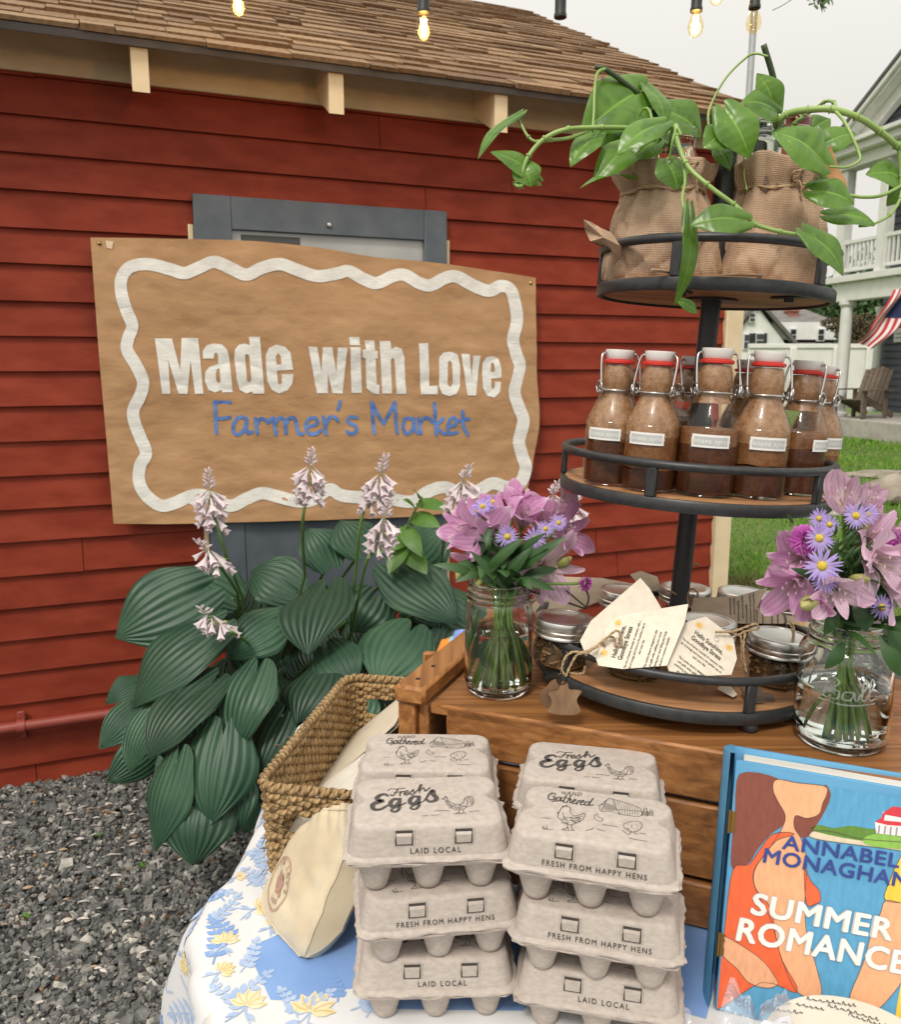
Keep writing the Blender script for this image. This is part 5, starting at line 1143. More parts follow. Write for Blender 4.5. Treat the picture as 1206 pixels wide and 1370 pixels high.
M2B = aff((790 + 905 / 5.743, 800 + 355 / 5.743), (1.31, .99), (.60, -1.18)); tagprint(tB, fB, M2B, [(-13.5, 10.2), (17, 10.2)], (4.5, 9.4))
M2A = aff((790 + 235 / 5.743, 800 + 340 / 5.743), (.50, -1.50), (-1.42, -.32)); tagprint(tA, fA, M2A, [(-12, 11.5), (15.5, 8)], (1, 8.0))
z6 = lambda pts: [(690 + x / 2.871, 740 + y / 2.871) for x, y in pts]
ptag(z6([(248,335),(262,372),(310,402),(420,300),(560,210),(515,135),(480,95),(290,260)]), [(775, 870, .885), (865, 800, .90), (855, 775, .91)], 'blank back of a pale tag standing behind the left text tag', M_tagp)
ptag(z6([(60,200),(75,240),(215,230),(330,180),(470,120),(330,95),(180,90)]), [(715, 815, 1.07), (830, 790, 1.12), (760, 770, 1.15)], 'large kraft coloured tag back right of the left bouquet', M_tagk)
ptag(z6([(440,82),(480,68),(545,90),(560,140),(500,150)]), [(845, 768, 1.16), (885, 780, 1.16), (860, 790, 1.14)], 'small brown tag corner poking up behind the back lids', M_tagk)
z7 = lambda pts: [(900 + x / 5.743, 740 + y / 5.743) for x, y in pts]
tC, fC = ptag(z7([(165,345),(125,520),(560,540),(590,540),(900,540),(940,545),(1050,570),(1055,530),(1000,500),(900,480),(650,420),(730,265),(500,330)]), [(925, 835, 1.0), (1050, 838, .99), (1010, 790, 1.06)], 'long tag with vertical text lying behind the right ridged lid', M_tagk)
ik = Ink(fC, .0004)
for k, (x, y0, y1) in enumerate(((450, 350, 470), (480, 350, 470), (512, 370, 520), (545, 335, 500), (575, 400, 540), (605, 320, 530), (632, 310, 520), (655, 440, 530), (700, 440, 540), (770, 450, 540), (815, 460, 540))): ik.text('uplifting your mood and the', *z7([(x, (y0 + y1) / 2)])[0], 3.4, .01, 1.0 * (y1 - y0) / 5.743 / 36, R(88))
ik.text('Goodbye', *z7([(880, 520)])[0], 6.5, .03, .8, R(80)); ik.build('tag_lettering', M_print, tC)
sn = Ink(fC, .0005); sn.disc(*z7([(990, 530)])[0], 3.2); 
for i in range(14): a = i * PI / 7; x, y = z7([(990, 530)])[0]; sn.stroke([(x + 4.2 * math.cos(a), y + 4.2 * math.sin(a)), (x + 6 * math.cos(a), y + 6 * math.sin(a))], .7, smooth=False)
sn.build('sun_print', M_gold, tC)
ptag(z7([(1040,800),(1140,730),(1160,640),(1210,640),(1210,900),(1100,860)]), [(1085, 875, .96), (1105, 850, .99), (1100, 880, .95)], 'cream tag corner between the right jar lid and the big flower jar', M_tagp)
ptag(z7([(350,1040),(470,1105),(500,1085),(440,1010),(365,1008)]), [(965, 918, .885), (985, 930, .87), (980, 918, .89)], 'tag corner lying under the dark wooden charms', M_tagp)
# twine bows
def tw_thing(label, paths, r=.0013):
    c = V(paths[0][0]); t = thing('twine', label, 'twine', c, group='twine ties'); q = MB()
    for p in paths: twine(q, p, r)
    q.build('string', M_twine, t, 180); return t
z8 = lambda pts, Y: [P(690 + x / 6.85, 760 + y / 6.85, Y + (.0 if len(p) < 3 else p[2])) for p in pts for x, y in [p[:2]]]
tw_thing('jute twine bow lying over the left front tag and rail', [z8([(640,800),(720,730),(800,670),(850,630),(900,640),(920,720),(880,780),(830,760),(800,690),(740,720)], .875), z8([(800,680),(880,600),(940,575),(970,640),(960,720),(900,690)], .87), z8([(780,700),(700,740),(620,770),(520,770),(450,830),(425,930),(440,960)], .862), z8([(760,720),(640,770),(560,800),(500,900),(460,985),(440,960)], .860), z8([(640,900),(620,960),(560,970),(500,960)], .88)])
z9 = lambda pts, Y: [P(900 + x / 5.743, 740 + y / 5.743, Y) for x, y in pts]
tw_thing('jute twine knot tying the sunny tag to the right jar', [z9([(330,605),(400,605),(480,600),(560,570),(640,545),(660,580),(560,600),(500,630),(470,600),(540,580)], .872), z9([(520,620),(535,700),(530,800),(555,880),(575,940)], .872), z9([(560,610),(545,720),(550,820),(570,920)], .868)])
tw_thing('upright loops of twine at the base of the black pole', [z9([(60,390),(40,330),(0,300),(-40,290)], 1.0), z9([(120,400),(115,310),(150,275),(190,300),(195,340)], 1.0), z9([(120,180),(135,120),(170,85),(205,95)], 1.1), z9([(120,180),(130,130),(160,95),(190,80)], 1.102)])
tw_thing('thin twine loop standing on the right ridged lid', [z9([(930,660),(925,610),(920,580),(905,550),(880,540)], .925), z9([(900,520),(930,560),(935,620),(935,660)], .925)], .0011)
M_charm = woodmat('laser_cut_wood', (.12, .065, .03), (.19, .105, .05), (.26, .15, .075), st=(20, 20, 3), rough=.7); M_charmd = woodmat('scorched_wood', (.06, .04, .026), (.11, .075, .048), (.16, .11, .07), st=(3, 20, 20), rough=.7)
zA = lambda pts: [(690 + x / 6.85, 760 + y / 6.85) for x, y in pts]
def charm(outline, depth, label, m, th=.004, grp='wooden charms'):
    a, b, c = (P(*d[:2], d[2]) for d in depth); n_ = (b - a).cross(c - a).normalized(); n_ = -n_ if n_.dot(CAM - a) < 0 else n_
    pts = [PP(px, py, a, n_) for px, py in outline]; pts = spl(pts, 4, True); m_ = len(pts); q = MB()
    fs = [tuple(range(m_)), tuple(range(2 * m_ - 1, m_ - 1, -1))] + [(i, i + m_, (i + 1) % m_ + m_, (i + 1) % m_) for i in range(m_)]
    tr = tessellate_polygon([pts]); fs = [tuple(t) if (pts[t[1]] - pts[t[0]]).cross(pts[t[2]] - pts[t[0]]).dot(n_) > 0 else tuple(t)[::-1] for t in tr]; fs += [tuple(i + m_ for i in f)[::-1] for f in fs]
    fs += [(i, i + m_, (i + 1) % m_ + m_, (i + 1) % m_) for i in range(m_)]
    q.add(pts + [p - n_ * th for p in pts], fs); o = q.build('wooden_charm', m, None, 35); tag(o, label, 'charm', grp); return o
dc = [(750, 925, .857), (770, 955, .85), (740, 950, .85)]
charm(zA([(415,1060),(450,1035),(480,1060),(495,1110),(560,1115),(608,1128),(575,1180),(562,1220),(592,1290),(585,1325),(540,1345),(450,1345),(380,1340),(298,1320),(300,1300),(330,1250),(325,1200),(300,1150),(340,1130),(395,1115)]), dc, 'wooden charm shaped like a blunt star hanging from twine over the rail', M_charm)
charm(zA([(330,1040),(380,1020),(412,1050),(390,1110),(310,1140),(330,1220),(310,1275),(270,1270),(230,1210),(240,1130),(290,1090)]), [(740, 925, .863), (750, 950, .858), (726, 945, .858)], 'rounded wooden charm hanging behind the star shaped charm', M_charm)
charm(z7([(530,1020),(600,1005),(690,1050),(710,1110),(690,1150),(610,1140),(560,1100),(540,1060)]), [(1000, 920, .872), (1015, 935, .862), (990, 925, .868)], 'dark scorched wooden charm lying on the tray below the right jar', M_charmd, .003)
charm(z7([(640,1090),(740,1070),(785,1110),(780,1140),(690,1160),(640,1150)]), [(1015, 930, .874), (1035, 936, .870), (1015, 940, .868)], 'smaller dark charm lying half under the scorched one', M_charmd, .003)
q = MB(); p = P(752, 908, .86); q.tube([p + V((.005 * math.cos(a), 0, .006 * math.sin(a))) for a in [2 * PI * k / 20 for k in range(20)]], .0012, 6, False, True); tag(q.build('key_ring', mat('bronze_wire', (.10, .06, .04), rough=.35, metal=1), None, 180), 'small bronze ring holding the hanging wooden charms', 'ring')
# ================================================================ egg cartons
M_pulp = mat('grey_pulp', (.44, .380, .335), (.52, .455, .405), rough=.92, sc=160, bump=.7, bs=900, bd=.0006, st=(1, 1, 2), spec=.2)
M_slot = mat('slot_shadow', (.05, .045, .04), rough=.95)
def rrect(hx, hy, r, n=9, notch=0):
    out = []
    for cx, cy, a0 in ((hx - r, hy - r, 0), (-hx + r, hy - r, PI / 2), (-hx + r, -hy + r, PI), (hx - r, -hy + r, 3 * PI / 2)):
        for k in range(n): a = a0 + PI / 2 * k / (n - 1); out.append([cx + r * math.cos(a), cy + r * math.sin(a)])
        nx = {0: (-1, 0), 1: (0, -1), 2: (1, 0), 3: (0, 1)}[int(round(a0 / (PI / 2)))]
        ln = 2 * (hx - r) if nx[0] else 2 * (hy - r); x0, y0 = out[-1]
        for k in range(1, 12): out.append([x0 + nx[0] * ln * k / 12, y0 + nx[1] * ln * k / 12])
    if notch:
        for p in out:
            if abs(p[0]) > hx * .6: p[0] -= math.copysign(notch * math.exp(-((p[1] - .006) / .0085) ** 2), p[0])
    return out
def loft(mb, rings, jit=0, sd=0, cap=True):
    vs = []; n = len(rings[0][1])
    for j, (z, o, jj) in enumerate(rings):
        for k, (x, y) in enumerate(o):
            d = (noise.noise(V((x * 160, y * 160, z * 200 + sd))) + .6 * noise.noise(V((x * 420, y * 420, z * 200 + sd)))) * jj; e = noise.noise(V((x * 90 + 5, y * 90, z * 90 + sd))) * jj
            l = math.hypot(x, y); vs.append(V((x + x / l * d, y + y / l * d, z + e * .8)))
    fs = []
    for j in range(len(rings) - 1):
        for k in range(n): q = (k + 1) % n; fs.append((j * n + k, j * n + q, (j + 1) * n + q, (j + 1) * n + k))
    if cap: fs.append(tuple((len(rings) - 1) * n + k for k in range(n)))
    mb.add(vs, fs)
LT = .0672
def fresh_print(ik):
    g = invquad([(130, 430), (1110, 400), (1000, 105), (90, 115)])
    def tp(pts): return [((g(x, y)[0] - .5) * .124, (g(x, y)[1] - .5) * .076) for x, y in pts]
    w_ = lambda a: a * .116 / 980
    for s_ in ([(292,198),(312,183),(350,186),(412,180)], [(340,212),(382,208)]): ik.stroke(tp(s_), w_(8))
    for s_ in ([(364,184),(352,215),(335,236),(318,228)], [(385,205),(384,222),(388,238)], [(388,220),(400,205),(414,207)], [(415,224),(440,212),(434,200),(418,208),(418,230),(438,230),(458,214)], [(456,216),(475,192),(478,205),(488,218),(470,230),(455,224)], [(490,218),(520,180),(528,160),(518,156),(515,185),(522,214)], [(522,202),(540,182),(553,190),(562,206),(592,180)]): ik.stroke(tp(s_), w_(12))
    tp_ = lambda t: .55 + .65 * math.sin(PI * (t * 2 % 1))
    ik.stroke(tp([(300,238),(275,224),(240,234),(228,255),(250,272),(268,275),(235,284),(206,304),(222,334),(270,334),(314,306)]), w_(38), 6, taper=lambda t: .45 + .75 * math.sin(PI * t))
    ik.stroke(tp([(278,224),(296,238),(306,232)]), w_(8))
    for dx, dy in ((0, 0), (135, -17)):
        o = lambda pts: tp([(x + dx, y + dy) for x, y in pts])
        ik.stroke(o([(388,268),(352,262),(330,288),(342,314),(368,312),(388,280)]), w_(32), 6, taper=lambda t: .6 + .5 * math.sin(PI * t)); ik.stroke(o([(390,262),(394,300),(400,330),(380,352),(350,348),(350,334),(396,312),(440,290)]), w_(29), 6, taper=lambda t: 1.1 - .75 * t)
    ik.stroke(tp([(572,272),(600,215),(618,202),(626,232),(652,258),(640,278),(604,282),(585,266)]), w_(34), 6, taper=lambda t: .5 + .7 * math.sin(PI * t))
    hen = [[(700,262),(715,252),(730,264),(745,282),(790,302),(832,302),(850,290),(855,262),(885,248),(908,252),(922,285),(915,312),(882,322),(852,340),(802,340),(760,322),(735,302),(720,276),(700,262)], [(700,260),(692,266),(703,268)], [(712,252),(708,246),(718,247),(724,252),(730,262)], [(830,340),(828,356),(805,370)], [(828,356),(838,370)], [(856,338),(862,358),(882,368)], [(862,358),(848,370)], [(855,265),(880,285),(876,318)], [(870,256),(896,280),(908,308)], [(885,250),(905,272),(918,296)]]
    for s_ in hen: ik.stroke(tp(s_), w_(4.6), 4)
    r = random.Random(3)
    for i in range(26): x, y = r.uniform(750, 865), r.uniform(305, 330); ik.stroke(tp([(x, y), (x + 7, y + 5), (x + 14, y + 3)]), w_(3), 2)
    for i in range(8): x = 725 + i * 7; y = 272 + i * 6; ik.stroke(tp([(x, y), (x + 2, y + 14)]), w_(3), smooth=False)
    for a in ([(652,350),(700,346),(760,348)], [(572,382),(612,379)], [(634,378),(662,376)], [(668,377),(692,375)], [(790,370),(845,368)], [(903,355),(940,352),(972,350)]): ik.stroke(tp(a), w_(4.5), 3)
def gathered_print(ik):
    g = invquad([(100, 280), (1125, 430), (1050, 175), (130, 62)])
    def tp(pts): return [((g(x, y)[0] - .5) * .124, (g(x, y)[1] - .5) * .075) for x, y in pts]
    w_ = lambda a: a * .118 / 980
    for s_ in ([(345,95),(343,110)],[(365,97),(363,113)],[(344,103),(364,105)],[(380,115),(392,98)],[(392,98),(402,118)],[(385,110),(399,112)],[(415,118),(418,100)],[(418,100),(438,121)],[(438,121),(440,104)],[(455,105),(453,124)],[(455,105),(470,106),(478,114),(470,122),(453,124)]): ik.stroke(tp(s_), w_(5), 3)
    for s_ in ([(302,112),(275,104),(254,120),(262,140),(292,140),(300,125),(282,122)],[(298,126),(308,148),(285,152)],[(340,130),(320,130),(315,148),(335,150),(343,132),(348,152),(362,148)],[(377,115),(366,155),(384,158)],[(353,131),(392,135)],[(408,118),(391,160)],[(395,150),(412,138),(413,162),(428,158)],[(428,157),(448,150),(440,142),(428,156),(435,168),(458,163)],[(466,150),(460,173)],[(462,160),(480,150)],[(484,164),(505,158),(497,150),(484,163),(490,176),(514,172)],[(542,160),(520,160),(515,175),(535,178),(546,160)],[(563,140),(546,178),(574,178)]): ik.stroke(tp(s_), w_(10), 4)
    hen = [[(350,215),(363,192),(385,180),(405,184),(425,192),(430,215),(462,235),(500,232),(532,224),(528,256),(500,270),(455,282),(410,272),(375,250),(354,240),(350,215)],[(350,212),(342,216),(352,222)],[(365,190),(372,178),(384,182),(392,174),(404,184)],[(428,275),(436,295),(400,303)],[(436,295),(450,306)],[(460,281),(466,300),(487,311)],[(440,240),(470,250),(520,238)],[(445,255),(480,262),(515,250)],[(380,215),(395,240),(420,260)]]
    for s_ in hen: ik.stroke(tp(s_), w_(4.6), 4)
    r = random.Random(5)
    for i in range(24): x, y = r.uniform(385, 500), r.uniform(235, 268); ik.stroke(tp([(x, y), (x + 8, y + 6), (x + 16, y + 3)]), w_(3), 2)
    for s_ in ([(615,185),(660,148),(692,145),(862,190),(906,220),(900,250),(770,235),(692,216),(640,216),(615,185)],[(692,145),(735,205),(770,235)],[(738,206),(906,222)],[(660,148),(648,170),(642,214)],[(612,182),(638,176)],[(915,245),(920,210),(935,205),(950,250)],[(950,250),(968,212),(990,252)],[(600,240),(618,230),(630,250),(662,256),(655,270),(625,266),(604,250),(600,240)],[(810,292),(840,280),(892,278),(932,292),(928,322),(890,336),(845,326),(815,306),(810,292)],[(870,332),(868,345),(850,348)],[(895,334),(900,346),(920,348)]): ik.stroke(tp(s_), w_(4.2), 3)
    for i in range(9): ik.stroke(tp([(705 + i * 19, 150 + i * 5), (738 + i * 19, 200 + i * 2.4)]), w_(2.6), smooth=False)
    for i in range(9): ik.stroke(tp([(650 + i * 9, 165 + i * 3), (660 + i * 9, 208 + i)]), w_(3.2), smooth=False)
    for i in range(8): ik.stroke(tp([(760 + i * 17, 212 + i * 1.4), (768 + i * 17, 236 + i)]), w_(2.6), smooth=False)
    for i in range(7): ik.stroke(tp([(920 + i * 9, 220 + i), (922 + i * 9, 248)]), w_(3.4), smooth=False)
    for i in range(16): x, y = r.uniform(835, 915), r.uniform(288, 322); ik.stroke(tp([(x, y), (x + 8, y + 5)]), w_(3), smooth=False)
    for a in ([(245,235),(275,240),(305,242)],[(258,285),(290,295),(340,300)],[(268,280),(280,298)],[(290,280),(296,298)],[(565,315),(600,312),(615,306)],[(640,312),(695,324)],[(672,290),(720,296),(775,305)],[(812,325),(840,340)],[(930,345),(972,350)],[(870,365),(930,378),(995,388)],[(400,304),(440,308),(490,312)]): ik.stroke(tp(a), w_(4.5), 3)
def carton(loc, rz, kind, front, label, group='grey pulp egg cartons'):
    t = thing('egg_carton', label, 'egg carton', loc, rz, group); M0 = MX(loc, rz); sd = len(S.objects) * .37
    q = MB(); rg = [(.0358, rrect(.0758, .0528, .014), .0026), (.0380, rrect(.0764, .0534, .014), .0028), (.0398, rrect(.0745, .0515, .014), .0010), (.0404, rrect(.0722, .0492, .014), .0004)]
    for z, hx, hy, r_, nt_ in ((.0480, .0708, .0478, .014, .001), (.0555, .0690, .0462, .014, .005), (.0612, .0678, .0452, .0140, .0085), (.0642, .0669, .0445, .0142, .0095), (.0660, .0658, .0434, .0145, .010), (.0669, .0640, .0417, .015, .010), (LT, .0618, .0396, .0155, .0096)): rg.append((z, rrect(hx, hy, r_, 9, nt_), .0003))
    loft(q, rg, sd=sd); q.v = [tuple(M0 @ V(v)) for v in q.v]; lid = q.build('lid', M_pulp, t, 55)
    q = MB(); loft(q, [(.0303, rrect(.0715, .0490, .014), .0005), (.0330, rrect(.0745, .0518, .014), .0012), (.0354, rrect(.0762, .0535, .014), .0034), (.0355, rrect(.05, .03, .01), 0)], sd=sd + 3)
    for cx in (-.0478, 0, .0478):
        for cy in (-.0262, .0262):
            q.lathe([(.001, .0004), (.0085, .0000), (.0106, .0012), (.0120, .0055), (.0150, .0165), (.0186, .0260), (.0222, .0320)], 24, Matrix.Translation((cx, cy, 0)), lambda v, a, tt: V((v.x * 1.0, v.y * 1.0, v.z)), False, False)
    q.v = [tuple(M0 @ V(v)) for v in q.v]; q.build('egg_tray', M_pulp, t, 55)
    def fr(x, z, l): s_ = (z - .0404) / (.0612 - .0404); return M0 @ V((x, -.0492 + .0040 * s_ - l, z))
    for x in (-.0215, .0310):
        sl_ = MB(); sl_.add([fr(a, b, .0014) for a, b in ((x - .0080, .0512), (x + .0080, .0512), (x + .0080, .0638), (x - .0080, .0638))], [(0, 1, 2, 3)]); s_o = sl_.build('latch_slot', M_slot, lid, 0)
        q = MB(); vs_ = [fr(*p) for p in ((x - .0064, .0522, .0018), (x + .0064, .0522, .0018), (x + .0068, .0602, .0042), (x - .0068, .0602, .0042), (x - .0064, .0522, .0004), (x + .0064, .0522, .0004), (x + .0070, .0616, .0008), (x - .0070, .0616, .0008))]
        q.add(vs_, [(0, 1, 2, 3), (3, 2, 6, 7), (0, 3, 7, 4), (1, 5, 6, 2)]); q.build('latch_tab', M_pulp, s_o, 20)
        for x0 in (x - .0086, x + .0080): q2 = MB(); q2.add([fr(x0, .0506, .0012), fr(x0 + .0010, .0506, .0012), fr(x0 + .0010, .0640, .0016), fr(x0, .0640, .0016), fr(x0 - .0006, .0506, -.0002), fr(x0 + .0016, .0506, -.0002), fr(x0 + .0016, .064, -.0002), fr(x0 - .0006, .064, -.0002)], [(0, 1, 2, 3), (4, 0, 3, 7), (1, 5, 6, 2), (4, 5, 1, 0), (3, 2, 6, 7)]); q2.build('slot_edge', M_pulp, s_o, 0)
    ik = Ink(lambda x, y, l: M0 @ V((x, y, LT + l)), .0004); (fresh_print if kind == 'fresh' else gathered_print)(ik); ik.build('top_print', M_print, lid)
    ik = Ink(fr, .0005); ik.text(front, .006 if len(front) < 12 else .004, .0432, .0068 if len(front) < 12 else .0066, .018, .92, 0, 1.35 if len(front) < 12 else 1.28); ik.build('front_lettering', M_print, lid)
    return t
def cplace(pl, pr, k):
    z = TZ + .0685 * k; a, b = PZ(pl[0], pl[1] + 5, z + .0355), PZ(pr[0], pr[1] + 5, z + .0355); d = (b - a); an = math.atan2(d.y, d.x); m = (a + b) / 2; return V((m.x - math.sin(an) * .0525, m.y + math.cos(an) * .0525, z + .0016)), an
FH, LL = 'FRESH FROM HAPPY HENS', 'LAID LOCAL'
protoA = protoB = None
def putc(loc, an, kind, front, label):
    return carton(loc, an, kind, front, label)
l3, a3 = cplace((467, 1156), (680, 1148), 2); putc(l3, a3, 'fresh', LL, 'top egg carton of the front left stack, hen drawing and LAID LOCAL on the front')
lm, am = cplace((492, 1256), (689, 1238), 1); putc(lm, am, 'gathered', FH, 'middle egg carton of the front left stack, under the LAID LOCAL one')
lb, ab = cplace((476, 1333), (690, 1327), 0); putc(lb, ab, 'fresh', LL, 'lowest egg carton of the front left stack standing on the printed cloth')
r3, b3 = cplace((674, 1160), (906, 1196), 2); putc(r3, b3, 'gathered', FH, 'top egg carton of the front right stack, barn and hens drawn on its lid')
rm, bm_ = cplace((681, 1256), (914, 1296), 1); putc(rm, bm_, 'gathered', FH, 'middle egg carton of the front right stack, under the barn drawing one')
rb, bb_ = cplace((688, 1336), (912, 1374), 0); putc(rb, bb_, 'fresh', LL, 'lowest egg carton of the front right stack, cut by the bottom of the photo')
def rel(l, an, dx, dy): return V((l.x + dx * math.cos(an) - dy * math.sin(an), l.y + dx * math.sin(an) + dy * math.cos(an), l.z))
cA = copies = None
blA = putc(rel(l3, a3, .004, .116) - V((0, 0, .009)), a3 - R(5), 'gathered', FH, 'top egg carton of the rear left stack, hand gathered print with barn')
brA = putc(rel(r3, b3, -.014, .116) - V((0, 0, .009)), b3 + R(3), 'fresh', LL, 'top egg carton of the rear right stack, Fresh Eggs print against the crate')
for root, labs in ((blA, ('middle egg carton of the rear left stack, hidden behind the front stack', 'lowest egg carton of the rear left stack, hidden behind the front stack')), (brA, ('middle egg carton of the rear right stack, hidden behind the front stack', 'lowest egg carton of the rear right stack, hidden behind the front stack'))):
    for k, lab in enumerate(labs):
        c = copy_tree(root); c.location.z -= .0645 * (k + 1); c.location.x += random.uniform(-.004, .004); c['label'] = lab

# ================================================================ seagrass basket with booklets
M_rope = wavebump('seagrass_rope', (.26, .155, .062), (.54, .365, .18), .628, rough=.75, strength=1.0, dist=.003, direction='DIAGONAL', st=(1, 130, 0), mottle=40)
GB = PZ(345, 1176, TZ); GA = R(-10.3); GM = MX((GB.x + .004, GB.y + .004, TZ), GA); GW, GL, GH = .140, .35, .118
bask = thing('seagrass_basket', 'rectangular woven seagrass basket with a handle gap, holding paper booklets', 'basket', GM.translation, GA)
def perim(ins, n=150):
    o = rrect(GW / 2 - ins, GL / 2 - ins, .022, 6); o = [V((x + GW / 2, y + GL / 2, 0)) for x, y in o]
    L = [0]
    for i in range(len(o)): L.append(L[-1] + (o[(i + 1) % len(o)] - o[i]).length)
    out = []
    for k in range(n):
        d = L[-1] * k / n; i = 0
        while L[i + 1] < d: i += 1
        out.append(o[i].lerp(o[(i + 1) % len(o)], (d - L[i]) / max(1e-9, L[i + 1] - L[i])))
    return out
wv_ = MB(); rows = 17
for rI in range(rows):
    z = .005 + rI * .0064; pr = perim(.004 - .004 * rI / rows, 240); pts = []
    for k, p in enumerate(pr):
        c_ = V((GW / 2, GL / 2, 0)); nv = V((p.x - c_.x, p.y - c_.y, 0)); nv = V((nv.x / GW, nv.y / GL, 0)); nv = V((math.copysign(1, nv.x), 0, 0)) if abs(nv.x) > abs(nv.y) else V((0, math.copysign(1, nv.y), 0))
        pts.append(p + nv * ((.0026 + .0006 * math.sin(k)) * math.sin(k * PI / 3.5 + (rI % 2) * PI)) + V((0, 0, z + .0012 * noise.noise(p * 60 + V((0, 0, rI))))))
    gap = lambda p: 9 <= rI <= 12 and p.x > .034 and p.x < .112 and (p.y < .03 or p.y > GL - .03)
    seg = []; runs = []
    for p in pts + pts[:1]:
        if gap(p):
            if len(seg) > 2: runs.append(seg)
            seg = []
        else: seg.append(p)
    if len(seg) > 2: runs.append(seg)
    for sg in runs: wv_.tube([GM @ p for p in sg], .0037 + .0006 * random.random(), 8)
for ox, oz, ph_ in ((0, .0, 0), (0, .0, PI)):
    pts = [p + V((0, 0, GH)) for p in perim(-.001, 300)]; o2 = []
    for k, p in enumerate(pts): a = k * .8 + ph_; t = (pts[(k + 1) % 300] - p).normalized(); x = t.cross(V((0, 0, 1))); o2.append(GM @ (p + x * math.cos(a) * .0030 + V((0, 0, 1)) * math.sin(a) * .0030))
    wv_.tube(o2, .0038, 8, False, True)
for i in range(240):                                      # stray fibres
    p = random.choice(perim(-.004, 90)); z = random.uniform(.01, GH + .004); a = random.uniform(0, 6.28); d = V((math.cos(a), math.sin(a), random.uniform(-.5, .8))) * random.uniform(.004, .014); b = GM @ (p + V((0, 0, z))); wv_.tube([b, b + d * .6, b + d + V((0, 0, -.003))], .0005, 4)
wv_.build('woven_side', M_rope, bask, 180)
q = MB(); q.bbox((.006, .006, .002), (GW - .006, GL - .006, .008), .002, GM); q.build('base', M_rope, bask)
M_pg = mat('cream_page', (.62, .56, .44), (.70, .64, .53), rough=.8, sc=30); M_pgw = mat('white_page', (.72, .70, .64), (.78, .76, .70), rough=.8, sc=30)
BKS = [((.001, .155, .016), .185, .172, .0045, 47, (.60, .53, .41), 'cream card booklet standing tallest at the back left of the basket', None),
       ((.001, .014, .014), .145, .156, .005, 48, (.70, .66, .58), 'white paper booklet leaning at the front of the basket, left of the black one', None),
       ((.010, .010, .012), .19, .158, .006, 48, (.015, .015, .017), 'thin black covered booklet in the middle of the basket', None),
       ((.020, .016, .012), .16, .156, .006, 48, (.74, .72, .66), 'pale booklet with ragged pages right of the black one', None),
       ((.009, .165, .014), .170, .176, .004, 47, (.42, .17, .11), 'rust red booklet edge between cream pages at the back of the basket', None),
       ((.016, .16, .012), .18, .172, .008, 47, (.74, .70, .62), 'thick cream paged booklet at the back right of the basket', None),
       ((.030, .15, .012), .19, .158, .005, 47, (.30, .38, .50), 'booklet with a bluish cover edge beside the crate', None)]
for (x, y, z), L, hgt, th, lean, col, lab, _ in BKS:
    lc = GM @ V((x, y, z)); t = thing('booklet', lab, 'booklet', lc, group='booklets in the basket'); M0 = GM @ Matrix.Translation((x, y, z)) @ Matrix.Rotation(R(lean), 4, 'Y') @ Matrix.Rotation(R(random.uniform(-3, 3)), 4, 'Z')
    m_ = mat('booklet_cover', col, tuple(c * 1.12 for c in col), rough=.7, sc=40)
    for sx in (0, 1):
        q = MB(); x0 = sx * th; q.grid(lambda u, v: M0 @ V((x0 + .0016 * math.sin(u * 5 + v * 4 + x * 90) * v, u * L, v * hgt + (.003 * noise.noise(V((u * 9, x * 50, sx * 3))) if v == 1 else 0))), 14, 8); q.build('cover', m_, t, 180)
    for k in range(max(2, int(th / .0012))):
        q = MB(); x0 = th * (k + .5) / max(2, int(th / .0012)); q.grid(lambda u, v: M0 @ V((x0 + .0013 * math.sin(u * 5 + v * 4 + x * 90) * v, .003 + u * (L - .005), v * (hgt - .001 - .003 * random.random()))), 12, 4); q.build('page', M_pgw if k % 2 else M_pg, t, 180)

# ================================================================ small canvas pouch
M_canv = mat('unbleached_canvas', (.54, .44, .29), (.63, .53, .37), rough=.85, sc=16, bump=.5, bs=700, bd=.0006, sheen=.3)
pA, pB, pC = PZ(408, 1281, TZ + .004), PZ(352, 1206, TZ + .012), P(472, 1078, .825)
pn = (pB - pA).cross(pC - pA).normalized(); pn = -pn if pn.dot(CAM - pA) < 0 else pn
pouch = thing('canvas_pouch', 'cream canvas drawstring pouch with round stamp leaning against the basket', 'pouch', (pA + pB) / 2)
PLc = spl([(448,1080),(424,1090),(402,1110),(382,1137),(366,1168),(353,1194),(352,1217),(368,1240),(386,1262),(402,1279)], 8); PCc = spl([(470,1076),(470,1098),(470,1124),(467,1148),(457,1172),(444,1201),(437,1222),(427,1246),(418,1265),(408,1280)], 8); PRc = spl([(475,1074),(474,1100),(473,1130),(471,1158),(463,1186),(452,1211),(443,1231),(436,1248),(424,1268),(410,1281)], 8)
def pdepth(t, v, x, y):                                  # t 0 at the left seam, 1 at the crease
    e = max(0, min(1, t)); end = min(1, (1 - v) * 5) ** .7
    return (.009 * (1 - (1 - e) ** 3) * end + .0030 * noise.noise(V((x * .05, y * .03, 3))) + .0022 * abs(noise.noise(V((x * .07 + y * .03, y * .05, 9)))) + .0035 * max(0, 1 - v * 4.5) * math.sin(x * .42 + v * 6)) * (1 if t <= 1 else 1)
def prow(v): return samp(PLc, v), samp(PCc, v), samp(PRc, v)
def pfront(u, v):
    l, c, r = prow(v); k = .82
    if u <= k: t = u / k; p = l.lerp(c, t); return PP(p.x, p.y, pA, pn) + pn * pdepth(t, v, p.x, p.y)
    t = (u - k) / (1 - k); p = c.lerp(r, t); return PP(p.x, p.y, pA, pn) + pn * (pdepth(1, v, c.x, c.y) * (1 - t) - .020 * t * min(1, (1 - v) * 4))
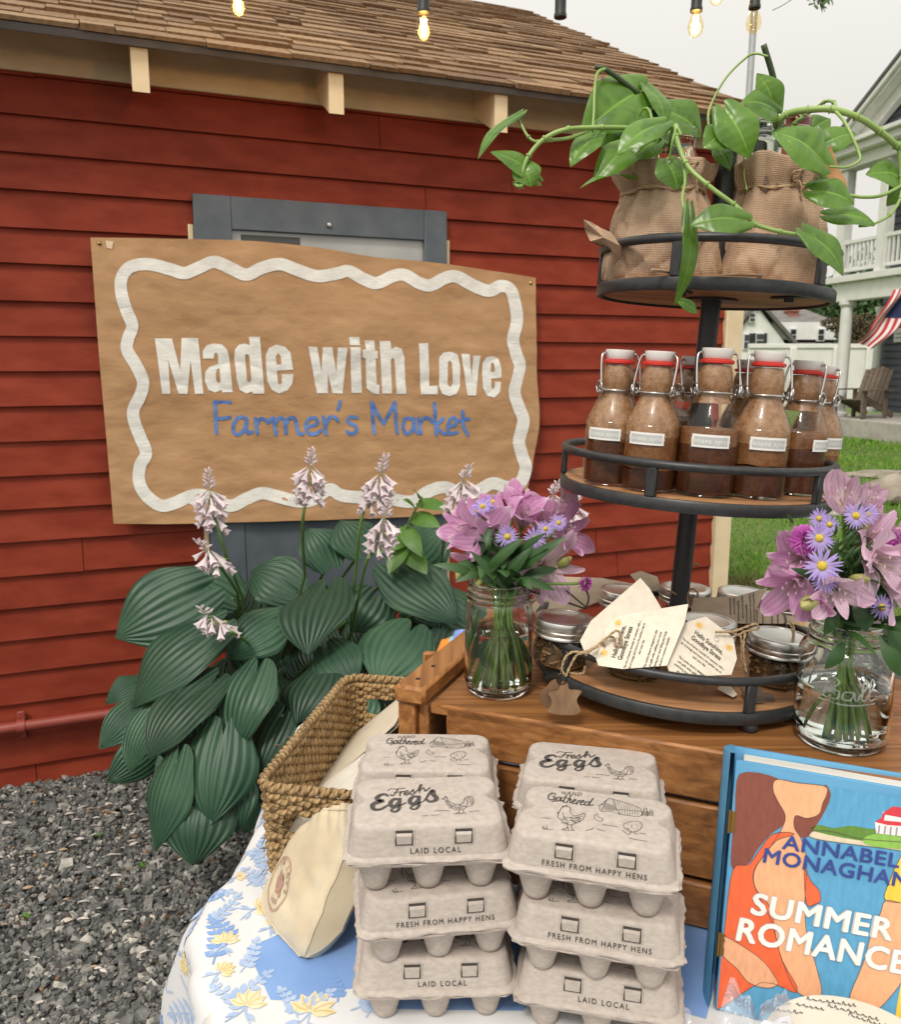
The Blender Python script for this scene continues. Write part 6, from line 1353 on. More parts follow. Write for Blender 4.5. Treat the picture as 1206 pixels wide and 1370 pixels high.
q = MB(); q.grid(lambda u, v: pfront(1 - u, v), 50, 60); q.grid(lambda u, v: (pfront(u, v) - pn * (.012 + .016 * math.sin(PI * u))) if 0 < u < 1 else pfront(u, v), 20, 40); q.build('pouch_body', M_canv, pouch, 180)
sm_ = MB(); sm_.tube([pfront(0, i / 60) for i in range(61)], .0012, 6); sm_.tube([pfront(.83, .3 + .7 * i / 50) for i in range(51)], .0009, 6); sm_.tube([pfront(i / 30, .045) + pn * .0008 for i in range(31)], .0016, 6); sm_.build('seam', M_canv, pouch, 180)
def pfind(px, py):
    lo_, hi_ = 0., 1.
    for _ in range(22):
        m = (lo_ + hi_) / 2; l, c, r = prow(m); yy = l.y + (c.y - l.y) * max(0, min(1, (px - l.x) / max(1, c.x - l.x)))
        if yy < py: lo_ = m
        else: hi_ = m
    l, c, r = prow(lo_); return (px - l.x) / max(1, c.x - l.x), lo_
M_stamp = mat('mauve_stamp_ink', (.36, .20, .15), (.45, .28, .21), rough=.9, sc=200)
def stp(x, y, l):                                        # stamp space: unit circle, leaning with the pouch
    px, py = 379.5 + x * 16.5 + y * 3.2, 1183 - y * 36 - x * 7; t, v = pfind(px, py); return PP(px, py, pA, pn) + pn * (pdepth(t, v, px, py) + l)
ik = Ink(stp, .0011)
ik.stroke([(math.cos(2 * PI * k / 24), math.sin(2 * PI * k / 24)) for k in range(24)], .045, 3, True); ik.stroke([(.93 * math.cos(2 * PI * k / 24), .93 * math.sin(2 * PI * k / 24)) for k in range(24)], .02, 3, True)
for k, ch_ in enumerate('IN LOVE'):
    if ch_ != ' ': a = R(100 - k * 22); ik.text(ch_, .70 * math.cos(a), .70 * math.sin(a), .30, .01, 1, a - PI / 2)
for k, ch_ in enumerate('LOVE'): a = R(215 + k * 17); ik.text(ch_, .74 * math.cos(a), .74 * math.sin(a), .26, .01, 1, a + PI / 2)
ik.poly([(.05,.55),(.2,.35),(.35,.3),(.3,.05),(.42,-.1),(.2,-.3),(.22,-.5),(.05,-.55),(-.02,-.35),(-.3,-.25),(-.42,0),(-.3,.3),(-.1,.35)]); ik.build('round_stamp', M_stamp, pouch)

# ================================================================ book shaped wooden box
BKA = R(-19); LEAN = R(16)
bo = PZ(950, 1349, TZ); KB = MX((bo.x, bo.y, TZ + .001), BKA) @ Matrix.Rotation(-LEAN, 4, 'X') @ Matrix.Rotation(R(1.5), 4, 'Y')
BW, BH, BT_ = .205, .240, .050
book = thing('book_box', 'large wooden box painted as a summer novel with white and navy title', 'box', KB.translation, rot=KB.to_euler())
M_bblue = mat('sky_blue_paint', (.085, .29, .50), (.115, .34, .56), rough=.55, sc=9, st=(1, 1, 4), bump=.2, bs=40)
q = MB(); q.bbox((0, BT_ - .006, 0), (BW, BT_, BH), .001, KB); q.build('back_cover', M_bblue, book)
q = MB(); q.grid(lambda u, v: KB @ V((-.001 - .0065 * math.sin(PI * u), u * (BT_ + .001), v * BH)), 10, 1); q.grid(lambda u, v: KB @ V((.004 - .001, (1 - u) * BT_, v * BH)), 1, 1)
q.grid(lambda u, v: KB @ V((-.001 - .0065 * math.sin(PI * u) * (1 - v) + .004 * v, u * (BT_ + .001), BH)), 10, 1); q.build('spine', M_bblue, book, 50)
q = MB(); q.bbox((.012, .0065, .004), (BW - .006, BT_ - .0065, BH - .006), .001, KB); q.build('page_block', mat('white_painted_pages', (.74, .72, .66), (.80, .78, .72), rough=.7, sc=3, st=(2, 80, 1), bump=.3), book)
q = MB(); q.bbox((.0045, .0, .0), (BW, .0058, BH - .006), .001, KB); fc = q.build('front_cover', M_bblue, book)
hg = MB()
for z in (.06, .175):
    hg = MB(); hg.tube([KB @ V((.0030, -.0005, z - .011)), KB @ V((.0030, -.0005, z + .011))], .0018, 8); hg.bbox((.0046, -.0010, z - .010), (.0085, -.0002, z + .010), .0002, KB); hg.build('hinge', mat('brass_hinge', (.28, .17, .05), rough=.4, metal=1), book)
# painted panel of plain colour areas, in photo pixels of the cover
g7 = invquad([(190 / 3.34 + 900, 1300 / 3.34 + 960), (1206, 1371), (1206, 1051), (300 / 3.34 + 900, 245 / 3.34 + 960)])
c7 = lambda pts: [(900 + x / 3.34, 960 + y / 3.34) for x, y in pts]
ev = None
KI = KB.to_3x3() @ V((0, -1, 0)); KO = KB @ V((0, 0, 0))
def cov(px, py, l): return PP(px, py, KO, KI) + KI * l
def covc(px, py, l):                                     # the same plane, kept within the panel
    p = KB.inverted() @ cov(px, py, 0); p.x = min(max(p.x, .0065), BW - .001); p.z = min(max(p.z, .001), BH - .010); return KB @ V((p.x, -l, p.z))
M_pencil = mat('pencil_line', (.10, .06, .05), rough=.8)
def area(name, pts, c, k, smooth=True):
    ik = Ink(covc, .0004 + .0001 * k); p = [(v.x, v.y) for v in spl(c7(pts), 4, True)] if smooth else c7(pts); ik.poly(p, (), 14); ik.build(name, mat(name + '_paint', c, tuple(min(1, x * 1.16) for x in c), rough=.6, sc=40, st=(6, 6, 1), bump=.3), fc)
    if smooth and c[0] > .5:
        ik = Ink(covc, .0011); ik.stroke(p, .75, smooth=False, closed=True); ik.build('painted_outline', M_pencil, fc)
area('painted_sea', [(300,245),(1300,400),(1250,1500),(190,1300)], (.085, .30, .50), 0, False)
area('painted_shore', [(610,510),(700,505),(850,540),(1100,560),(1300,590),(1300,640),(1000,590),(850,570),(640,540)], (.62, .52, .38), 1)
area('painted_hedge', [(620,490),(660,478),(720,492),(800,482),(880,495),(980,500),(1300,540),(1300,585),(1050,560),(880,552),(760,535),(630,505)], (.10, .21, .03), 2)
area('painted_lawn', [(850,545),(880,525),(940,518),(1050,535),(1300,560),(1300,605),(1000,585),(880,570)], (.22, .42, .07), 3)
area('painted_house', [(905,465),(935,450),(940,420),(1060,420),(1300,450),(1300,560),(910,515)], (.72, .68, .66), 4, False)
area('painted_roof', [(905,465),(935,445),(940,425),(985,395),(1300,440),(1300,462),(1020,445),(950,432),(945,458),(1300,490),(1300,505),(960,478)], (.56, .035, .05), 5, False)
ik = Ink(covc, .00105)
for i in range(9): x = 925 + i * 26; ik.stroke(c7([(x, 482 + i * 3), (x - 4, 512 + i * 4)]), 2.2, smooth=False)
ik.build('painted_posts', mat('grey_lilac_paint', (.30, .28, .36), rough=.7), fc)
area('painted_brown_band', [(300,250),(470,270),(455,330),(480,390),(510,430),(495,480),(440,520),(380,590),(340,650),(270,675),(262,600),(280,420)], (.20, .055, .035), 1)
area('painted_brown_wave', [(680,300),(708,340),(690,400),(650,470),(600,535),(560,520),(538,470),(545,440),(620,440),(655,400)], (.20, .055, .035), 2)
area('painted_peach_block', [(465,275),(560,290),(680,305),(690,340),(672,380),(655,430),(600,448),(550,436),(545,490),(575,540),(600,640),(592,820),(600,960),(640,1100),(665,1240),(560,1225),(490,1080),(440,900),(370,760),(365,680),(420,600),(480,510),(505,440),(470,370),(450,320)], (.72, .36, .19), 3)
area('painted_orange_field', [(270,680),(340,655),(390,590),(440,525),(500,510),(545,520),(470,545),(420,600),(368,680),(372,760),(440,850),(460,960),(490,1080),(560,1225),(400,1180),(190,1300),(215,1100),(235,930)], (.72, .115, .035), 4)
area('painted_orange_edge', [(590,680),(620,730),(655,770),(662,815),(640,830),(600,830)], (.72, .115, .035), 4)
area('painted_peach_arc', [(222,975),(300,1010),(400,1080),(455,1150),(470,1190),(420,1205),(340,1180),(290,1120),(218,1050)], (.70, .35, .19), 6)
area('painted_yellow_block', [(1010,640),(1060,600),(1300,620),(1300,880),(1050,830),(950,810),(970,730)], (.76, .50, .05), 3)
area('painted_peach_column', [(955,815),(1050,832),(1300,880),(1300,1010),(1060,1130),(1010,1200),(900,1310),(790,1270),(850,1100),(890,960),(930,870)], (.72, .36, .19), 4)
area('painted_yellow_corner', [(1000,1300),(1022,1180),(1300,1100),(1300,1500),(990,1400)], (.76, .50, .05), 5, False)
M_navy = mat('navy_letter_paint', (.022, .045, .22), (.035, .065, .28), rough=.6, sc=60); M_wl = mat('white_letter_paint', (.74, .72, .67), (.84, .82, .78), rough=.6, sc=60, bump=.2)
M_wlo = mat('grey_letter_edge', (.46, .47, .46), rough=.6)
def capline(word, x0, y0, x1, y1, hgt, m, off, name, k, edge_=None):
    """capital letters spread from (x0,y0) to (x1,y1), baseline in cover pixels"""
    dx, dy = x1 - x0, y1 - y0; L = math.hypot(dx, dy); an = math.atan2(-dy, dx)
    for mm, o_, lf in (([(edge_, off + .022, .0012)] if edge_ else []) + [(m, off, .0016)]):
        ik = Ink(lambda x, y, l: covc(x, -y, l) if False else cov(x, -y, l), lf + .0002 * k)
        vs, _ = text2d(word, o_, 1.06, 'LEFT', 0); wd = max(v[0] for v in vs); sz = hgt / .729
        ik.text(word, x0, -y0, sz, o_, (L / sz) / wd, an, 1.06, 'LEFT'); ik.build(name, mm, fc)
P7 = lambda x, y: (900 + x / 3.34, 960 + y / 3.34)
capline('ANNABEL', *P7(490, 582), *P7(1012, 668), 19, M_navy, .03, 'navy_lettering', 0)
capline('MONAGHAN', *P7(398, 640), *P7(1050, 758), 19.5, M_navy, .03, 'navy_lettering', 1)
capline('SUMMER', *P7(345, 870), *P7(985, 992), 29, M_wl, .032, 'white_lettering', 2, M_wlo)
capline('ROMANCE', *P7(275, 985), *P7(1038, 1142), 31, M_wl, .032, 'white_lettering', 3, M_wlo)
ik = Ink(lambda x, z, l: KB @ V((-.0078 - l, BT_ * .5 + x, z)), .0003)
ik.text('SUMMER ROMANCE', 0, .085, .014, .012, 1, R(90)); ik.build('spine_lettering', mat('pale_blue_letter', (.32, .46, .60), rough=.6), book)
ik = Ink(lambda x, z, l: KB @ V((-.0078 - l, BT_ * .5 + x, z)), .0003); ik.text('MONAGHAN', .002, .20, .009, .01, 1, R(90)); ik.build('spine_lettering', M_navy, book)

# ================================================================ lower right corner: round board and zip bags
RZ = TZ + .056; rdc = PZ(1096, 1329, RZ); rc = V((rdc.x + .001, rdc.y - .0745, TZ + .001))
rd = thing('round_tin', 'round cream white lidded tin with handwriting on top, before the painted book box', 'tin', rc)
M_tin = mat('cream_white_tin', (.66, .61, .50), (.76, .72, .62), rough=.7, sc=10, bump=.2)
q = MB(); q.lathe([(.001, .0005), (.070, .0005), (.0725, .003), (.0725, .036), (.070, .037)], 64, Matrix.Translation(rc)); q.build('tin_body', M_tin, rd, 40)
q = MB(); q.lathe([(.0735, .0375), (.0745, .039), (.0745, .052), (.0735, .0545), (.071, .055), (.001, .055)], 72, Matrix.Translation(rc)); q.build('lid', M_tin, rd, 40)
ik = Ink(lambda px, py, l: PZ(px, py, TZ + .0562) + V((0, 0, l)), .0004); rr = random.Random(8)
for (x0, y0), n_, sl_ in (((1080, 1337), 9, .14), ((1108, 1346), 8, .28), ((1136, 1358), 7, .34), ((1066, 1344), 5, .2), ((1040, 1352), 5, .1)):
    x, y = x0, y0
    for i in range(n_):
        w_ = rr.uniform(4, 8); ik.stroke([(x, y), (x + w_ * .3, y - rr.uniform(1, 4)), (x + w_ * .6, y + rr.uniform(0, 2)), (x + w_, y + sl_ * w_)], 1.2, 3); x += w_ + 2; y += sl_ * (w_ + 2)
ik.build('handwriting', M_print, rd)
M_plas = glassy('clear_plastic', (.97, .97, .98), rough=.22, power=1.5, edge=.45)
_t = M_plas.node_tree; _d = nn(_t, 'ShaderNodeBsdfDiffuse'); _d.inputs[0].default_value = (.85, .85, .86, 1); _m = nn(_t, 'ShaderNodeMixShader'); _m.inputs[0].default_value = .13; _o = _t.nodes['Material Output']
_s = _o.inputs[0].links[0].from_socket; _t.links.new(_s, _m.inputs[1]); _t.links.new(_d.outputs[0], _m.inputs[2]); _t.links.new(_m.outputs[0], _o.inputs[0])
def zipbag(corners, z_, label, card=True, ridges=True):
    c = [PZ(*p[:2], TZ + p[2]) for p in corners]; ctr = sum(c, V()) / 4; t = thing('zip_bag', label, 'bag', V((ctr.x, ctr.y, TZ + .002)), group='clear zip bags'); sd = corners[0][0]
    def fn(u, v, s_=1): p = (c[0] * (1 - u) + c[1] * u) * (1 - v) + (c[3] * (1 - u) + c[2] * u) * v; e = math.sin(PI * u) * math.sin(PI * v); return p + V((0, 0, s_ * .006 * e + .007 * noise.noise(V((u * 3 + sd, v * 4, 1))) + .003 * abs(noise.noise(V((u * 9 + v * 5, v * 9, sd))))))
    q = MB(); q.grid(lambda u, v: fn(u, v, 1), 26, 26); q.grid(lambda u, v: fn(1 - u, v, -.5), 14, 14); q.build('film', M_plas, t, 180)
    if ridges:
        q = MB()
        for v in (.80, .84, .88, .92): q.tube([fn(i / 20, v) + V((0, 0, .0006)) for i in range(21)], .0009, 5)
        q.build('zip_strip', glassy('zip_plastic', (.86, .87, .90), rough=.2, power=2.6), t, 180)
    if card:
        q = MB(); q.grid(lambda u, v: fn(.08 + .84 * u, .06 + .64 * v, .2) + V((0, 0, .0005)), 8, 8); co_ = q.build('card', mat('white_card', (.76, .76, .80), rough=.6), t, 180)
        ik = Ink(lambda x, y, l: fn(.08 + .84 * x, .06 + .64 * y, .2) + V((0, 0, .0007 + l)), .0004)
        for i in range(8):
            for j in range(3): ik.stroke([(.14 + j * .27, .15 + i * .1), (.22 + j * .27, .16 + i * .1), (.33 + j * .27, .15 + i * .1)], .012, 2)
        ik.build('card_lettering', mat('grey_pen', (.20, .20, .26), rough=.8), co_)
        q = MB(); q.grid(lambda u, v: fn(.1 + .2 * u, .1 + .2 * v, .3) + V((0, 0, .0012)), 4, 4); q.build('blue_sticker', mat('light_blue_sticker', (.16, .38, .68), rough=.5), co_, 180)
zipbag([(1000, 1420, .030), (1075, 1440, .02), (1062, 1318, .060), (975, 1352, .055)] if False else [(1000, 1450, .062), (1085, 1450, .062), (1052, 1322, .072), (1018, 1345, .070)], 0, 'clear zip bag with white printed card in front of the book box')
zipbag([(935, 1440, .012), (1020, 1440, .040), (1008, 1345, .065), (978, 1306, .085)], 0, 'empty crumpled clear zip bag standing at the left of the carded one', False)
zipbag([(860, 1430, .010), (930, 1430, .010), (925, 1352, .035), (870, 1348, .040)], 0, 'flat clear zip bag at the foot of the right egg carton stack', False, False)
# ================================================================ flower jars
M_water = realglass('water', (.96, .98, .96), 1.33)
M_stem2 = mat('flower_stem', (.15, .28, .05), (.24, .38, .09), rough=.45, sc=60)
M_gleaf = mat('bouquet_leaf', (.022, .068, .016), (.045, .11, .026), rough=.45, sc=30, transl=.12)
def petalmat(name, stops, streak, rough=.55):
    m, t, b = nodes(name); L = t.links.new; b.inputs['Roughness'].default_value = rough; b.inputs['Specular IOR Level'].default_value = .25; b.inputs['Sheen Weight'].default_value = .2
    tc = nn(t, 'ShaderNodeTexCoord'); sp = nn(t, 'ShaderNodeSeparateXYZ'); L(tc.outputs['UV'], sp.inputs[0])
    n = nn(t, 'ShaderNodeTexNoise'); n.inputs['Scale'].default_value = 90; n.inputs['Detail'].default_value = 3; L(tc.outputs['Object'], n.inputs['Vector'])
    a = nn(t, 'ShaderNodeMath', operation='MULTIPLY_ADD'); a.inputs[1].default_value = .35; L(n.outputs[0], a.inputs[0]); L(sp.outputs[1], a.inputs[2])
    s_ = nn(t, 'ShaderNodeMath', operation='SUBTRACT'); s_.inputs[1].default_value = .175; L(a.outputs[0], s_.inputs[0])
    col = ramp(t, stops, s_.outputs[0])
    wv = nn(t, 'ShaderNodeTexWave', bands_direction='X'); wv.inputs['Scale'].default_value = 1.5; wv.inputs['Distortion'].default_value = 5; wv.inputs['Detail'].default_value = 3; L(tc.outputs['UV'], wv.inputs[0])
    mx = nn(t, 'ShaderNodeMix'); mx.data_type = 'RGBA'; mx.inputs[7].default_value = (*streak, 1); L(col, mx.inputs[6])
    f = ramp(t, [(.62, (0, 0, 0)), (.95, (.38, .38, .38))], wv.outputs['Fac']); L(f, mx.inputs[0]); 
    g = nn(t, 'ShaderNodeNewGeometry'); hsv = nn(t, 'ShaderNodeHueSaturation'); mr = nn(t, 'ShaderNodeMapRange'); mr.inputs[3].default_value = .85; mr.inputs[4].default_value = 1.15; L(g.outputs['Random Per Island'], mr.inputs[0]); L(mr.outputs[0], hsv.inputs['Value']); L(mx.outputs[2], hsv.inputs['Color']); col = hsv.outputs[0]
    L(col, b.inputs['Base Color']); tr = nn(t, 'ShaderNodeBsdfTranslucent'); L(col, tr.inputs[0]); ms = nn(t, 'ShaderNodeMixShader'); ms.inputs[0].default_value = .35
    L(b.outputs[0], ms.inputs[1]); L(tr.outputs[0], ms.inputs[2]); L(ms.outputs[0], t.nodes['Material Output'].inputs[0]); return m
M_alA = petalmat('lily_petal_mauve', [(0, (.56, .52, .26)), (.22, (.84, .66, .76)), (.55, (.76, .44, .66)), (.85, (.68, .33, .57)), (1, (.82, .62, .74))], (.44, .12, .36))
M_alB = petalmat('lily_petal_pale', [(0, (.60, .58, .32)), (.25, (.88, .78, .78)), (.6, (.82, .62, .72)), (1, (.78, .54, .68))], (.48, .16, .38))
M_ast = petalmat('aster_petal', [(0, (.66, .56, .82)), (.5, (.50, .38, .80)), (1, (.56, .44, .84))], (.42, .30, .74))
M_yel = mat('aster_centre', (.62, .44, .03), (.74, .58, .08), rough=.8, sc=400, bump=.8, bs=900)
M_mag = petalmat('magenta_petal', [(0, (.44, .05, .38)), (.6, (.62, .10, .52)), (1, (.72, .24, .64))], (.36, .04, .3))
M_bud = mat('green_bud', (.26, .30, .07), (.44, .38, .15), rough=.5, sc=60)
wide = lambda v: max(.02, math.sin(PI * min(1, .12 + .86 * v)) ** .75 * (.42 + .75 * v))
narrow = lambda v: max(.02, math.sin(PI * min(1, .15 + .83 * v)) ** .8 * (.45 + .55 * v))
ray_ = lambda v: max(.05, math.sin(PI * (.18 + .78 * v)))
def axes(d):
    d = V(d).normalized(); x = d.cross(V((0, 0, 1))); x = x.normalized() if x.length > .01 else V((1, 0, 0)); return d, x, d.cross(x)
def lily(root, c, d, s, op=.8, m=None, sd=0):
    d, x, y = axes(d); r = random.Random(sd); q = MB(); c = V(c); b = c - d * s * .45
    for i in range(6):
        a = i * PI / 3 + r.uniform(-.12, .12) + sd; rad = x * math.cos(a) + y * math.sin(a); o = (op + .12) * r.uniform(.8, 1.2) * (1 if i % 2 == 0 else .8)
        T = b + d * s * (1.0 - .25 * o) + rad * s * o * (.85 if i % 2 == 0 else .72); w_ = s * (.62 if i % 2 == 0 else .42) * r.uniform(.9, 1.12)
        leaf(q, b, T, w_, d - rad * .5, bend=(-.10 if op < .5 else .10), cup=-.16 if op < .6 else -.06, lobe=0, nu=12, nv=14, prof=wide if i % 2 == 0 else narrow, wav=.085, twist=r.uniform(-.25, .25), sd=sd + i)
        # recurve of the tip comes from the bend; the petals are single skins
    o_ = q.build('lily_flower', m or M_alA, root, 180)
    st = MB()
    for i in range(5): a = i * 1.256 + sd; e = c + d * s * .18 + (x * math.cos(a) + y * math.sin(a)) * s * .14; st.tube([b, c - d * s * .1 + (x * math.cos(a) + y * math.sin(a)) * s * .05, e], .0005, 4); st.lathe([(.0003, -.0018), (.001, -.001), (.001, .001), (.0003, .0018)], 6, Matrix.Translation(e))
    st.build('stamens', M_alB, o_); q = MB(); q.lathe([(.001, -.004), (.0035, -.001), (.003, .004)], 8, Matrix.Translation(b) @ d.to_track_quat('Z', 'Y').to_matrix().to_4x4()); q.build('calyx', M_bud, o_); return b
def aster(root, c, d, s, n=24, m=None):
    d, x, y = axes(d); q = MB(); c = V(c)
    for i in range(n):
        a = 2 * PI * i / n + random.uniform(-.08, .08); rad = x * math.cos(a) + y * math.sin(a); l = s * random.uniform(.85, 1.08); b = c + rad * s * .18
        leaf(q, b, b + rad * l * .8 + d * l * random.uniform(.0, .25), s * .15, d, .08, .05, 0, 2, 5, ray_)
    o_ = q.build('aster_flower', m or M_ast, root, 180)
    q = MB(); q.lathe([(s * .24, -.001), (s * .24, .0015), (s * .17, .0032), (.0005, .004)], 14, Matrix.Translation(c) @ d.to_track_quat('Z', 'Y').to_matrix().to_4x4()); q.build('flower_centre', M_yel, o_, 180); return c - d * .004
def pompon(root, c, d, s, n=150):
    d, x, y = axes(d); q = MB(); c = V(c)
    for i in range(n):
        z = 1 - 1.35 * (i + .5) / n; a = i * 2.39996; rr = math.sqrt(max(0, 1 - z * z)); dr = (d * z + (x * math.cos(a) + y * math.sin(a)) * rr).normalized(); b = c + dr * s * .25
        leaf(q, b, c + dr * s * random.uniform(.85, 1.05), s * .20, d + dr.orthogonal() * .3, .1, -.1, 0, 2, 4, ray_)
    q.build('pompon_flower', M_mag, root, 180); return c - d * s * .3
def bud(root, c, d, s):
    d, x, y = axes(d); q = MB(); M0 = Matrix.Translation(V(c)) @ d.to_track_quat('Z', 'Y').to_matrix().to_4x4()
    q.lathe([(.0006, -s * .5), (s * .16, -s * .38), (s * .25, -s * .1), (s * .24, s * .15), (s * .13, s * .40), (.0006, s * .52)], 12, M0, lambda v, a, t: V((v.x * (1 + .12 * math.sin(3 * a)), v.y * (1 + .12 * math.sin(3 * a)), v.z))); q.build('bud', M_bud, root, 60); return V(c) - d * s * .5
def mason(name_label, base, r, Hh, neck, level, square=0, ball=False):
    t = thing('mason_jar', name_label, 'jar', base, group='mason jars of flowers'); M0 = Matrix.Translation(base)
    prof = [(r * .30, .002), (r * .78, .0005), (r * .88, .002), (r * .95, .007), (r, .016), (r, Hh * .30), (r * .992, Hh * .5), (r, Hh * .68), (r * .985, Hh * .75), ((r + neck) / 2 * 1.01, Hh * .81), (neck, Hh * .845), (neck * 1.035, Hh * .865), (neck * 1.035, Hh * .875), (neck * .985, Hh * .89), (neck * 1.02, Hh * .915), (neck * 1.02, Hh * .925), (neck * .98, Hh * .94), (neck * .98, Hh * .975), (neck * 1.01, Hh * .985), (neck * 1.005, Hh), (neck * .94, Hh)]
    pr = [(p.x, p.y) for p in spl(prof, 3)]
    def wob(v, a, tt):
        f = square * (1 - abs(v.z / Hh - .38) * 2.0) if v.z < Hh * .8 else 0; k = 1 + max(0, f) * (.045 * math.cos(4 * a + PI * .9)); return V((v.x * k, v.y * k, v.z)) + V((math.cos(a), math.sin(a), 0)) * .0004 * noise.noise(V((math.cos(a) * 2.5, math.sin(a) * 2.5, v.z * 40)))
    q = MB(); q.lathe(pr, 72, M0, wob, False, False); gi = [(max(.0006, a_ - .0026), z) for a_, z in pr if z > .0035]; gi = [(.0006, .0062), (r * .8, .0066)] + [g for g in gi if g[1] > .008]; q.lathe(gi[::-1], 60, M0, wob, False, False); gl = q.build('glass', M_jar2, t, 180)
    q = MB(); wp = [(.0006, .0068), (r * .8, .0072), (r * .93, .012)] + [(a_ - .0029, z) for a_, z in pr if .013 < z < level] + [(r * .965, level), (.0006, level)]; q.lathe(wp, 48, M0, wob, False, False); q.build('water', M_water, t, 60)
    if ball:
        raised = realglass('raised_glass', (.93, .95, .93), 1.45, .12); raised.node_tree.nodes['Principled BSDF'].inputs['Transmission Weight'].default_value = .82
        ik = Ink(lambda x, z, l: M0 @ V(((r * 1.012 + l) * math.sin((x + .0) / r - .28), -(r * 1.005 + l) * math.cos(x / r - .28), Hh * .53 + z)), .0006)
        for s_ in ([(-.024,.012),(-.026,-.006)], [(-.029,.010),(-.020,.015),(-.012,.011),(-.018,.004),(-.024,.003)], [(-.022,.003),(-.012,.001),(-.014,-.007),(-.028,-.006)], [(.000,.002),(-.007,.001),(-.008,-.006),(-.001,-.006),(.002,.002),(.003,-.006),(.007,-.004)], [(.006,-.003),(.013,.009),(.010,.014),(.009,-.005),(.014,-.004)], [(.013,-.003),(.020,.010),(.017,.016),(.016,-.005),(.024,-.003)], [(-.030,-.010),(-.005,-.012),(.022,-.009)]): ik.stroke(s_, .0017, 5)
        ik.build('embossed_lettering', raised, gl)
    return t
M_jar2 = realglass('mason_glass', (.95, .975, .955), 1.45)
def stems(root, jarc, r, z0, tops, n_extra, seedv):
    q = MB(); rr = random.Random(seedv); nk = V((jarc.x, jarc.y, jarc.z + z0))
    for tp_ in tops:
        a = rr.uniform(0, 6.28); o = V((math.cos(a), math.sin(a), 0)) * r * rr.uniform(.2, .85); ft = V((jarc.x, jarc.y, jarc.z + .011)) + o * 1.0
        mid = nk + V((tp_.x - nk.x, tp_.y - nk.y, 0)) * .22 - o * .1; mid = nk + (mid - nk) * min(1, .7 * r / max(1e-6, V((mid.x - nk.x, mid.y - nk.y, 0)).length)); q.tube(spl([ft, mid, tp_], 8), rr.uniform(.0012, .0023), 7)
    q.build('stems', M_stem2, root, 180)
def fill_leaves(root, pts, name='foliage', m=None):
    q = MB()
    for (b, t, w_, up) in pts: leaf(q, b, t, w_, V(up), random.uniform(.05, .2), .08, .0, 5, 8, lambda v: math.sin(PI * (.06 + .93 * v)) ** .8)
    q.build(name, m or M_gleaf, root, 180)
# left jar and bouquet
jl = PZ(669, 939, CZ); jl = V((jl.x, jl.y + .037, CZ + .0002))
mason('clear pint jar of water and pink flowers at the left end of the crate', jl, .0410, .1375, .0375, .080)
bq = thing('bouquet', 'pink lilies with small lavender asters in the left glass jar', 'flowers', jl + V((0, 0, .1)))
ends = []; YL = 1.0
for i, (px, py, d, s, op, m, y) in enumerate(((622,712,(-.8,-.7,.15),.052,.75,M_alA,1.0),(655,722,(-.25,-1,.1),.055,.85,M_alA,.975),(668,690,(-.3,-.6,.8),.050,.6,M_alA,1.0),(702,688,(.1,-.6,.9),.056,.55,M_alA,1.01),(727,694,(.35,-.6,.8),.050,.6,M_alA,1.02),
        (758,712,(.8,-.6,.25),.055,.75,M_alA,1.0),(735,762,(.45,-.95,-.15),.055,1.0,M_alB,.975),(640,752,(-.6,-.8,-.25),.048,.6,M_alA,.985),(752,680,(.6,-.4,.7),.045,.6,M_alB,1.03),(716,782,(.25,-.9,-.4),.04,.9,M_alB,.98),(688,668,(0,-.5,1),.042,.5,M_alA,1.03),(640,690,(-.5,-.7,.6),.045,.6,M_alA,1.02))):
    ends.append(lily(bq, P(px, py, y), d, s, op, m, i * 1.7 + .3))
for px, py, s, y in ((679, 718, .0155, .955), (716, 721, .0155, .955), (646, 678, .013, 1.0), (660, 672, .013, 1.01), (730, 708, .012, .97), (748, 700, .012, .98), (638, 684, .011, 1.0)): ends.append(aster(bq, P(px, py, y), (random.uniform(-.2, .2), -1, .25 if y < .96 else .8), s))
ends.append(pompon(bq, P(783, 780, .97), (.5, -.6, .1), .011, 70)); 
for px, py, d, s, y in ((645, 772, (-.5, -.6, -.7), .032, .965), (676, 764, (.6, -.7, .15), .030, .96), (618, 766, (-.4, -.6, -.6), .026, .98), (702, 772, (.2, -.6, -.6), .022, .965), (755, 752, (.7, -.4, .6), .024, .98)): ends.append(bud(bq, P(px, py, y), d, s))
stems(bq, jl, .034, .12, ends, 4, 3)
fl = []
for i in range(54):
    b = jl + V((random.uniform(-.028, .028), random.uniform(-.028, .028), .13)) + V((0, 0, random.uniform(0, .03))); a = random.uniform(0, 6.28); rr_ = random.uniform(.02, .055); fl.append((b, b + V((math.cos(a) * rr_, math.sin(a) * rr_ - .008, random.uniform(-.012, .055))), random.uniform(.008, .016), (random.uniform(-.4, .4), -.7, .7)))
for b, t in (((645,840),(628,905)),((640,860),(656,895)),((655,850),(640,880)),((690,850),(712,900)),((640,815),(626,870))): fl.append((P(*b, jl.y - .012), P(*t, jl.y - .02), .008, (0, -1, .2)))
fill_leaves(bq, fl)
q = MB(); q.tube(spl([P(783, 786, .972), P(788, 800, .975), P(784, 814, .985)], 4), .0012, 6); q.tube(spl([P(758, 790, .972), P(772, 802, .98), P(784, 814, .985), P(742, 800, .99), jl + V((.02, 0, .13))], 4), .0012, 6); q.build('brown_sprig', M_bark, bq)
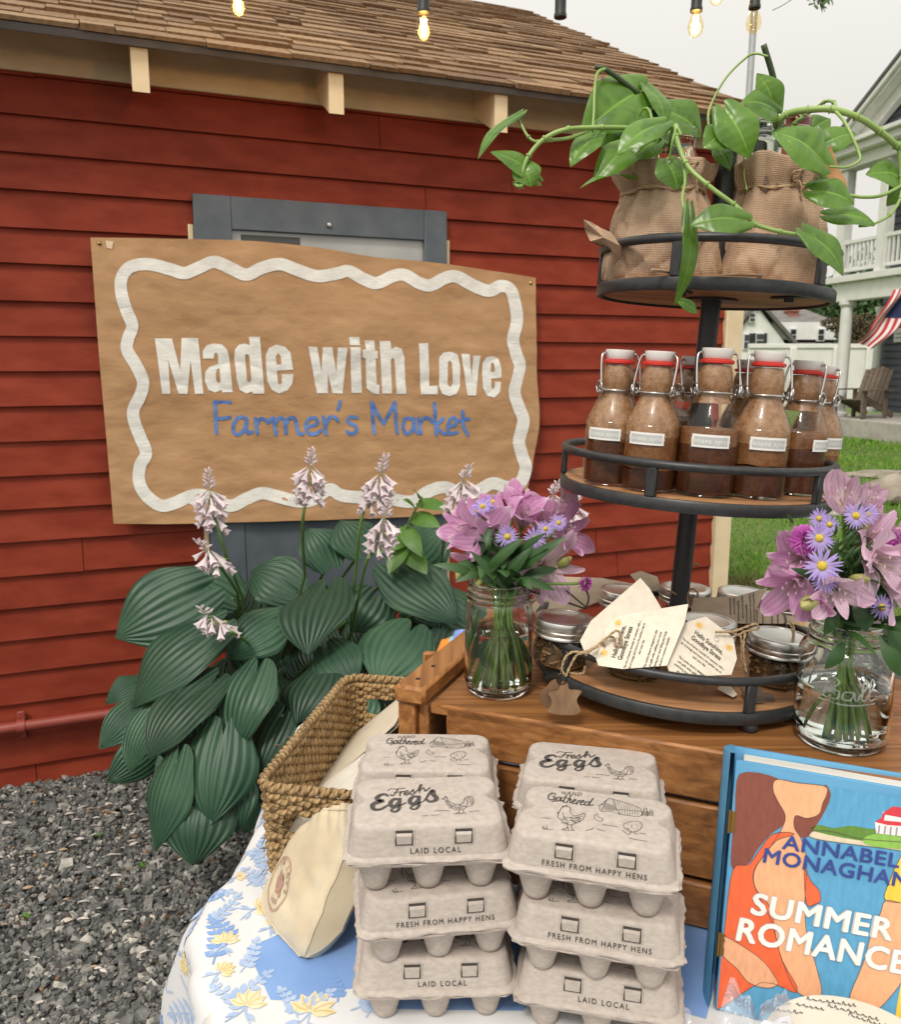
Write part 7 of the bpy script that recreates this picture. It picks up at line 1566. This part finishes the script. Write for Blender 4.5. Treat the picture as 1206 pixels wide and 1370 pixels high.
# right jar and bouquet
jr = PZ(1147, 1014, CZ); jr = V((jr.x, jr.y + .040, CZ + .0002))
mason('clear square shouldered jar with raised script lettering at the right end of the crate', jr, .0462, .132, .0372, .068, .8, True)
br_ = thing('bouquet', 'pale pink lilies with asters and magenta pompons in the right glass jar', 'flowers', jr + V((0, 0, .1))); ends = []
for i, (px, py, d, s, op, m, y) in enumerate(((1130,668,(-.35,-.7,.7),.050,.42,M_alB,.80),(1068,748,(-.75,-.7,.1),.052,.6,M_alA,.80),(1062,782,(-.7,-.7,-.35),.050,.75,M_alA,.79),(1118,790,(-.1,-1,-.3),.046,.7,M_alB,.765),(1170,722,(.1,-.9,.5),.054,.65,M_alB,.79),(1182,752,(.3,-1,-.05),.058,.85,M_alB,.775),
        (1160,706,(.0,-.7,.7),.046,.5,M_alB,.81),(1204,790,(.5,-.9,-.3),.046,.8,M_alB,.775),(1090,800,(-.3,-.9,-.6),.040,.5,M_alA,.775),(1165,668,(.2,-.6,.8),.032,.4,M_alB,.82),(1215,720,(.8,-.5,.3),.05,.7,M_alB,.80))):
    ends.append(lily(br_, P(px, py, y), d, s, op, m, i * 2.1 + .9))
for px, py, s, y in ((1100, 757, .0185, .755), (1096, 720, .016, .765), (1145, 690, .014, .775), (1096, 694, .011, .79), (1110, 702, .011, .785), (1104, 776, .014, .76), (1180, 812, .014, .775), (1160, 688, .012, .785)): ends.append(aster(br_, P(px, py, y), (random.uniform(-.25, .15), -1, .35), s))
ends.append(pompon(br_, P(1078, 722, .79), (-.6, -.7, .4), .0165)); ends.append(pompon(br_, P(1205, 724, .79), (.4, -.8, .3), .018))
for px, py, d, s, y in ((1085, 806, (-.7, -.5, -.1), .030, .765), (1152, 706, (.3, -.5, .8), .026, .79), (1150, 775, (.3, -.8, .2), .024, .77)): ends.append(bud(br_, P(px, py, y), d, s))
stems(br_, jr, .034, .115, ends, 4, 7)
fl = []
for i in range(80):
    b = jr + V((random.uniform(-.03, .03), random.uniform(-.03, .03), .125)) + V((0, 0, random.uniform(0, .05))); a = random.uniform(0, 6.28); rr_ = random.uniform(.02, .05); fl.append((b, b + V((math.cos(a) * rr_, math.sin(a) * rr_ - .012, random.uniform(-.01, .06))), random.uniform(.006, .013), (random.uniform(-.4, .4), -.7, .7)))
for i in range(26): b = P(1135 + random.gauss(0, 9), 745 + random.uniform(-40, 20), .785); fl.append((b, b + V((random.uniform(-.018, .018), -.01, random.uniform(.01, .03))), .0035, (0, -.8, .5)))
for b, t, w_ in (((1120,810),(1104,850),.014),((1150,800),(1160,845),.022),((1180,850),(1206,905),.020),((1195,830),(1205,880),.018),((1095,775),(1060,760),.008),((1130,860),(1105,895),.014),((1062,700),(1053,688),.004)): fl.append((P(*b, .785), P(*t, .775), w_, (0, -1, .2)))
fill_leaves(br_, fl)

# ================================================================ burlap bags with jars, pothos
def burlap():
    m, t, b = nodes('burlap'); L = t.links.new; b.inputs['Roughness'].default_value = .95; b.inputs['Specular IOR Level'].default_value = .1
    tc = nn(t, 'ShaderNodeTexCoord'); hs_ = []
    for d, sc, co_ in (('X', 74, 'UV'), ('Z', 165, 'Object')):
        wv = nn(t, 'ShaderNodeTexWave', bands_direction=d); wv.inputs['Scale'].default_value = sc; wv.inputs['Distortion'].default_value = 1.2; wv.inputs['Detail'].default_value = 2; wv.inputs['Detail Scale'].default_value = 2; L(tc.outputs[co_], wv.inputs[0]); hs_.append(wv.outputs['Fac'])
    mx = nn(t, 'ShaderNodeMath', operation='MULTIPLY'); L(hs_[0], mx.inputs[0]); L(hs_[1], mx.inputs[1])
    n = nn(t, 'ShaderNodeTexNoise'); n.inputs['Scale'].default_value = 40; n.inputs['Detail'].default_value = 6; L(tc.outputs['Object'], n.inputs['Vector'])
    a = nn(t, 'ShaderNodeMath', operation='MULTIPLY_ADD'); a.inputs[1].default_value = .5; L(mx.outputs[0], a.inputs[0]); L(n.outputs[0], a.inputs[2])
    L(ramp(t, [(.35, (.42, .27, .175)), (.6, (.60, .41, .275)), (.95, (.74, .54, .39))], a.outputs[0]), b.inputs['Base Color'])
    bp = nn(t, 'ShaderNodeBump'); bp.inputs['Strength'].default_value = .8; bp.inputs['Distance'].default_value = .0012; L(mx.outputs[0], bp.inputs['Height']); L(bp.outputs[0], b.inputs['Normal']); return m
M_burl = burlap()
def bag(loc, label, sd, rz, w_=.064, Hh=.150, tw=1):
    t = thing('burlap_bag', label, 'bag', loc, group='burlap bags on the top shelf'); M0 = Matrix.Translation(loc) @ Matrix.Rotation(rz, 4, 'Z')
    prof = [(.001, .0006), (w_ * .85, .0004), (w_ * .99, .004), (w_ * 1.04, .018), (w_ * 1.02, .040), (w_ * .97, .062), (w_ * .88, .084), (w_ * .78, .101), (w_ * .71, .112), (w_ * .69, .117), (w_ * .73, .124), (w_ * .79, .134), (w_ * .83, Hh - .004), (w_ * .81, Hh), (w_ * .77, Hh - .003), (w_ * .69, .122), (w_ * .665, .116)]
    pr = [(p.x, p.y * tw) for p in spl(prof, 4)]; cap_ = [(z, r) for r, z in pr]
    def wob(v, a, tt):
        z = v.z; sq = 1 / max(abs(math.cos(a)), abs(math.sin(a))) ; k = 1 + (.16 * (min(sq, 1.3) - 1.1)) * max(0, 1 - z / .10)
        pl = max(0, 1 - abs(z - .116) / .06); k *= 1 + .07 * pl * math.sin(a * 11 + sd + 2 * math.sin(a * 2)) + .05 * pl * math.sin(a * 19 + sd * 2)
        k *= 1 + .06 * noise.noise(V((math.cos(a) * 1.6 + sd, math.sin(a) * 1.6, z * 22))) + .06 * noise.noise(V((math.cos(a) * 3.5 + sd, math.sin(a) * 3.5 + z * 30, z * 14 - sd))) - .085 * (1 - min(1, abs(noise.noise(V((math.cos(a) * 2.2 - sd, math.sin(a) * 2.2 + z * 12, z * 24 + sd * 2)))) * 7)) * min(1, max(0, (.11 - z) / .05))
        fold = max(0, .02 - abs(z - .03 - .02 * math.sin(a * 2 + sd))) / .02; k *= 1 + .035 * fold * math.sin(a * 3 + sd)
        return V((v.x * k, v.y * k * .86, z + (.006 * math.sin(a * 5 + sd) * max(0, (z - .125) / .025) if z > .125 else 0)))
    q = MB(); q.lathe(pr, 120, M0, wob, False, False); q.build('sack', M_burl, t, 180)
    tp = [M0 @ V((w_ * .725 * math.cos(2 * PI * k / 40), w_ * .725 * .88 * math.sin(2 * PI * k / 40), (.1145 + .002 * math.sin(k * .8)) * tw)) for k in range(41)]; q = MB(); twine(q, tp, .0017, 1); p0 = M0 @ V((.012, -w_ * .6, .115)); twine(q, [p0, p0 + V((.006, -.008, -.004)), p0 + V((.009, -.006, -.022))], .0012); twine(q, [p0, p0 + V((-.004, -.010, .006)), p0 + V((.008, -.010, .009)), p0], .0012); q.build('drawstring', M_twine, t, 180)
    return t
def jarneck(loc, label, z1, r=.039):
    t = thing('glass_jar', label, 'jar', loc, group='glass jars inside the burlap bags'); q = MB(); q.lathe([(.001, .010), (r * .9, .010), (r, .018), (r, z1 - .03), (r * .9, z1 - .02), (r * .92, z1 - .004), (r * .95, z1), (r * .88, z1)], 40, Matrix.Translation(loc), None, False, False); q.build('glass', M_jar2, t, 180)
    q = MB(); q.lathe([(.001, .012), (r * .94, .013), (r * .94, z1 - .05), (.001, z1 - .05)], 30, Matrix.Translation(loc), None, False, False); q.build('water', M_water, t, 60)
def tpos(px, py): n_ = (SM.to_3x3() @ V((0, 0, 1))).normalized(); o = SM @ V((0, 0, tiers[2][0] + .0130)); return PP(px, py, o, n_)
bl = on(2, -.064, -.004); br2 = on(2, .066, .0)
bag(bl, 'left burlap bag with a pointed corner flap poking over the rail', 2.0, R(8), .066, .150, .87); bag(br2, 'right burlap bag, taller gathered neck under the orange tag', 5.3, R(-12), .062, .150, .96)
jarneck(bl, 'glass jar tucked in the left burlap bag, rim below the pothos leaves', .168, .036); jarneck(br2, 'glass jar tucked in the right burlap bag, wide rim showing', .187, .037)
q = MB(); Yf = bl.y - .05; fp = [(832, 330), (818, 311), (804, 305), (791, 297), (781, 294), (783, 308), (790, 323), (801, 329), (814, 330), (830, 348)]
q.add([P(x, y, Yf + (.012 if i % 2 else 0)) for i, (x, y) in enumerate(fp)] + [P(808, 318, Yf - .012)], [(i, (i + 1) % 10, 10) for i in range(10)] + [tuple(range(10))[::-1]], [(x / 600, y / 300) for x, y in fp] + [(1.34, 1.05)])
fo = q.build('corner_flap', M_burl, bpy.data.objects['burlap_bag'], 40)
q = MB(); pts = [on(2, -.10 + .11 * i / 10, -.118 + .03 * math.sin(i * .35), .002 + .001 * math.sin(i)) for i in range(11)]; q.tube(pts, .003, 8, flat=.5); q.build('hem', M_burl, bpy.data.objects['burlap_bag'], 180)

def pothosmat(name, c1, c2, c3):
    m, t, b = nodes(name); L = t.links.new; b.inputs['Roughness'].default_value = .3; b.inputs['Specular IOR Level'].default_value = .5
    tc = nn(t, 'ShaderNodeTexCoord'); n = nn(t, 'ShaderNodeTexNoise'); n.inputs['Scale'].default_value = 26; n.inputs['Detail'].default_value = 4; n.inputs['Distortion'].default_value = 1.5; L(tc.outputs['Object'], n.inputs['Vector'])
    col = ramp(t, [(.3, c1), (.56, c2), (.70, c2), (.76, c3)], n.outputs[0]); sp = nn(t, 'ShaderNodeSeparateXYZ'); L(tc.outputs['UV'], sp.inputs[0])
    ab = nn(t, 'ShaderNodeMath', operation='SUBTRACT'); ab.inputs[1].default_value = .5; L(sp.outputs[0], ab.inputs[0]); a2 = nn(t, 'ShaderNodeMath', operation='ABSOLUTE'); L(ab.outputs[0], a2.inputs[0])
    mid = ramp(t, [(.012, (1, 1, 1)), (.03, (0, 0, 0))], a2.outputs[0]); mx = nn(t, 'ShaderNodeMix'); mx.data_type = 'RGBA'; L(mid, mx.inputs[0]); L(col, mx.inputs[6]); mx.inputs[7].default_value = (*[min(1, x * 1.6) for x in c2], 1)
    g = nn(t, 'ShaderNodeNewGeometry'); hsv = nn(t, 'ShaderNodeHueSaturation'); mr = nn(t, 'ShaderNodeMapRange'); mr.inputs[3].default_value = .72; mr.inputs[4].default_value = 1.25; L(g.outputs['Random Per Island'], mr.inputs[0]); L(mr.outputs[0], hsv.inputs['Value']); L(mx.outputs[2], hsv.inputs['Color']); col = hsv.outputs[0]
    wv = nn(t, 'ShaderNodeTexWave', bands_direction='Y'); wv.inputs['Scale'].default_value = 2.2; wv.inputs['Distortion'].default_value = 1; L(tc.outputs['UV'], wv.inputs[0]); bp = nn(t, 'ShaderNodeBump'); bp.inputs['Strength'].default_value = .07; bp.inputs['Distance'].default_value = .003; L(wv.outputs['Fac'], bp.inputs['Height']); L(bp.outputs[0], b.inputs['Normal'])
    L(col, b.inputs['Base Color']); tr = nn(t, 'ShaderNodeBsdfTranslucent'); L(col, tr.inputs[0]); ms = nn(t, 'ShaderNodeMixShader'); ms.inputs[0].default_value = .3; L(b.outputs[0], ms.inputs[1]); L(tr.outputs[0], ms.inputs[2]); L(ms.outputs[0], t.nodes['Material Output'].inputs[0]); return m
M_pot = pothosmat('pothos_leaf', (.070, .165, .020), (.128, .258, .032), (.34, .44, .11))
M_vine = mat('pothos_vine', (.20, .33, .07), (.32, .45, .13), rough=.4, sc=25); M_vined = mat('old_pothos_stem', (.035, .06, .025), (.06, .09, .035), rough=.5, sc=60)
lfp = lambda v: max(.012, math.sin(PI * min(1, .20 + .80 * v)) ** .85 * (1.0 - .12 * v))
def pothos(label, root_at, leaves, vines):
    t = thing('pothos_plant', label, 'plant', root_at, group='trailing pothos plants'); q = MB()
    for i, (b, tp, wpx, yb, yt, up) in enumerate(leaves):
        B, T = P(*b, yb), P(*tp, yt); leaf(q, B, T, wpx / F * yb * 1.12, V(up), bend=.12, cup=.10, lobe=.24, nu=16, nv=16, prof=lfp, fold=.10, wav=.02, sd=i * 2.3)
    q.build('foliage', M_pot, t, 180); d = MB(); g = MB()
    for pts, r0, r1, dark in vines:
        w3 = spl([P(*p) for p in pts], 7); n_ = len(w3); (d if dark else g).tube(w3, [(.8 if not dark else 1) * (r0 + (r1 - r0) * i / (n_ - 1)) for i in range(n_)], 8)
        if not dark and r0 > .0025:
            for k in range(6, n_ - 3, 7): g.tube([w3[k], w3[k].lerp(w3[k + 1], .5)], [r0 * 1.05, r0 * .85], 8)
    g.build('vines', M_vine, t, 180)
    if d.v: d.build('old_stems', M_vined, t, 180)
    return t
C1 = (0, -.9, .45); C2 = (-.4, -.85, .3); C3 = (.4, -.85, .3); UPW = (0, -.45, .9)
jt = bl + V((0, 0, .15)); JX, JY = 903, 188; YA = bl.y
pothos('left pothos in a burlap bagged jar, vine reaching left across the barn eave', jt,
  [((692,158),(638,212),24,.93,.915,(-.6,-.6,.5)),((714,238),(657,202),30,.92,.91,(-.2,-.8,.6)),((700,222),(712,250),36,.915,.91,C1),((856,124),(779,178),70,1.0,.97,(.1,-.95,.3)),((798,184),(763,222),32,.95,.93,C2),((884,168),(826,206),42,.93,.91,(0,-.7,.7)),((848,196),(795,242),42,.97,.94,(-.2,-.9,.3)),
   ((868,120),(892,168),36,1.0,.98,(.5,-.8,.3)),((893,150),(940,182),56,1.03,1.03,(.1,-.9,.4)),((845,240),(776,249),15,.97,.93,(0,-.4,.9)),((893,218),(908,254),42,.91,.90,C1),((994,296),(924,300),44,.845,.84,(0,-.85,.5)),((920,292),(905,410),28,.86,.85,(.5,-.85,0)),((912,404),(934,420),16,.87,.87,C1),
   ((838,172),(800,196),44,1.0,.98,(0,-.8,.6)),((878,190),(846,214),34,.96,.95,C1),((905,160),(926,140),30,1.04,1.04,C1),((828,160),(862,196),50,1.02,1.0,(.2,-.9,.3)),((866,180),(900,196),34,.98,.98,C3),((690,246),(702,252),10,.915,.91,C1)],
  [([(905,215,YA),(890,176,.98),(850,172,.955),(800,171,.94),(756,174,.925),(726,188,.918),(706,212,.913),(697,238,.91),(690,246,.91),(696,250,.908),(703,243,.912)],.0036,.0022,0), ([(795,171,.94),(765,184,.93),(735,188,.925),(718,190,.92),(706,182,.922),(694,160,.93)],.0026,.0016,0),
   ([(900,205,YA),(882,165,1.0),(866,138,1.0),(842,116,.99),(812,94,.98),(796,90,.98)],.0034,.0028,1), ([(812,92,.98),(800,98,.97),(796,120,.965),(795,150,.955),(793,176,.945)],.0022,.0016,0),
   ([(895,210,YA),(900,178,.94),(905,170,.92),(906,186,.90),(920,222,.885),(950,250,.87),(985,276,.862),(1006,296,.858),(1014,302,.857),(1048,311,.855),(1084,316,.853)],.0034,.0024,0), ([(912,182,.90),(906,172,.905),(900,190,.90),(896,215,.905)],.0020,.0014,0), ([(912,200,.90),(917,240,.885),(913,268,.87),(920,294,.862)],.0022,.0015,0), ([(986,276,.86),(986,290,.85),(992,297,.846)],.0016,.0012,0),
   ([(900,200,YA),(884,150,1.0),(868,122,1.0)],.0018,.0013,0), ([(905,205,YA),(878,178,.95),(870,150,.96),(862,146,.97),(852,160,.98)],.0022,.0014,0), ([(905,212,YA),(860,205,.99),(845,240,.975)],.0016,.0012,0)])
YB = br2.y
rp_ = pothos('right pothos in a burlap bagged jar, thick vine arching to the right edge', br2 + V((0, 0, .16)),
  [((1038,150),(993,136),46,.98,.965,(0,-.9,.45)),((1036,146),(1014,98),40,.985,.98,(.1,-.95,.2)),((972,150),(1004,212),52,.96,.95,(-.1,-.95,.3)),((970,178),(942,198),38,.965,.95,(.1,-.9,.4)),((1100,218),(1034,175),62,.90,.905,(.1,-.85,.5)),((1088,256),(1144,272),44,.91,.90,C1),((1110,290),(1172,300),40,.93,.92,(.1,-.7,.7)),
   ((1206,238),(1160,232),40,.96,.95,C1),((1080,314),(1131,368),44,.853,.845,(.3,-.85,.4)),((1098,196),(1146,178),34,1.0,1.0,C1),((1078,182),(1112,158),34,1.02,1.02,C1),((1206,240),(1188,276),30,.965,.96,C3),((1098,240),(1104,262),24,.93,.93,C1),((960,200),(978,228),24,.99,.98,C1)],
  [([(1045,200,YB),(1042,166,.98),(1056,152,.97),(1085,147,.955),(1115,147,.945),(1150,158,.94),(1180,178,.945),(1203,198,.95),(1230,225,.96)],.0050,.0042,0), ([(1050,195,YB),(1060,165,1.0),(1085,150,.99),(1105,136,.98),(1117,138,.96),(1118,147,.95)],.0026,.002,0), ([(1116,147,.945),(1132,166,.93),(1150,206,.915),(1148,217,.91),(1132,224,.905),(1110,223,.90)],.0024,.0015,0),
   ([(1203,198,.95),(1206,240,.95),(1204,268,.945),(1188,290,.935),(1165,301,.925),(1150,303,.92)],.0026,.0016,0), ([(1088,257,.91),(1125,260,.915),(1155,264,.92),(1182,261,.93),(1215,244,.955)],.0024,.0022,0), ([(1042,190,YB),(1044,165,.99),(1036,148,.982)],.0020,.0014,0), ([(1038,172,.985),(1034,160,.985),(1030,148,.984)],.0018,.0014,0),
   ([(990,205,YB),(956,182,.98),(948,162,.98),(952,140,.985),(972,104,.99),(998,78,.99),(1012,72,.985),(1028,76,.98)],.0018,.0016,0), ([(1044,180,1.0),(1042,140,1.0),(1034,100,.99),(1022,60,.985)],.0036,.0034,1), ([(1030,150,.985),(1000,148,.975),(972,160,.965),(966,200,.955)],.0014,.0011,0), ([(1000,215,YB),(996,232,.98),(1000,255,.965)],.0014,.001,0)])
# orange wooden tag on the right bag
op = [(1100,200),(1112,196),(1119,212),(1122,224),(1132,240),(1137,262),(1128,270),(1112,262),(1104,246),(1108,240),(1100,236)]
a, b, c = P(1100, 200, .985), P(1136, 266, .965), P(1104, 260, .975); n_ = (b - a).cross(c - a).normalized(); n_ = -n_ if n_.dot(CAM - a) < 0 else n_
pts = [PP(px, py, a, n_) for px, py in op]; q = MB(); tr = tessellate_polygon([pts]); m_ = len(pts)
fs = [tuple(t) if (pts[t[1]] - pts[t[0]]).cross(pts[t[2]] - pts[t[0]]).dot(n_) > 0 else tuple(t)[::-1] for t in tr]; fs += [tuple(i + m_ for i in f)[::-1] for f in fs]; fs += [(i, i + m_, (i + 1) % m_ + m_, (i + 1) % m_) for i in range(m_)]
q.add(pts + [p - n_ * .004 for p in pts], fs); tag(q.build('wooden_tag', woodmat('orange_wood', (.34, .13, .035), (.50, .22, .07), (.60, .30, .12), st=(20, 20, 3), rough=.6), None, 30), 'orange brown wooden tag hanging beside the right burlap bag', 'tag')
